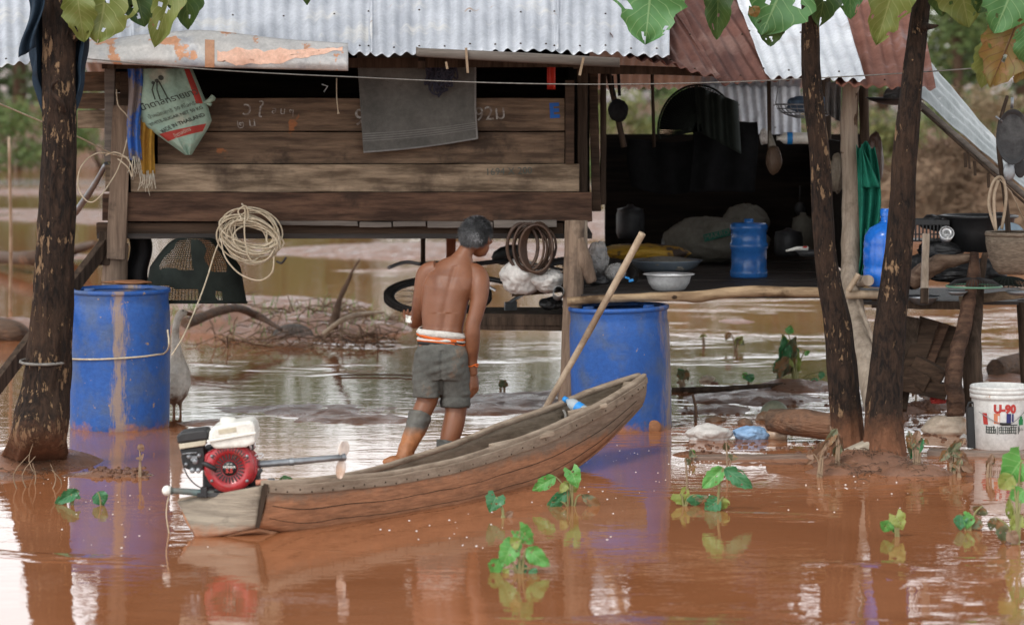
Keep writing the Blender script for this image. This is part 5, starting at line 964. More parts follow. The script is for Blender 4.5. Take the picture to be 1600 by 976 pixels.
ob('wires', mb, m_pan, fg); mb = MB(); mb.tube([q + V((.16 * math.cos(a / 30 * 6.2832), .16 * math.sin(a / 30 * 6.2832), 0)) for a in range(31)], .006, 6, cap=False); ob('ring', mb, M('pale_green_plastic', (.14, .3, .2), rough=.5), fg)
fc = P(1575, 440, 17.4); net('cast_net', lambda u, v: fc + V((.13 * math.cos(u * 6.2832) * math.cos(v * 1.5), .1 * math.sin(u * 6.2832) * math.cos(v * 1.5), .06 * math.sin(v * 1.5) - .03)), 30, 10, m_net, .006, label='dark netting bunched on the table at the right', cat='net')
for (px, rr_, lb) in ((1495, .065, 'dark pan bottom hanging below the fan guard, left'), (1590, .075, 'dark pan bottom hanging below the fan guard, right')):
    mb = MB(); mb.lathe([(.001, -.025), (rr_ * .6, -.02), (rr_, 0), (rr_ * .9, .003), (.001, 0)], P(px, 455, 17.2), 28); ob('pan_lid', mb, m_steel, label=lb, cat='lid')
bk_ = T('woven_basket', 'round woven bamboo basket hanging at the right edge', 'basket', P(1585, 428, 17.0)); q = WL[bk_]; mb = MB(); mb.lathe([(.001, 0), (.09, .0), (.12, .03), (.15, .1), (.165, .18), (.165, .225), (.15, .23)], q, 72); mb.lathe([(.15, .23), (.14, .1), (.001, .02)], q, 40); ob('body', mb, m_basket, bk_)
mb = MB(); mb.lathe([(.15, .225), (.168, .22), (.17, .235), (.165, .245), (.148, .24)], q, 60); ob('rim', mb, m_basket, bk_); mb = MB(); mb.tube([P(1556, 360, 17), P(1545, 320, 17), P(1552, 285, 17), P(1566, 278, 17.02), P(1572, 310, 17), P(1565, 358, 17)], .009, 8, sub=6); mb.tube([P(1556, 360, 16.95), P(1553, 310, 16.95), P(1560, 282, 16.98)], .009, 8, sub=6); mb.tube([P(1562, 280, 17.0), P(1580, 300, 17.05), P(1600, 345, 17.1)], .003, 5); ob('handle', mb, m_pale, bk_)
wk = T('hanging_pan', 'sooty round frying pan hanging at the upper right edge', 'pan', P(1582, 250, 16.9)); q = P(1582, 214, 16.9); mb = MB(); mb.loft([(q + V((0, .03, 0)), V((.06, 0, 0)), V((0, 0, .1))), (q + V((0, .0, 0)), V((.09, 0, 0)), V((0, 0, .15))), (q + V((0, -.025, 0)), V((.098, 0, 0)), V((0, 0, .16))), (q + V((0, -.027, 0)), V((.094, 0, 0)), V((0, 0, .155))), (q + V((0, -.005, 0)), V((.08, 0, 0)), V((0, 0, .13)))], 40); ob('dish', mb, m_pan, wk); mb = MB(); mb.tube([P(1581, 170, 16.9), P(1582, 152, 16.9)], .009, 8); mb.tube([P(1556, 182, 16.88), P(1566, 190, 16.88)], .006, 6); ob('handle', mb, m_steel, wk)
for (px, py, rx, rz, lb) in ((1577, 268, .035, .055, 'grey oval ladle bowl hanging below the sooty pan'), (1594, 262, .035, .06, 'dark small pan hanging behind the ladle at right edge')):
    mb = MB(); mb.ball(P(px, py, 17.0), (rx, .012, rz), 18); mb.tube([P(px, py - 15, 17.0), P(px - 4, py - 50, 17.0)], .005, 6); ob('hanging_ladle', mb, m_steel if px < 1590 else m_pan, label=lb, cat='ladle')
post([P(1578, 400, 17.15), P(1572, 320, 17.15), P(1560, 215, 17.15), P(1574, 150, 17.2)], [.016, .016, .014, .01], m_postd, 'hanging_post')
for k, (px, lb) in enumerate(((1509, 'pair of dark pegs clipped on the lean-to pole, left'), (1524, 'dark peg clipped on the lean-to pole, middle'), (1545, 'small dark peg on the lean-to pole, right'))):
    py = 152 + (px - 1425) * .875 + 22; mb = MB(); mb.plank(P(px, py + 14, 17.38), P(px - 1, py - 9, 17.38), .016, .012, up=(1, 0, 0), n=2); 
    if k == 0: mb.plank(P(px + 6, py + 16, 17.38), P(px + 5, py - 8, 17.38), .012, .012, up=(1, 0, 0), n=2)
    ob('clothes_peg', mb, m_postd, label=lb, cat='peg', group='clothes pegs on the lean-to pole')
log('short_stick', [P(1325, 455, 17.35), P(1342, 428, 17.35)], [.016, .018], m_pale, 'short pale stick leaning on the deck corner', 'stick', rough=.05); log('short_log', [P(1345, 440, 17.5), P(1357, 438, 17.3)], [.036, .034], m_postg, 'short grey log end on the deck corner', 'log', rough=.08)
log('thin_branch', [P(1368, 540, 17.1), P(1352, 500, 17.2), P(1340, 470, 17.35)], [.012, .012, .014], m_postg, 'thin grey branch between post and right trunk', 'branch')
# timber pile and steps
tm = T('timber_steps', 'broken dark wooden steps leaning in the mud right of the trunks', 'steps', P(1440, 620, 17.4))
for k, (a, b, w_, m_) in enumerate((((1405, 640), (1426, 497), .09, m_postd), ((1418, 600), (1452, 500), .12, m_beam), ((1437, 592), (1470, 506), .1, m_plank3), ((1456, 588), (1488, 512), .12, m_beam), ((1393, 600), (1410, 500), .07, m_postd))):
    mb = MB(); mb.plank(P(*a, 17.3 + .03 * k), P(*b, 17.6 + .03 * k), w_, .04, up=(1, 0, 0), n=6); ob('board', mb, m_, tm, bev=.004)
for a, b in (((1395, 595), (1480, 612)), ((1428, 565), (1474, 590)), ((1415, 580), (1452, 600))):
    mb = MB(); mb.plank(P(*a, 17.25), P(*b, 17.2), .09, .1, n=5); ob('tread', mb, m_beam, tm, bev=.005)
# ------------------------------------------------------------------ boat
NG = [P(*q) for q in ((415, 757, 13.35), (480, 755, 13.5), (540, 749, 13.7), (600, 744, 13.9), (660, 733, 14.12), (720, 720, 14.35), (790, 697, 14.75), (855, 673, 15.15), (938, 634, 15.75), (985, 606, 16.15), (1008, 589, 16.38))]
FG = [P(*q) for q in ((283, 785, 13.5), (370, 769, 13.8), (450, 757, 14.15), (540, 745, 14.45), (600, 731, 14.7), (657, 713, 14.95), (714, 694, 15.15), (784, 665, 15.5), (862, 638, 15.9), (925, 612, 16.2), (998, 588, 16.45))]
NC = []; FC = []
for i in range(11):
    pr = (FG[i] - NG[i]); pr.z = 0; pr.normalize()
    a = NG[i] + pr * .06; b = FG[i] - pr * .05; z = (-.0, -.02, -.03, -.035, -.04, -.04, -.04, -.035, 0, 0, 0)[i]; a.z = z; b.z = z; NC.append(a); FC.append(b)
NC[0] = P(403, 822, 13.36); FC[0] = P(310, 839, 13.31)
NC[8] = P(925, 708, 15.8); FC[8] = NC[8] + V((-.1, .1, .01)); NC[9] = P(975, 660, 16.17); FC[9] = NC[9] + V((-.05, .08, .01)); NC[10] = P(1004, 628, 16.38); FC[10] = NC[10] + V((-.03, .05, 0))
def cat(L_, t):
    n = len(L_) - 1; f_ = min(t * n, n - 1e-6); k = int(f_); q = f_ - k; p0, p1, p2, p3 = L_[max(k - 1, 0)], L_[k], L_[k + 1], L_[min(k + 2, n)]
    return .5 * ((2 * p1) + (p2 - p0) * q + (2 * p0 - 5 * p1 + 4 * p2 - p3) * q * q + (3 * p1 - p0 - 3 * p2 + p3) * q ** 3)
BT = T('wooden_boat', 'narrow wooden plank boat with raised bow and mud coated hull', 'boat', (-.4, 14.8, 0))
def sidef(top, bot, sgn):
    def f(u, v):
        a = cat(top, u); b = cat(bot, u); pr = cat(FG, u) - cat(NG, u); pr.z = 0; pr.normalize(); p = a.lerp(b, v)
        return p - pr * sgn * .018 * math.sin(math.pi * v) + V((0, 0, .003 * noise.noise(V((u * 30, v * 4, sgn)))))
    return f
def side(name, top, bot, sgn, m_, thick, off=0, v0=0, v1=1, label=None):
    f = sidef(top, bot, sgn); mb = MB()
    pr_ = lambda u: (cat(FG, u) - cat(NG, u)).normalized() * off * sgn
    mb.grid(lambda u, v: f(u, v0 + (v1 - v0) * v) + pr_(u), 90, 8); return ob(name, mb, m_, BT, sol=thick, label=label)
side('hull_side', NG, NC, 1, m_boat, .016, label='near side plank of the hull, smeared with red mud'); side('hull_side', FG, FC, -1, m_boat, .016)
side('inner_lining', NG, NC, 1, m_boatin, .006, .014, .02, .97); side('inner_lining', FG, FC, -1, m_boatin, .006, .014, .02, .97)
mb = MB(); mb.grid(lambda u, v: cat(NC, u).lerp(cat(FC, u), v) + V((0, 0, -.012)), 80, 6); ob('bottom', mb, m_boat, BT, sol=.016)
mb = MB(); mb.grid(lambda u, v: cat(NC, u * .93 + .01).lerp(cat(FC, u * .93 + .01), .04 + .92 * v) + V((0, 0, .012 + .006 * noise.noise(V((u * 40, v * 5, 0))))), 80, 6); ob('floor_lining', mb, m_boatin, BT)
side('rubbing_strake', NG, NC, 1, m_gun, .014, -.014, .0, .2)
for vv in (.78, .5):
    f_ = sidef(NG, NC, 1); mb = MB(); mb.tube([f_(.02 + .9 * i / 60, vv + .01 * math.sin(i * .4)) - (cat(FG, .02 + .9 * i / 60) - cat(NG, .02 + .9 * i / 60)).normalized() * .009 for i in range(61)], .0022, 5); ob('plank_seam', mb, m_postd, BT) if vv > .6 else None
f_ = sidef(NG, NC, 1)
for i in range(34):
    p = f_(.02 + .028 * i, .12 + .05 * (i % 2)) - (cat(FG, .02 + .028 * i) - cat(NG, .02 + .028 * i)).normalized() * .022; mb.ball(p, .0045, 6)
ob('plank_seam', mb, m_postd, BT)
def rail(G, sgn, name='gunwale'):
    mb = MB(); rings = []
    for i in range(80):
        t = i / 79; p = cat(G, t); d = (cat(G, min(t + .01, 1)) - cat(G, max(t - .01, 0))).normalized(); pr = (cat(FG, t) - cat(NG, t)); pr.z = 0; pr.normalize()
        j = .002 * noise.noise(V((t * 40, sgn, 0))); rings.append((p + pr * sgn * .004 + V((0, 0, .008 + j)), pr * (.021 + j), V((0, 0, .013))))
    mb.loft(rings, 12, sup=5); ob(name, mb, m_gun, BT)
rail(NG, 1); rail(FG, -1)
mb = MB(); mb.grid(lambda u, v: NG[0].lerp(FG[0], u).lerp(NC[0].lerp(FC[0], u), v) + V((-.01, -.012, 0)) + V((0, 0, .02 * (u > .8) * (1 - v) * 0)) - V((0, 0, .012 * math.sin(u * 3.1) * v)), 24, 14)
m_trans = M('transom_wood', (.18, .145, .11), (.3, .25, .19), (.1, .08, .06), rough=.75, scale=3, st=(1.5, 1.5, 16), bump=.6, bs=6, mudz=.055, mudc=(.33, .14, .07), mudn=.05)
ob('transom', mb, m_trans, BT, sol=.03, label='grey weathered transom board at the stern')
mb = MB(); mb.plank(NC[0] + V((.0, -.022, .0)), NG[0] + V((.004, -.024, .005)), .02, .012, up=(1, 0, 0), n=3); ob('corner_strip', mb, m_postd, BT)
mb = MB(); mb.plank(P(768, 694, 14.95) + V((0, 0, -.01)), P(862, 676, 15.1) + V((0, 0, -.0)), .02, .07, n=5); ob('thwart', mb, m_gun, BT, bev=.003)
mb = MB(); mb.plank(P(888, 646, 15.72), P(948, 632, 15.74), .022, .07, n=5); ob('thwart', mb, m_gun, BT, bev=.003)
mb = MB(); mb.grid(lambda u, v: cat(NG, .955).lerp(cat(FG, .955), u).lerp(cat(NC, .93).lerp(cat(FC, .93), u), v) , 6, 6); ob('bow_board', mb, m_boatin, BT, sol=.015)
rope('boat_tie', [P(880, 640, 15.72), P(884, 650, 15.7), P(880, 668, 15.6), P(876, 682, 15.5)], .007, m_ropeg, 'grey rag rope hanging inside the boat near the bow seat')
log('bamboo_stick', [P(458, 750, 13.95), P(500, 748, 14.05), P(535, 746, 14.2)], [.012, .011, .01], m_pale, 'short bamboo stick lying in the boat stern', 'stick', rough=.03)
wb_ = T('water_bottle', 'clear plastic water bottle with blue cap in the bow of the boat', 'bottle', P(905, 636, 15.85)); mb = MB()
a, b = P(884, 624, 15.85), P(920, 647, 15.75); d = (b - a).normalized(); axm = d.to_track_quat('Z', 'Y').to_matrix(); mb.lathe([(.011, 0), (.012, .015), (.028, .04), (.032, .06), (.029, .09), (.032, .12), (.032, .16), (.026, .17), (.001, .17)], a, 24, ax=axm); ob('body', mb, m_clearb, wb_)
mb = MB(); mb.lathe([(.015, -.014), (.016, .01), (.001, .01)], a, 18, ax=axm, cap=True); ob('cap', mb, m_cap, wb_); mb = MB(); mb.lathe([(.0325, .085), (.033, .125)], a, 24, ax=axm); ob('label_band', mb, m_cap, wb_)
mb = MB(); mb.tube([P(822, 690, 17.0), P(905, 545, 17.0), P(960, 445, 17.0), P(1004, 364, 16.95)], [.017, .019, .02, .021], 14, sub=10, rough=.07, rs=10); ob('wooden_pole', mb, m_pale, label='long pale wooden pole slanting up behind the bow of the boat', cat='pole')
# ------------------------------------------------------------------ long-tail engine
YE = 13.42; ke = YE / F
def E(px, py, dy=0): return P(px, py, YE + dy)
def Z(zx, zy, dy=0): return E(230 + zx / 3.253, 580 + zy / 3.253, dy)
EN = T('outboard_motor', 'red and white long-tail boat motor mounted on the boat stern', 'motor', E(360, 772, .15))
def zprism(pts, y0, y1, m, name, bev=.006, parent=EN, **k):
    mb = MB(); mb.prism([(Z(*q).x, Z(*q).z) for q in pts], YE + y0, YE + y1); return ob(name, mb, m, parent, bev=bev, **k)
zprism([(292, 420), (330, 398), (440, 384), (515, 396), (553, 440), (562, 515), (535, 565), (470, 592), (400, 602), (368, 590), (320, 560), (288, 520)], -.01, .12, m_redm, 'fan_housing', .012)
FC_ = Z(422, 487); fcx = V((FC_.x, 0, FC_.z)); rot90 = Matrix.Rotation(R(90), 3, 'X')
mb = MB(); mb.lathe([(.114, -.02), (.114, .02), (.108, .032), (.09, .038), (.073, .04), (.07, .034), (.001, .034)], V((FC_.x, YE, FC_.z)), 56, ax=rot90); st = ob('starter_cover', mb, m_redm, EN)
mb = MB()
for k in range(24):
    a = 2 * math.pi * k / 24; Mx = Matrix.Rotation(-a, 3, 'Y'); mb.box(V((FC_.x + math.cos(a) * .052, YE - .037, FC_.z + math.sin(a) * .052)), (.026, .005, .0058), Mx)
for k in range(9):
    a = R(20 + k * 8.5); Mx = Matrix.Rotation(-a, 3, 'Y'); mb.box(V((FC_.x + math.cos(a) * .088, YE - .038, FC_.z + math.sin(a) * .088)), (.022, .005, .004), Mx)
for k in range(7):
    a = R(100 + k * 8); Mx = Matrix.Rotation(-a, 3, 'Y'); mb.box(V((FC_.x + math.cos(a) * .088, YE - .038, FC_.z + math.sin(a) * .088)), (.018, .005, .004), Mx)
ob('vent_slots', mb, m_blackp, st)
mb = MB(); mb.lathe([(.033, 0), (.033, .042), (.001, .043)], V((FC_.x, YE, FC_.z)), 36, ax=rot90); em = ob('emblem', mb, m_blackp, st)
wt2('HONDA', V((FC_.x, YE - .0445, FC_.z + .007)), .015, m_white, em, bold=.0004); wt2('5.5', V((FC_.x, YE - .0445, FC_.z - .011)), .026, m_colr, em, bold=.001); wt2('GX160', V((FC_.x, YE - .0445, FC_.z + .021)), .009, m_white, em)
for a in (35, 145, 215, 325): mb = MB(); mb.lathe([(.007, .03), (.007, .044), (.001, .045)], V((FC_.x + .098 * math.cos(R(a)), YE, FC_.z + .098 * math.sin(R(a)))), 10, ax=rot90); ob('bolt', mb, m_steel, st)
mb = MB(); mb.tube([Z(280, 465, -.05), Z(300, 472, -.06), Z(335, 490, -.06), Z(345, 500, -.05)], [.008, .012, .012, .009], 10, sub=4); ob('starter_handle', mb, m_blackp, EN)
mb = MB(); mb.box(Z(318, 508, -.014), (.018, .004, .018)); ob('switch_label', mb, m_white, EN)
def rbox(pts, y0, y1, m, name, bev=.015, **k): return zprism(pts, y0, y1, m, name, bev, **k)
tk = rbox([(316, 345), (322, 300), (345, 272), (400, 262), (530, 242), (552, 262), (556, 303), (553, 318)], -.06, .14, m_white, 'fuel_tank', .016)
mb = MB(); mb.prism([(Z(*q).x, Z(*q).z) for q in ((318, 347), (556, 308), (552, 360), (505, 378), (352, 388), (328, 365))], YE - .056, YE + .136); ob('tank_base', mb, m_white, tk, bev=.014)
mb = MB(); mb.prism([(Z(*q).x, Z(*q).z) for q in ((309, 342), (557, 300), (559, 309), (311, 352))], YE - .067, YE + .146); ob('tank_seam', mb, m_white, tk, bev=.002)
mb = MB(); mb.lathe([(.036, 0), (.038, .016), (.03, .026), (.001, .028)], Z(412, 262, .05), 30); ob('fuel_cap', mb, m_white, tk)
mb = MB(); mb.box(Z(408, 302, -.0605), (.024 * 3.4, .002, .022), Matrix.Rotation(R(9), 3, 'Y') if False else Matrix.Rotation(R(-9), 3, 'Y')); ob('sticker', mb, m_cream, tk, bev=.001)
ac = rbox([(155, 362), (153, 322), (175, 308), (245, 297), (300, 292), (312, 305), (312, 342)], -.03, .12, m_blackp, 'air_cleaner', .008); mb = MB(); mb.prism([(Z(*q).x, Z(*q).z) for q in ((163, 365), (302, 345), (300, 372), (168, 392))], YE - .026, YE + .11); ob('filter_band', mb, m_cream, ac, bev=.004)
zprism([(165, 395), (285, 378), (292, 440), (285, 500), (262, 512), (195, 495), (178, 470), (172, 420)], .0, .09, m_blackp, 'carburettor', .006)
mb = MB()
for (zx, zy, r_) in ((215, 430, .012), (245, 455, .014), (232, 500, .013), (262, 500, .012), (200, 470, .009), (265, 425, .01)): mb.lathe([(r_, .0), (r_, .018), (r_ * .6, .022), (.001, .022)], Z(zx, zy, .0), 12, ax=rot90)
mb.box(Z(238, 440, -.01), (.03, .014, .022)); mb.tube([Z(180, 420, -.01), Z(210, 415, -.03), Z(255, 412, -.02)], .004, 6, sub=4); ob('throttle_parts', mb, m_steel, EN)
mb = MB(); mb.box(Z(400, 500, .2), (.2, .16, .22)); mb.box(Z(430, 392, .12), (.2, .12, .03)); mb.box(Z(545, 520, .16), (.05, .12, .12)); ob('crankcase', mb, m_pan, EN, bev=.01)
mb = MB(); mb.tube([Z(175, 430, -.02), Z(185, 480, -.03), Z(205, 530, -.03), Z(240, 570, -.02), Z(275, 592, -.02)], .003, 6, sub=5); ob('throttle_cable', mb, m_blackp, EN)
mb = MB(); mb.tube([Z(128, 606), Z(200, 610), Z(300, 620), Z(340, 625)], [.014, .015, .017, .016], 12, sub=3); mb.tube([Z(120, 606), Z(127, 606)], .019, 12); tl_ = ob('tiller_handle', mb, m_teal, EN); mb = MB(); mb.ball(Z(101, 605), .0235, 20); ob('tiller_knob', mb, m_white, tl_)
mb = MB(); mb.tube([Z(112, 625), Z(100, 680), Z(98, 740), Z(112, 830)], .003, 5, sub=4); ob('pull_string', mb, m_rope, tl_)
mb = MB(); mb.box(Z(375, 612, .08), (.2, .2, .02)); mb.box(Z(330, 622, .05), (.05, .1, .05)); mb.tube([Z(345, 600, .0), Z(400, 612, .0), Z(560, 585, .02)], .009, 8); mb.box(Z(375, 640, .08), (.03, .03, .05)); mb.box(Z(290, 612, .0), (.03, .05, .045)); ob('mounting_plate', mb, m_pan, EN, bev=.003)
mb = MB(); mb.tube([Z(552, 566, -.02), Z(600, 562, -.02)], [.013, .014], 16); mb.tube([Z(600, 562, -.02), Z(608, 562, -.02)], .014, 16); ob('exhaust_stub', mb, M('salmon_paint', (.5, .2, .14), (.4, .16, .1)), EN); mb = MB(); mb.box(Z(630, 562, .0), (.03, .05, .03)); mb.tube([Z(610, 560), Z(640, 556)], .008, 8); ob('clamp', mb, m_steel, EN, bev=.003)
mb = MB(); mb.tube([Z(556, 472, .06), Z(720, 460, .1), Z(990, 436, .16)], [.0165, .0155, .0145], 18, sub=4); mb.lathe([(.018, -.01), (.018, .01)], Z(735, 459, .1), 18, ax=Matrix.Rotation(R(90), 3, 'Y')); ob('drive_shaft', mb, m_steel, EN)
mb = MB(); mb.tube([Z(545, 430, .02), Z(565, 420, .02), Z(590, 425, .02), Z(575, 440, .02), Z(555, 440, .02)], .004, 6, sub=4); mb.tube([Z(520, 365, .02), Z(528, 395, .02)], .006, 6); mb.tube([Z(545, 360, .02), Z(548, 388, .02)], .006, 6); ob('fuel_fittings', mb, m_bright, EN); zprism([(550, 520), (575, 492), (588, 505), (562, 540)], .0, .03, m_blackp, 'rubber_mount', .003)
pr_ = MB(); hub = Z(1000, 438, .17)
def blade(mb, a, b, w_, tw):
    A = Z(*a, .17); B_ = Z(*b, .17); d = (B_ - A); s_ = V((d.z, 0, -d.x)).normalized()
    mb.grid(lambda u, v: A + d * v + (s_ * math.cos(tw) + V((0, math.sin(tw), 0))) * ((u - .5) * w_ * math.sin(math.pi * (.1 + .82 * v)) ** .7) + V((0, .012 * math.sin((u - .5) * 3), 0)), 12, 14)
blade(pr_, (996, 430), (1002, 352), .052, .35); blade(pr_, (992, 445), (976, 545), .05, -.5); pr = ob('propeller', pr_, m_blade, EN, sol=.005); mb = MB(); mb.tube([Z(975, 437, .165), Z(1006, 435, .17), Z(1012, 434, .17)], [.018, .018, .01], 16); ob('hub', mb, m_steel, pr)
pleaf_mb = MB(); pleaf(pleaf_mb, (438, 757), (456, 747), 22, 13.7, shape='ovate', seed=4); ob('loose_leaf', pleaf_mb, lf_green, label='small green leaf stuck on the boat stern beside the motor', cat='leaf')
# ------------------------------------------------------------------ the man
YM = 16.15; km = YM / F
def J(px, py, dy=0): return P(px, py, YM + dy)
yaw = R(-20); UX = V((math.cos(yaw), math.sin(yaw), 0)); UY = V((-math.sin(yaw), math.cos(yaw), 0))
def ring(px, py, hw, hd, dy=0, roll=0): 
    u = V((UX.x, UX.y, math.sin(R(roll)))).normalized(); return (J(px, py, dy), u * hw * km, UY * hd * km)
tor = [ring(688, 585, 30, 26, 0), ring(689, 566, 38, 31, 0), ring(690, 545, 38.5, 31, .01), ring(690, 528, 34, 27, .02), ring(692, 510, 33, 24, .035), ring(693, 492, 36, 26, .05, -2), ring(696, 470, 37.5, 29, .065, -3), ring(701, 448, 41.5, 30, .08, -4), ring(706, 430, 42, 27, .095, -5), ring(710, 418, 35, 21, .105, -6), ring(715, 408, 25, 18, .115, -6), ring(721, 400, 17, 16, .125), ring(727, 392, 14.5, 15, .135), ring(735, 380, 14, 14.5, .15), ring(740, 368, 12, 12, .15)]
def limb(mb, pts, n=20):
    pts2 = []; N_ = len(pts)
    for i in range(N_ - 1):
        p0, p1, p2, p3 = pts[max(i - 1, 0)], pts[i], pts[i + 1], pts[min(i + 2, N_ - 1)]
        for k in range(5):
            t = k / 5; q = [.5 * ((2 * b) + (c - a) * t + (2 * a - 5 * b + 4 * c - d) * t * t + (3 * b - a - 3 * c + d) * t ** 3) for a, b, c, d in zip(p0, p1, p2, p3)]; pts2.append(q)
    pts2.append(list(pts[-1])); mb.tube([J(q[0], q[1], q[2]) for q in pts2], [q[3] * km for q in pts2], n)
armR = [(735, 421, .1, 13), (746, 430, .08, 16), (750, 445, .04, 15.5), (748, 470, .01, 13.5), (743, 492, -.01, 12), (739, 506, -.02, 11.8), (738, 522, -.02, 12.4), (738, 542, -.01, 11), (737, 560, .01, 9.3), (737.5, 575, .015, 8.6), (738, 584, .02, 8.6)]
armL = [(683, 420, .12, 14), (668, 427, .13, 16), (663, 442, .13, 15.5), (659, 462, .13, 13.5), (655, 482, .14, 12), (654, 492, .16, 11.5), (652, 500, .2, 11), (648, 504, .27, 9.5), (645, 503, .32, 8)]
legL = [(676, 560, 0, 24), (672, 585, .0, 23), (670, 608, 0, 19), (667, 626, .0, 16.5), (661, 640, -.02, 15.5), (654, 658, -.05, 15), (645, 680, -.1, 12.5), (637, 698, -.14, 10), (633, 712, -.16, 9.5), (631, 728, -.17, 10)]
legR = [(703, 560, 0, 25), (708, 590, .02, 24), (712, 620, .03, 20), (712, 642, .02, 17), (709, 660, .0, 17), (704, 680, -.02, 16), (699, 700, -.03, 12.5), (697, 716, -.03, 10.5), (696, 730, -.03, 10.5)]
bod = MB(); bod.loft(tor, 40); 
for l in (armR, armL, legL, legR): limb(bod, l)
hc = J(745, 372, .165); hyaw = R(-30); HX = V((math.cos(hyaw), math.sin(hyaw), 0)); HY = V((-math.sin(hyaw), math.cos(hyaw), 0))   # HY = where the face points
def hp_(x, y, z): return hc + HX * x + HY * y + V((0, 0, z))
hr = Matrix((HX, HY, V((0, 0, 1)))).transposed()
bod.ball(hp_(0, -.01, .014), (.073, .092, .086), 28, rot=hr); bod.ball(hp_(0, .03, -.045), (.054, .058, .062), 22, rot=hr); bod.ball(hp_(0, .062, -.085), (.026, .024, .02), 14, rot=hr)
bod.tube([hp_(0, .083, .01), hp_(0, .1, -.018), hp_(0, .107, -.03), hp_(0, .09, -.04)], [.008, .011, .013, .008], 10); bod.ball(hp_(0, .084, .022), (.05, .014, .01), 12, rot=hr); bod.ball(hp_(0, .087, -.058), (.024, .012, .007), 12, rot=hr); bod.ball(hp_(0, .085, -.067), (.021, .012, .007), 12, rot=hr)
for s_ in (-1, 1):
    bod.ball(hp_(s_ * .045, .065, -.02), (.018, .016, .016), 10, rot=hr); bod.tube([hp_(s_ * .072, .0, .018), hp_(s_ * .083, -.012, .012), hp_(s_ * .082, -.016, -.012), hp_(s_ * .074, -.002, -.034)], [.006, .0075, .0085, .006], 8, sub=3)
# deltoid and hips already in the limbs; hands
def hand(mb, wrist, dirv, out, palmn, size, curl, spread=.0, thumb=1):
    d = dirv.normalized(); n_ = (palmn - d * palmn.dot(d)).normalized(); s_ = d.cross(n_).normalized(); pal = wrist + d * (.045 * size)
    mb.loft([(wrist, s_ * .022 * size, n_ * .017 * size), (wrist + d * .02 * size, s_ * .03 * size, n_ * .017 * size), (wrist + d * .05 * size, s_ * .041 * size, n_ * .016 * size), (wrist + d * .08 * size, s_ * .041 * size, n_ * .014 * size), (wrist + d * .092 * size, s_ * .034 * size, n_ * .011 * size)], 18)
    for i, ln in enumerate((.066, .077, .072, .055)):
        o = (i - 1.5) * .0205 * size; p = wrist + d * (.083 * size) + s_ * o; a = curl * (.75 + .12 * i); pts = [wrist + d * .06 * size + s_ * o * .8, p]; dd = d.copy()
        for k, f_ in enumerate((.45, .32, .26)):
            a2 = a * (.6, 1.2, 1.7)[k]; dd = d * math.cos(a2) + n_ * math.sin(a2) + s_ * (i - 1.5) * .03; p = p + dd.normalized() * ln * f_ * size; pts.append(p)
        mb.tube(pts, [.0098 * size, .0098 * size, .0092 * size, .0084 * size, .0065 * size], 10, sub=3)
    p0 = wrist + d * .02 * size + s_ * -.022 * thumb * size; mb.tube([p0, p0 + d * .028 * size - s_ * .02 * thumb * size + n_ * .008, p0 + d * .055 * size - s_ * .026 * thumb * size + n_ * .018, p0 + d * .076 * size - s_ * .02 * thumb * size + n_ * .024], [.012 * size, .0115 * size, .0098 * size, .007 * size], 10, sub=3)
hand(bod, J(738, 581, .02), V((.12, -.02, -1)), None, V((-.75, .55, 0)), 1.0, .62, thumb=-1)
hand(bod, J(646, 503, .3), V((-.25, .8, .12)), None, V((.3, .2, 1)), .95, .7, thumb=1)
sp_ = [J(*q) for q in ((716, 405, 0), (708, 425, 0), (700, 450, 0), (694, 480, 0), (690, 505, 0), (690, 525, 0))]
def backd(co, n_):
    d = 0
    if n_.y < .3 and co.z > J(0, 530).z and co.z < J(0, 400).z:
        px = 800 + co.x * F / co.y; py = HZ + (CH - co.z) * F / co.y
        t = (py - 405) / 120; cx = 716 - 30 * min(1, max(0, t)) ** .75 + (4 if t > .7 else 0)
        g = math.exp(-((px - cx) / 4.5) ** 2) * (1 if .08 < t < 1 else 0); d -= .0075 * g
        d += .0025 * g * 0 
        d += .007 * (math.exp(-((px - cx - 12) / 6) ** 2) + math.exp(-((px - cx + 12) / 6) ** 2)) * math.exp(-((py - 500) / 30) ** 2)
        for sx, sy, s1 in ((26, 442, 1), (-24, 440, -1)):
            ex = px - (706 + sx); ey = py - sy; d += .011 * math.exp(-(ex / 12) ** 2 - (ey / 17) ** 2) - .0015 * math.exp(-((ex + s1 * 12) / 6) ** 2 - (ey / 20) ** 2) - .003 * math.exp(-(ex / 14) ** 2 - ((ey - 24) / 8) ** 2)
        d += .0015 * noise.noise(V((px * .08, py * .05, 1)))
    return d * .75
bme = remesh(bod, .0042, 5)
PER = rob('person', bme, [m_skin], disp=backd, label='shirtless grey haired man in grey rolled shorts and muddy boots wading away', cat='person')
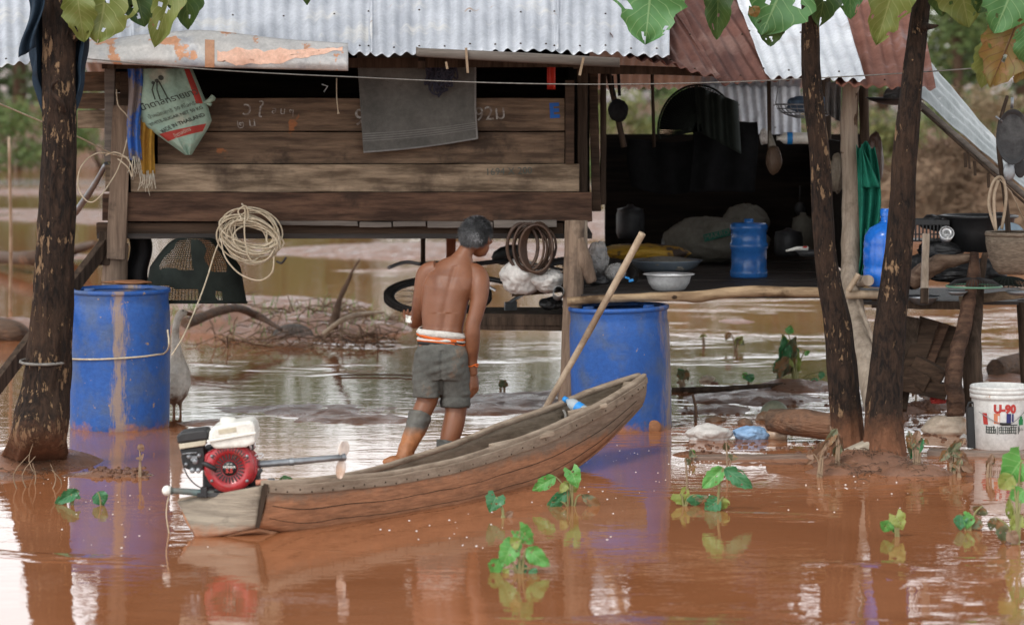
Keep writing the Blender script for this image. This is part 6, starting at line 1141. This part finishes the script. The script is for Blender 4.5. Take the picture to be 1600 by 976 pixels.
# hair: cap with short strands
hm = MB(); 
def hairf(u, v):
    a = 2 * math.pi * u; e = R(88) - v * R(130); d = V((math.cos(e) * math.sin(a), math.cos(e) * math.cos(a), math.sin(e)))
    front = max(0, d.y); lim = R(-28) + R(62) * front ** .8 + (R(12) if abs(d.x) > .75 and d.y > -.4 else 0)
    e2 = R(88) - v * (R(88) - lim); d = V((math.cos(e2) * math.sin(a), math.cos(e2) * math.cos(a), math.sin(e2))); th = 1 + .035 * noise.noise(d * 5) + .03 * noise.noise(d * 14)
    k = .013 * (1 - .75 * v ** 4); return hp_(d.x * (.073 + k) * th, -.01 + d.y * (.092 + k) * th, .014 + d.z * (.086 + k) * th)
hm.grid(hairf, 64, 30, cu=True); rg = random.Random(2)
for k in range(7500):
    u, v = rg.random(), rg.random() ** .8; p = hairf(u, v); o = (p - hp_(0, -.01, .014)).normalized(); dn = V((0, 0, -1)) - HY * .1 + V((rg.gauss(0, .35), rg.gauss(0, .35), rg.gauss(0, .3))); tdir = (dn - o * dn.dot(o)).normalized(); L_ = rg.uniform(.014, .034)
    s_ = o.cross(tdir).normalized() * .0009; b = len(hm.v); q0 = p - o * .002; q1 = p + tdir * L_ * .6 + o * .005; q2 = p + tdir * L_ + o * rg.uniform(.003, .016)
    for q, w_ in ((q0, 1), (q1, 1), (q2, .3)): hm.vert(q - s_ * w_); hm.vert(q + s_ * w_)
    for j in (0, 2): hm.face((b + j, b + j + 1, b + j + 3, b + j + 2), rg.choice((0, 0, 1)))
ob('hair', hm, [m_hair, M('dark_hair', (.03, .03, .03), (.3, .3, .31), lo=.5, hi=.62, scale=14, rough=.5, bump=0)], PER)
ey = MB(); [ey.ball(hp_(s_ * .028, .074, .002), .011, 12) for s_ in (-1, 1)]; ob('eyes', ey, m_white, PER)
# shorts
so = MB(); so.loft([ring(690, 531, 35.5, 29.5, .02), ring(690, 545, 41, 34, .01), ring(689, 560, 43, 36), ring(688, 578, 43, 35), ring(689, 592, 38, 30)], 40)
for l in ([(676, 560, 0, 26), (671, 580, 0, 27), (668, 598, -.01, 24), (667, 612, -.015, 21.5), (667, 619, -.015, 21)], [(703, 560, 0, 27), (708, 585, .01, 27.5), (711, 608, .02, 25), (712, 626, .02, 23.5), (712, 637, .015, 23)]): limb(so, l, 28)
def shd(co, n_):
    px = 800 + co.x * F / co.y; py = HZ + (CH - co.z) * F / co.y
    d = .004 * noise.noise(V((co.x * 9, co.y * 9, co.z * 26))) + .005 * noise.noise(V((co.x * 20 + co.z * 18, co.y * 12, co.z * 9)))
    d -= .009 * math.exp(-((px - 690 + (py - 560) * .02) / 3.2) ** 2) * (1 if py > 548 and n_.y < 0 else 0)
    d += .006 * math.exp(-((py - 631) / 5) ** 2) * (1 if px > 688 else 0) - .004 * math.exp(-((py - 621) / 2.5) ** 2) * (px > 688)
    d += .006 * noise.noise(V((px * .03, py * .13 + px * .05, 3)))
    return d
ob_s = rob('shorts', remesh(so, .005, 4), [m_short], PER, disp=shd)
mb = MB(); pc = lambda x, y: None
def onb(px, py, off=.004):   # a point on the seat of the shorts as the back camera side sees it
    cx, hw, hd = 690, 42, 35; u = (px - cx) / hw; return J(px, py) + V((0, -(hd * km) * math.sqrt(max(.05, 1 - u * u)) - off + abs(u) * .008, 0))
mb.tube([onb(702, 553), onb(712, 550), onb(722, 549)], .0018, 5); mb.tube([onb(702, 553), onb(703, 557), onb(722, 554), onb(722, 549)], .0012, 5); ob('pocket_seam', mb, m_belt, ob_s); 
mb = MB(); mb.box(onb(718, 556, .006), (.02, .004, .008)); ob('pocket_tag', mb, m_belt, ob_s); wt2('TAG', onb(718, 556, .0085), .006, m_white, ob_s) if False else None
mb = MB(); mb.loft([(J(690, 537, .015), UX * 38 * km, UY * 30 * km), (J(690, 529, .018), UX * 37 * km, UY * 29.5 * km)], 48, cap=False); ob('belt', mb, m_belt, PER, sol=.005)
def sash(py0, py1, amp, mat, name, o, tilt):
    mb = MB(); mb.grid(lambda u, v: J(690, py0 + (py1 - py0) * v + 1.6 * math.sin(u * 12 + o) + tilt * math.cos(u * 6.2832) * -1, .02) + (UX * math.cos(u * 6.2832) * (36 + 3.5 * math.sin(math.pi * v)) + UY * math.sin(u * 6.2832) * (28 + 3.5 * math.sin(math.pi * v))) * km * (1 + amp * noise.noise(V((math.cos(u * 6.28) * 5, math.sin(u * 6.28) * 5, v * 3 + o)))), 72, 8, cu=True); ob(name, mb, mat, PER, sol=.004)
sash(515, 526, .05, m_sash, 'waist_sash', 1, -4.5); sash(523, 530, .03, m_orange, 'waist_sash', 4, -3.5); sash(527, 533, .02, m_sash, 'waist_sash', 7, -2.5); sash(531, 535, .03, m_orange, 'waist_sash', 2, -3)
def boot(l, r0, mat, foot, nm):
    mb = MB(); limb(mb, l, 24)
    if foot: mb.ball(J(*foot[0]), foot[1], 20, rot=Matrix.Rotation(foot[2], 3, 'Z'))
    rob('boot', remesh(mb, .005, 4), [mat], PER, disp=lambda co, n_: .004 * noise.noise(co * 28) + .0015 * math.sin(co.z * 130) * (co.z > .17))
boot([(657, 646, -.04, 18.5), (653, 660, -.06, 18), (645, 680, -.1, 15.5), (637, 698, -.14, 13.5), (633, 712, -.16, 13.5), (631, 728, -.17, 14)], 0, m_boot, ((622, 721, -.18), (.085, .045, .035), R(12)), 'l')
boot([(701, 690, -.02, 19), (699, 702, -.03, 17), (697, 718, -.03, 15), (696, 732, -.03, 15)], 0, m_boot2, ((700, 728, .05), (.045, .1, .035), R(-10)), 'r')
mb = MB(); mb.tube([J(737.5, 570, .015) + V((math.cos(a / 16 * 6.2832) * .0335, math.sin(a / 16 * 6.2832) * .033, .006 * math.sin(a))) for a in range(17)], .0035, 6, sub=2); mb.tube([J(742, 571, -.02), J(747, 573, -.02)], .003, 5); ob('bracelet', mb, m_orange, PER)
mb = MB(); mb.tube([J(651, 500, .22) + V((.036 * math.cos(a / 14 * 6.2832), .01 * math.sin(a / 14 * 6.2832), .036 * math.sin(a / 14 * 6.2832))) for a in range(15)], .004, 6); ob('wristwatch', mb, m_bright, PER)
mb = MB(); mb.grid(lambda u, v: J(634 + 18 * u, 492 + 11 * v + 4 * u, .2 + .03 * math.sin(u * 5 + v * 3)), 8, 6); ob('folded_paper', mb, m_white, label='crumpled white paper held in the left hand of the man', cat='paper', sol=.004)
# ------------------------------------------------------------------ goose
GO = 18.3; kg = GO / F; gz = MB()
def GP(px, py, dy=0): return P(px, py, GO + dy)
gz.loft([(GP(276, 548), V((.032, 0, 0)), V((0, .034, 0))), (GP(277, 562, .02), V((.05, 0, 0)), V((0, .07, 0))), (GP(278, 580, .04), V((.075, 0, 0)), V((0, .13, 0))), (GP(277, 600, .06), V((.085, 0, 0)), V((0, .16, 0))), (GP(275, 618, .06), V((.07, 0, 0)), V((0, .14, 0))), (GP(274, 630, .05), V((.035, 0, 0)), V((0, .07, 0)))], 24)
gz.tube([GP(277, 560, .0), GP(275, 540, -.02), GP(274, 520, -.02), GP(276, 504, -.01), GP(280, 494, 0), GP(284, 489, 0)], [.042, .03, .024, .022, .024, .024], 16, sub=5); gz.ball(GP(285, 489), (.034, .026, .026), 16)
gz.tube([GP(280, 610, .2), GP(282, 600, .27), GP(284, 596, .32)], [.05, .04, .01], 10)
for dx in (-3, 7): gz.tube([GP(274 + dx, 625, .04), GP(275 + dx, 636, .04), GP(275 + dx, 652, .03)], [.018, .01, .009], 8)
go = rob('goose', remesh(gz, .006, 5), [m_goose], label='muddy grey white goose standing in water behind the left drum', cat='goose', disp=lambda co, n_: .003 * noise.noise(co * 60))
mb = MB(); mb.tube([GP(291, 489), GP(298, 491), GP(303, 493)], [.014, .011, .005], 10, flat=.7, sub=3); ob('beak', mb, m_beak, go); mb = MB(); mb.ball(GP(286, 485, -.024), .005, 8); ob('eye', mb, m_belt, go)
# ------------------------------------------------------------------ bucket
bu = T('paint_bucket', 'white plastic bucket with black handle and faded print at the right edge', 'bucket', P(1563, 700, 16.55)); q = WL[bu]; hb = .36
mb = MB(); mb.lathe([(.001, 0), (.143, 0), (.148, .006), (.16, .27), (.162, .3)], q, 64); mb.lathe([(.159, .3), (.145, .012), (.001, .01)], q, 48); ob('body', mb, m_bucket, bu)
mb = MB(); mb.lathe([(.162, .285), (.17, .288), (.17, .31), (.165, .312), (.172, .315), (.172, .332), (.166, .336), (.17, .34), (.17, .352), (.164, .356), (.158, .352), (.158, .3)], q, 64); ob('rim', mb, m_bucket, bu)
def bcyl(x, z, off=.002): r = .148 + .014 * z / .3 + off; a = x / r; return q + V((r * math.sin(a), -r * math.cos(a), z))
def bt_(t_, x0, z0, size, mat, bold=.002): ob('lettering', text_mb(t_, size, lambda x, y: bcyl(x + x0, y + z0), cuts=1, bold=bold), mat, bu)
bt_('U-90', -.0, .235, .062, m_colr, .004)
def patch(x0, x1, z0, z1, mat, nm='print_block', slant=0):
    mb = MB(); mb.grid(lambda u, v: bcyl(x0 + (x1 - x0) * u + slant * v, z0 + (z1 - z0) * v, .0025), 4, 2); ob(nm, mb, mat, bu)
patch(-.125, -.096, .148, .212, m_colr, slant=-.008); patch(-.062, -.028, .155, .212, m_colo); patch(-.04, -.03, .165, .2, m_bucket); patch(.008, .034, .148, .212, m_colb); patch(.04, .05, .165, .21, m_colb); patch(.085, .118, .145, .178, m_colg); patch(.092, .111, .178, .195, m_colg)
for k in range(26):
    x = -.11 + .011 * k + rnd(-.003, .003)
    if x > .09: break
    patch(x, x + rnd(.003, .007), .095 + rnd(0, .012), .128 + rnd(0, .016), m_ink)
for z in (.1, .118, .133): patch(-.11, -.055, z, z + .005, m_ink); patch(-.03, .07, z, z + .004, m_ink)
patch(-.02, .075, .145, .151, m_ink); bt_('น้ำมัน', .1, .12, .02, m_ink, 0)
mb = MB(); hx = [(-.155, .215), (-.1, .19), (-.03, .158), (.03, .155), (.1, .2), (.15, .235)]; mb.tube([bcyl(x, z, .008) for x, z in hx], .0018, 5, sub=4); hd_ = ob('wire_handle', mb, m_steel, bu); mb = MB(); mb.tube([bcyl(-.03, .157, .01), bcyl(.03, .155, .01)], .006, 8); ob('grip', mb, m_blackp, hd_)
mb = MB(); mb.plank(q + V((-.165, -.02, .005)), q + V((-.172, -.02, .235)), .045, .03, up=(1, 0, 0), n=6); mb.tube([q + V((-.19, -.03, .23)), q + V((-.18, -.03, .26)), q + V((-.155, -.03, .255)), q + V((-.15, -.03, .22))], .007, 8, sub=4); ob('black_board', mb, m_blackp, label='black plastic slab standing against the left side of the bucket', cat='slab', bev=.005)
# ------------------------------------------------------------------ things lying in the water
def wplank(px0, py0, px1, py1, w_, label, mat=m_postg, z=.006, thk=.03):
    mb = MB(); mb.plank(W(px0, py0, z), W(px1, py1, z), thk, w_, n=20, rough=.006); ob('floating_plank', mb, mat, label=label, cat='plank', bev=.004)
wplank(1078, 716, 1330, 712, .09, 'grey plank lying in the water left of the twin trunks', M('wet_plank', (.16, .1, .07), (.25, .18, .14), rough=.35, r2=.5, st=GX), .005)
wplank(1450, 706, 1660, 712, .14, 'grey plank lying under the white bucket', M('wet_plank_grey', (.17, .12, .09), (.26, .19, .15), rough=.35, r2=.5, st=GX), .01)
log('long_branch', [W(1050, 609, .01), W(1120, 608, .02), W(1225, 600, .03)], [.018, .022, .012], m_postd, 'long dark branch lying on the mud right of the right drum', 'branch'); log('thin_reed', [W(528, 586, .01), W(600, 585, .012), W(652, 588, .01)], [.006, .007, .005], m_twigd, 'thin dark reed floating left of the man', 'reed')
wcrum = lambda name, px, py, r, mat, label, cat, **k: crum(name, W(px, py) + V((0, 0, r[2] * .45)), r, mat, label, cat, **k)
wcrum('plastic_bag', 1108, 686, (.13, .08, .06), m_bagw, 'white plastic bag floating right of the right drum', 'bag', rough=.5); wcrum('plastic_bag', 1172, 685, (.1, .07, .05), m_bagb, 'pale blue plastic bag floating beside the white bag', 'bag', rough=.5)
mb = MB(); mb.lathe([(.001, -.07), (.028, -.07), (.031, -.06), (.031, .05), (.033, .06), (.001, .06)], W(1214, 685) + V((0, 0, .018)), 24, ax=Matrix.Rotation(R(90), 3, 'Y') @ Matrix.Rotation(R(8), 3, 'X')); ob('mud_bottle', mb, M('mud_filled_plastic', (.45, .32, .22), (.35, .22, .14), rough=.3), label='tan plastic bottle floating at the end of the wet log', cat='bottle')
crum('plastic_bag', W(1480, 676) + V((0, 0, .03)), (.14, .1, .075), m_bagt, 'large tan white plastic bag floating left of the bucket', 'bag', rough=.4)
for (px, py, r, m_, lb) in ((1165, 662, (.045, .05, .03), m_stone, 'reddish stone left of the wet log'), (1195, 656, (.055, .05, .045), m_stone, 'reddish brown stone beside the green crock'), (1118, 657, (.06, .06, .022), m_stone, 'flat mud stone near the stick'), (1205, 664, (.04, .04, .03), m_clod, 'red clod at the end of the wet log'), (1395, 655, (.1, .08, .07), m_clod, 'red mud clod behind the thick twin trunk'), (1445, 640, (.1, .1, .06), m_clod, 'red mud clod under the wooden steps'), (1625, 590, (.1, .1, .05), m_stone, 'grey stone at the right edge behind the bucket')):
    crum('stone', W(px, py) + V((0, 0, .005)), r, m_, lb, 'stone', rough=.3)
cp = W(1210, 648, 0); mb = MB(); mb.ball(cp, (.09, .08, .09), 28); ob('clay_crock', mb, m_crock, label='green brown upturned crock half sunk behind the wet log', cat='crock')
mb = MB(); mb.prism([(W(1298, 722).x, .035), (W(1332, 700).x, .12), (W(1348, 700).x, .115), (W(1357, 720).x, .03), (W(1330, 724).x, .02)], 15.85, 15.97); ob('flat_stone', mb, m_stonep, label='pale wedge shaped stone at the foot of the twin trunks', cat='stone', bev=.012)
for (px, py, Y, c, lb) in ((1465, 625, 17.3, m_colr, 'red scrap of plastic under the wooden steps'), (1450, 617, 17.4, m_bagw, 'white scrap of plastic under the wooden steps'), (1538, 600, 18.6, m_bagt, 'tan scrap of plastic behind the bucket'), (1220, 597, 19.9, m_bagt, 'pinkish scrap of plastic on the mud by the shrub'), (1105, 592, 20.3, m_bagt, 'tan foam scraps on the far edge of the mud'), (1506, 684, 16.9, m_bagw, 'tiny white scrap left of the bucket foot')):
    crum('plastic_scrap', P(px, py, Y), (.05 if px != 1506 else .02, .03, .02), c, lb, 'scrap', rough=.6)
net('sunk_trap', lambda u, v: P(458, 520, 23.5) + V((.16 * math.cos(6.2832 * u) * math.cos(v * 1.5), .12 * math.sin(6.2832 * u) * math.cos(v * 1.5), .09 * math.sin(v * 1.5) - .02)), 30, 10, m_ropeg, .005, label='grey half sunk wire trap at the edge of the debris bank', cat='trap')
# ------------------------------------------------------------------ plants
TM = [lf_taro, lf_tarod, lf_taroy, lf_mud, lf_dry]
def plant(name, label, base, items, cat='plant', stems=m_stem, group=None):
    b = W(*base); Y = b.y; t = T(name, label, cat, b, group); mb = MB(); sm = MB()
    for i, it in enumerate(items):
        att, tip, wpx, mi, shp = it[:5]; kw = dict(it[5]) if len(it) > 5 else {}; dy = kw.pop('dy', rnd(-.03, .03)); off = kw.pop('off', 0)
        pleaf(mb, att, tip, wpx, Y + off, dy, shp, mi, seed=i * 2.1 + base[0], **kw); A = P(*att, Y + off); B0 = b + V((off * .1 + rnd(-.015, .015), 0, -.04)); mid = B0.lerp(A, .6) + V(((B0.x - A.x) * .2, 0, .02)); sm.tube([B0, mid, A], [.006, .005, .003], 6, sub=5)
    ob('stem', sm, stems, t); ob('leaf_cluster', mb, TM, t); return t
plant('taro_plant', 'small taro plant with one heart shaped leaf below the boat', (783, 808), [((775, 776), (765, 800), 30, 1, 'heart'), ((783, 790), (788, 776), 8, 0, 'lance'), ((790, 808), (800, 800), 12, 4, 'lance')])
plant('taro_plant', 'tall taro plant with round bright leaf standing in front of the hull', (892, 790), [((893, 735), (903, 762), 26, 0, 'heart'), ((868, 744), (832, 766), 22, 0, 'ovate', dict(off=.05)), ((889, 766), (852, 798), 22, 1, 'ovate'), ((890, 752), (902, 772), 24, 2, 'heart', dict(off=.1)), ((908, 772), (940, 794), 18, 3, 'lance'), ((862, 784), (876, 798), 22, 1, 'ovate', dict(off=-.03)), ((885, 755), (876, 768), 14, 2, 'ovate')])
plant('taro_plant', 'bushy taro plant with broad bright leaves, lowest in the water left of centre', (812, 895), [((812, 828), (836, 852), 30, 0, 'heart'), ((800, 852), (782, 888), 34, 0, 'heart'), ((780, 872), (768, 898), 24, 0, 'ovate'), ((822, 856), (858, 884), 26, 0, 'ovate'), ((798, 850), (812, 844), 20, 2, 'ovate'), ((820, 866), (844, 882), 16, 2, 'ovate', dict(off=.05)), ((806, 892), (824, 884), 22, 1, 'ovate'), ((830, 888), (836, 898), 16, 1, 'ovate'), ((795, 888), (785, 898), 12, 2, 'lance')])
plant('taro_plant', 'taro plant with two drooping dark leaves right of the drum reflection', (1123, 798), [((1130, 730), (1098, 762), 26, 0, 'ovate', dict(droop=.15)), ((1132, 731), (1176, 763), 26, 1, 'ovate', dict(droop=.15)), ((1125, 779), (1102, 796), 28, 1, 'ovate'), ((1130, 776), (1128, 798), 22, 2, 'ovate')])
plant('taro_plant', 'low taro leaves beside the drooping taro plant, left of it', (1072, 790), [((1062, 771), (1075, 790), 30, 2, 'heart'), ((1085, 772), (1088, 790), 26, 1, 'ovate'), ((1095, 773), (1098, 784), 20, 3, 'ovate')])
plant('taro_plant', 'taro leaf curled over in the water below the muddy mound', (1405, 838), [((1390, 812), (1380, 832), 22, 0, 'ovate'), ((1400, 805), (1412, 828), 26, 2, 'heart'), ((1395, 814), (1404, 836), 14, 0, 'lance')])
plant('taro_plant', 'large bright taro plant at the right edge below the bucket', (1588, 850), [((1596, 718), (1566, 764), 54, 0, 'heart'), ((1582, 742), (1562, 764), 30, 2, 'ovate'), ((1600, 765), (1580, 780), 30, 0, 'ovate'), ((1576, 775), (1580, 815), 14, 2, 'lance'), ((1598, 805), (1578, 828), 22, 2, 'ovate'), ((1556, 808), (1548, 830), 20, 3, 'ovate'), ((1562, 812), (1570, 850), 22, 3, 'ovate'), ((1575, 830), (1590, 848), 20, 4, 'ovate')])
plant('taro_plant', 'small taro clump with green and brown leaves left of the big right taro', (1512, 828), [((1500, 803), (1502, 826), 22, 1, 'ovate'), ((1508, 806), (1520, 808), 16, 0, 'heart'), ((1515, 803), (1512, 824), 18, 0, 'ovate'), ((1535, 790), (1526, 806), 26, 3, 'ovate'), ((1530, 810), (1520, 826), 22, 3, 'ovate')])
def float_leaf(a, b, w_, m_, label, lift=.02):
    mb = MB(); A = W(*a) + V((0, 0, lift)); B_ = W(*b) + V((0, 0, .008)); leaf(mb, A, B_ - A, V((0, -.5, 1)), (B_ - A).length, w_ * A.y / F * 1.3, 'ovate', fold=.5, seed=a[0], droop=.1); ob('floating_leaf', mb, m_, label=label, cat='leaf')
plant('fallen_leaf_plant', 'dark green folded leaf standing out of the water right of the left trunk', (112, 788), [((124, 766), (84, 786), 20, 1, 'ovate', dict(fold=.7)), ((112, 768), (124, 778), 10, 1, 'lance')])
plant('fallen_leaf_plant', 'small round green leaf on the water below the left drum', (154, 789), [((152, 768), (162, 788), 26, 1, 'ovate')])
plant('small_shrub', 'drooping leafy shrub standing in the mud behind the wet log', (1245, 600), [((1230 + rnd(-14, 16), 532 + rnd(-10, 34)), (1230 + rnd(-22, 24), 560 + rnd(-4, 34)), rnd(13, 19), random.choice((1, 3, 3, 2, 4)), 'ovate', dict(off=rnd(-.15, .15))) for k in range(24)] + [((1232, 522), (1236, 508), 14, 0, 'ovate'), ((1258, 548), (1264, 556), 10, 0, 'ovate'), ((1285, 580), (1282, 592), 10, 1, 'ovate'), ((1275, 590), (1272, 602), 12, 1, 'ovate')], cat='shrub')
def dry(px, py, h, n, label, lf=(3, 4), spread=22, seed=0, y=None):
    rg = random.Random(seed); plant('dry_seedling', label, (px, py), [((px + rg.uniform(-spread, spread) * .8, py - h * rg.uniform(.5, 1)), (px + rg.uniform(-spread, spread), py - h * rg.uniform(.25, .7)), rg.uniform(9, 16), rg.choice(lf), 'ovate', dict(fold=.6)) for k in range(n)], stems=m_twig)
dry(1310, 735, 75, 4, 'wilted seedling with curled leaves in front of the slim twin trunk', seed=1); dry(1280, 745, 60, 4, 'wilted seedling left of the pale wedge stone', seed=2); dry(1432, 735, 65, 8, 'drooping muddy seedling right of the thick twin trunk', lf=(3, 1, 4), seed=3); dry(1490, 740, 60, 7, 'brown wilted plant left of the bucket foot', lf=(4, 4, 3), seed=4, spread=26); dry(1430, 640, 60, 2, 'single muddy leaf on a twig right of the thick twin trunk', seed=5, spread=8); dry(1545, 745, 40, 3, 'tiny wilted twig in front of the bucket', seed=6, spread=10); dry(1500, 745, 30, 4, 'low muddy leaves at the right foot of the mound', seed=7)
dry(1150, 548, 30, 3, 'small reed plant standing in the far water right of the drum', lf=(3, 2), seed=8); dry(1065, 605, 30, 5, 'small green weed by the right drum', lf=(1, 3), seed=9, spread=12); dry(1170, 603, 22, 4, 'tiny green weed on the mud edge', lf=(1, 0), seed=10, spread=14); dry(785, 610, 16, 4, 'tiny dark weed on the mud right of the man', lf=(4, 3), seed=11, spread=10); dry(1080, 720, 22, 4, 'tiny muddy weed at the end of the floating plank', lf=(3, 0), seed=12, spread=14)
dry(1075, 765, 60, 1, 'bare reddish twig left of the drooping taro', seed=13, spread=12); dry(222, 745, 60, 2, 'thin bare twig with one curled leaf below the left drum', seed=14, spread=8); dry(1140, 735, 50, 2, 'thin dry stalks above the drooping taro', seed=15, spread=8); dry(1100, 540, 26, 2, 'leaning reed stubs in the far water', lf=(2,), seed=16, spread=8)
mb = MB(); rg = random.Random(21)
for (x, y, h) in ((45, 770, 55), (52, 765, 40), (30, 772, 60), (78, 772, 45), (95, 765, 30), (60, 750, 60)): b = W(x, y, -.03); mb.tube([b, b + V((rg.uniform(-.05, .05), 0, h * .0017)), b + V((rg.uniform(-.09, .09), 0, h * .0034))], [.004, .003, .0015], 5, sub=3)
ob('bare_twigs', mb, m_twig, kind='stuff', label='thin bare twigs poking up at the foot of the left trunk', cat='twigs')
mb = MB()
for k in range(230):
    c = rg.choice(((1360, 728, 60), (1430, 738, 30), (1330, 738, 40), (60, 735, 50))); b = W(c[0] + rg.gauss(0, c[2] * .6), c[1] + rg.gauss(0, 6)); b.z = max(0, gh(b.x, b.y)) + .005; d = V((rg.gauss(0, 1), rg.gauss(0, 1), rg.gauss(0, .4))).normalized() * rg.uniform(.01, .05); mb.tube([b - d, b + V((0, 0, .008)), b + d], .0016, 4, m=0)
ob('root_litter', mb, m_twigd, kind='stuff', label='fine roots and litter on the muddy mounds', cat='litter')
mb = MB()
for k in range(170):
    a = rg.choice(((560, 980, 770, 860), (60, 330, 740, 860), (900, 1060, 690, 780), (1100, 1420, 700, 800), (1050, 1130, 720, 745))); p = W(rg.uniform(*a[:2]), rg.uniform(*a[2:])); r = rg.uniform(.0014, .0045); mb.ball(p + V((0, 0, r * .2)), (r * 1.2, r * 1.1, r * .5), 8, rough=.3, rs=200)
ob('foam_specks', mb, m_foam, kind='stuff', label='tiny white foam specks floating on the brown water', cat='foam')
mb = MB()
for k in range(300):
    a = rg.choice(( (1060, 1310, 595, 660), (1070, 1300, 690, 712), (140, 230, 730, 748), (1380, 1500, 640, 690))); p = W(rg.uniform(*a[:2]), rg.uniform(*a[2:])); p.z = max(0, gh(p.x, p.y)); r = rg.uniform(.004, .013); mb.ball(p, (r * 1.6, r * 1.4, r), 6, rough=.5, rs=60)
ob('mud_crumbs', mb, m_clod, kind='stuff', label='small mud crumbs scattered over the wet silt in front of the house', cat='mud')
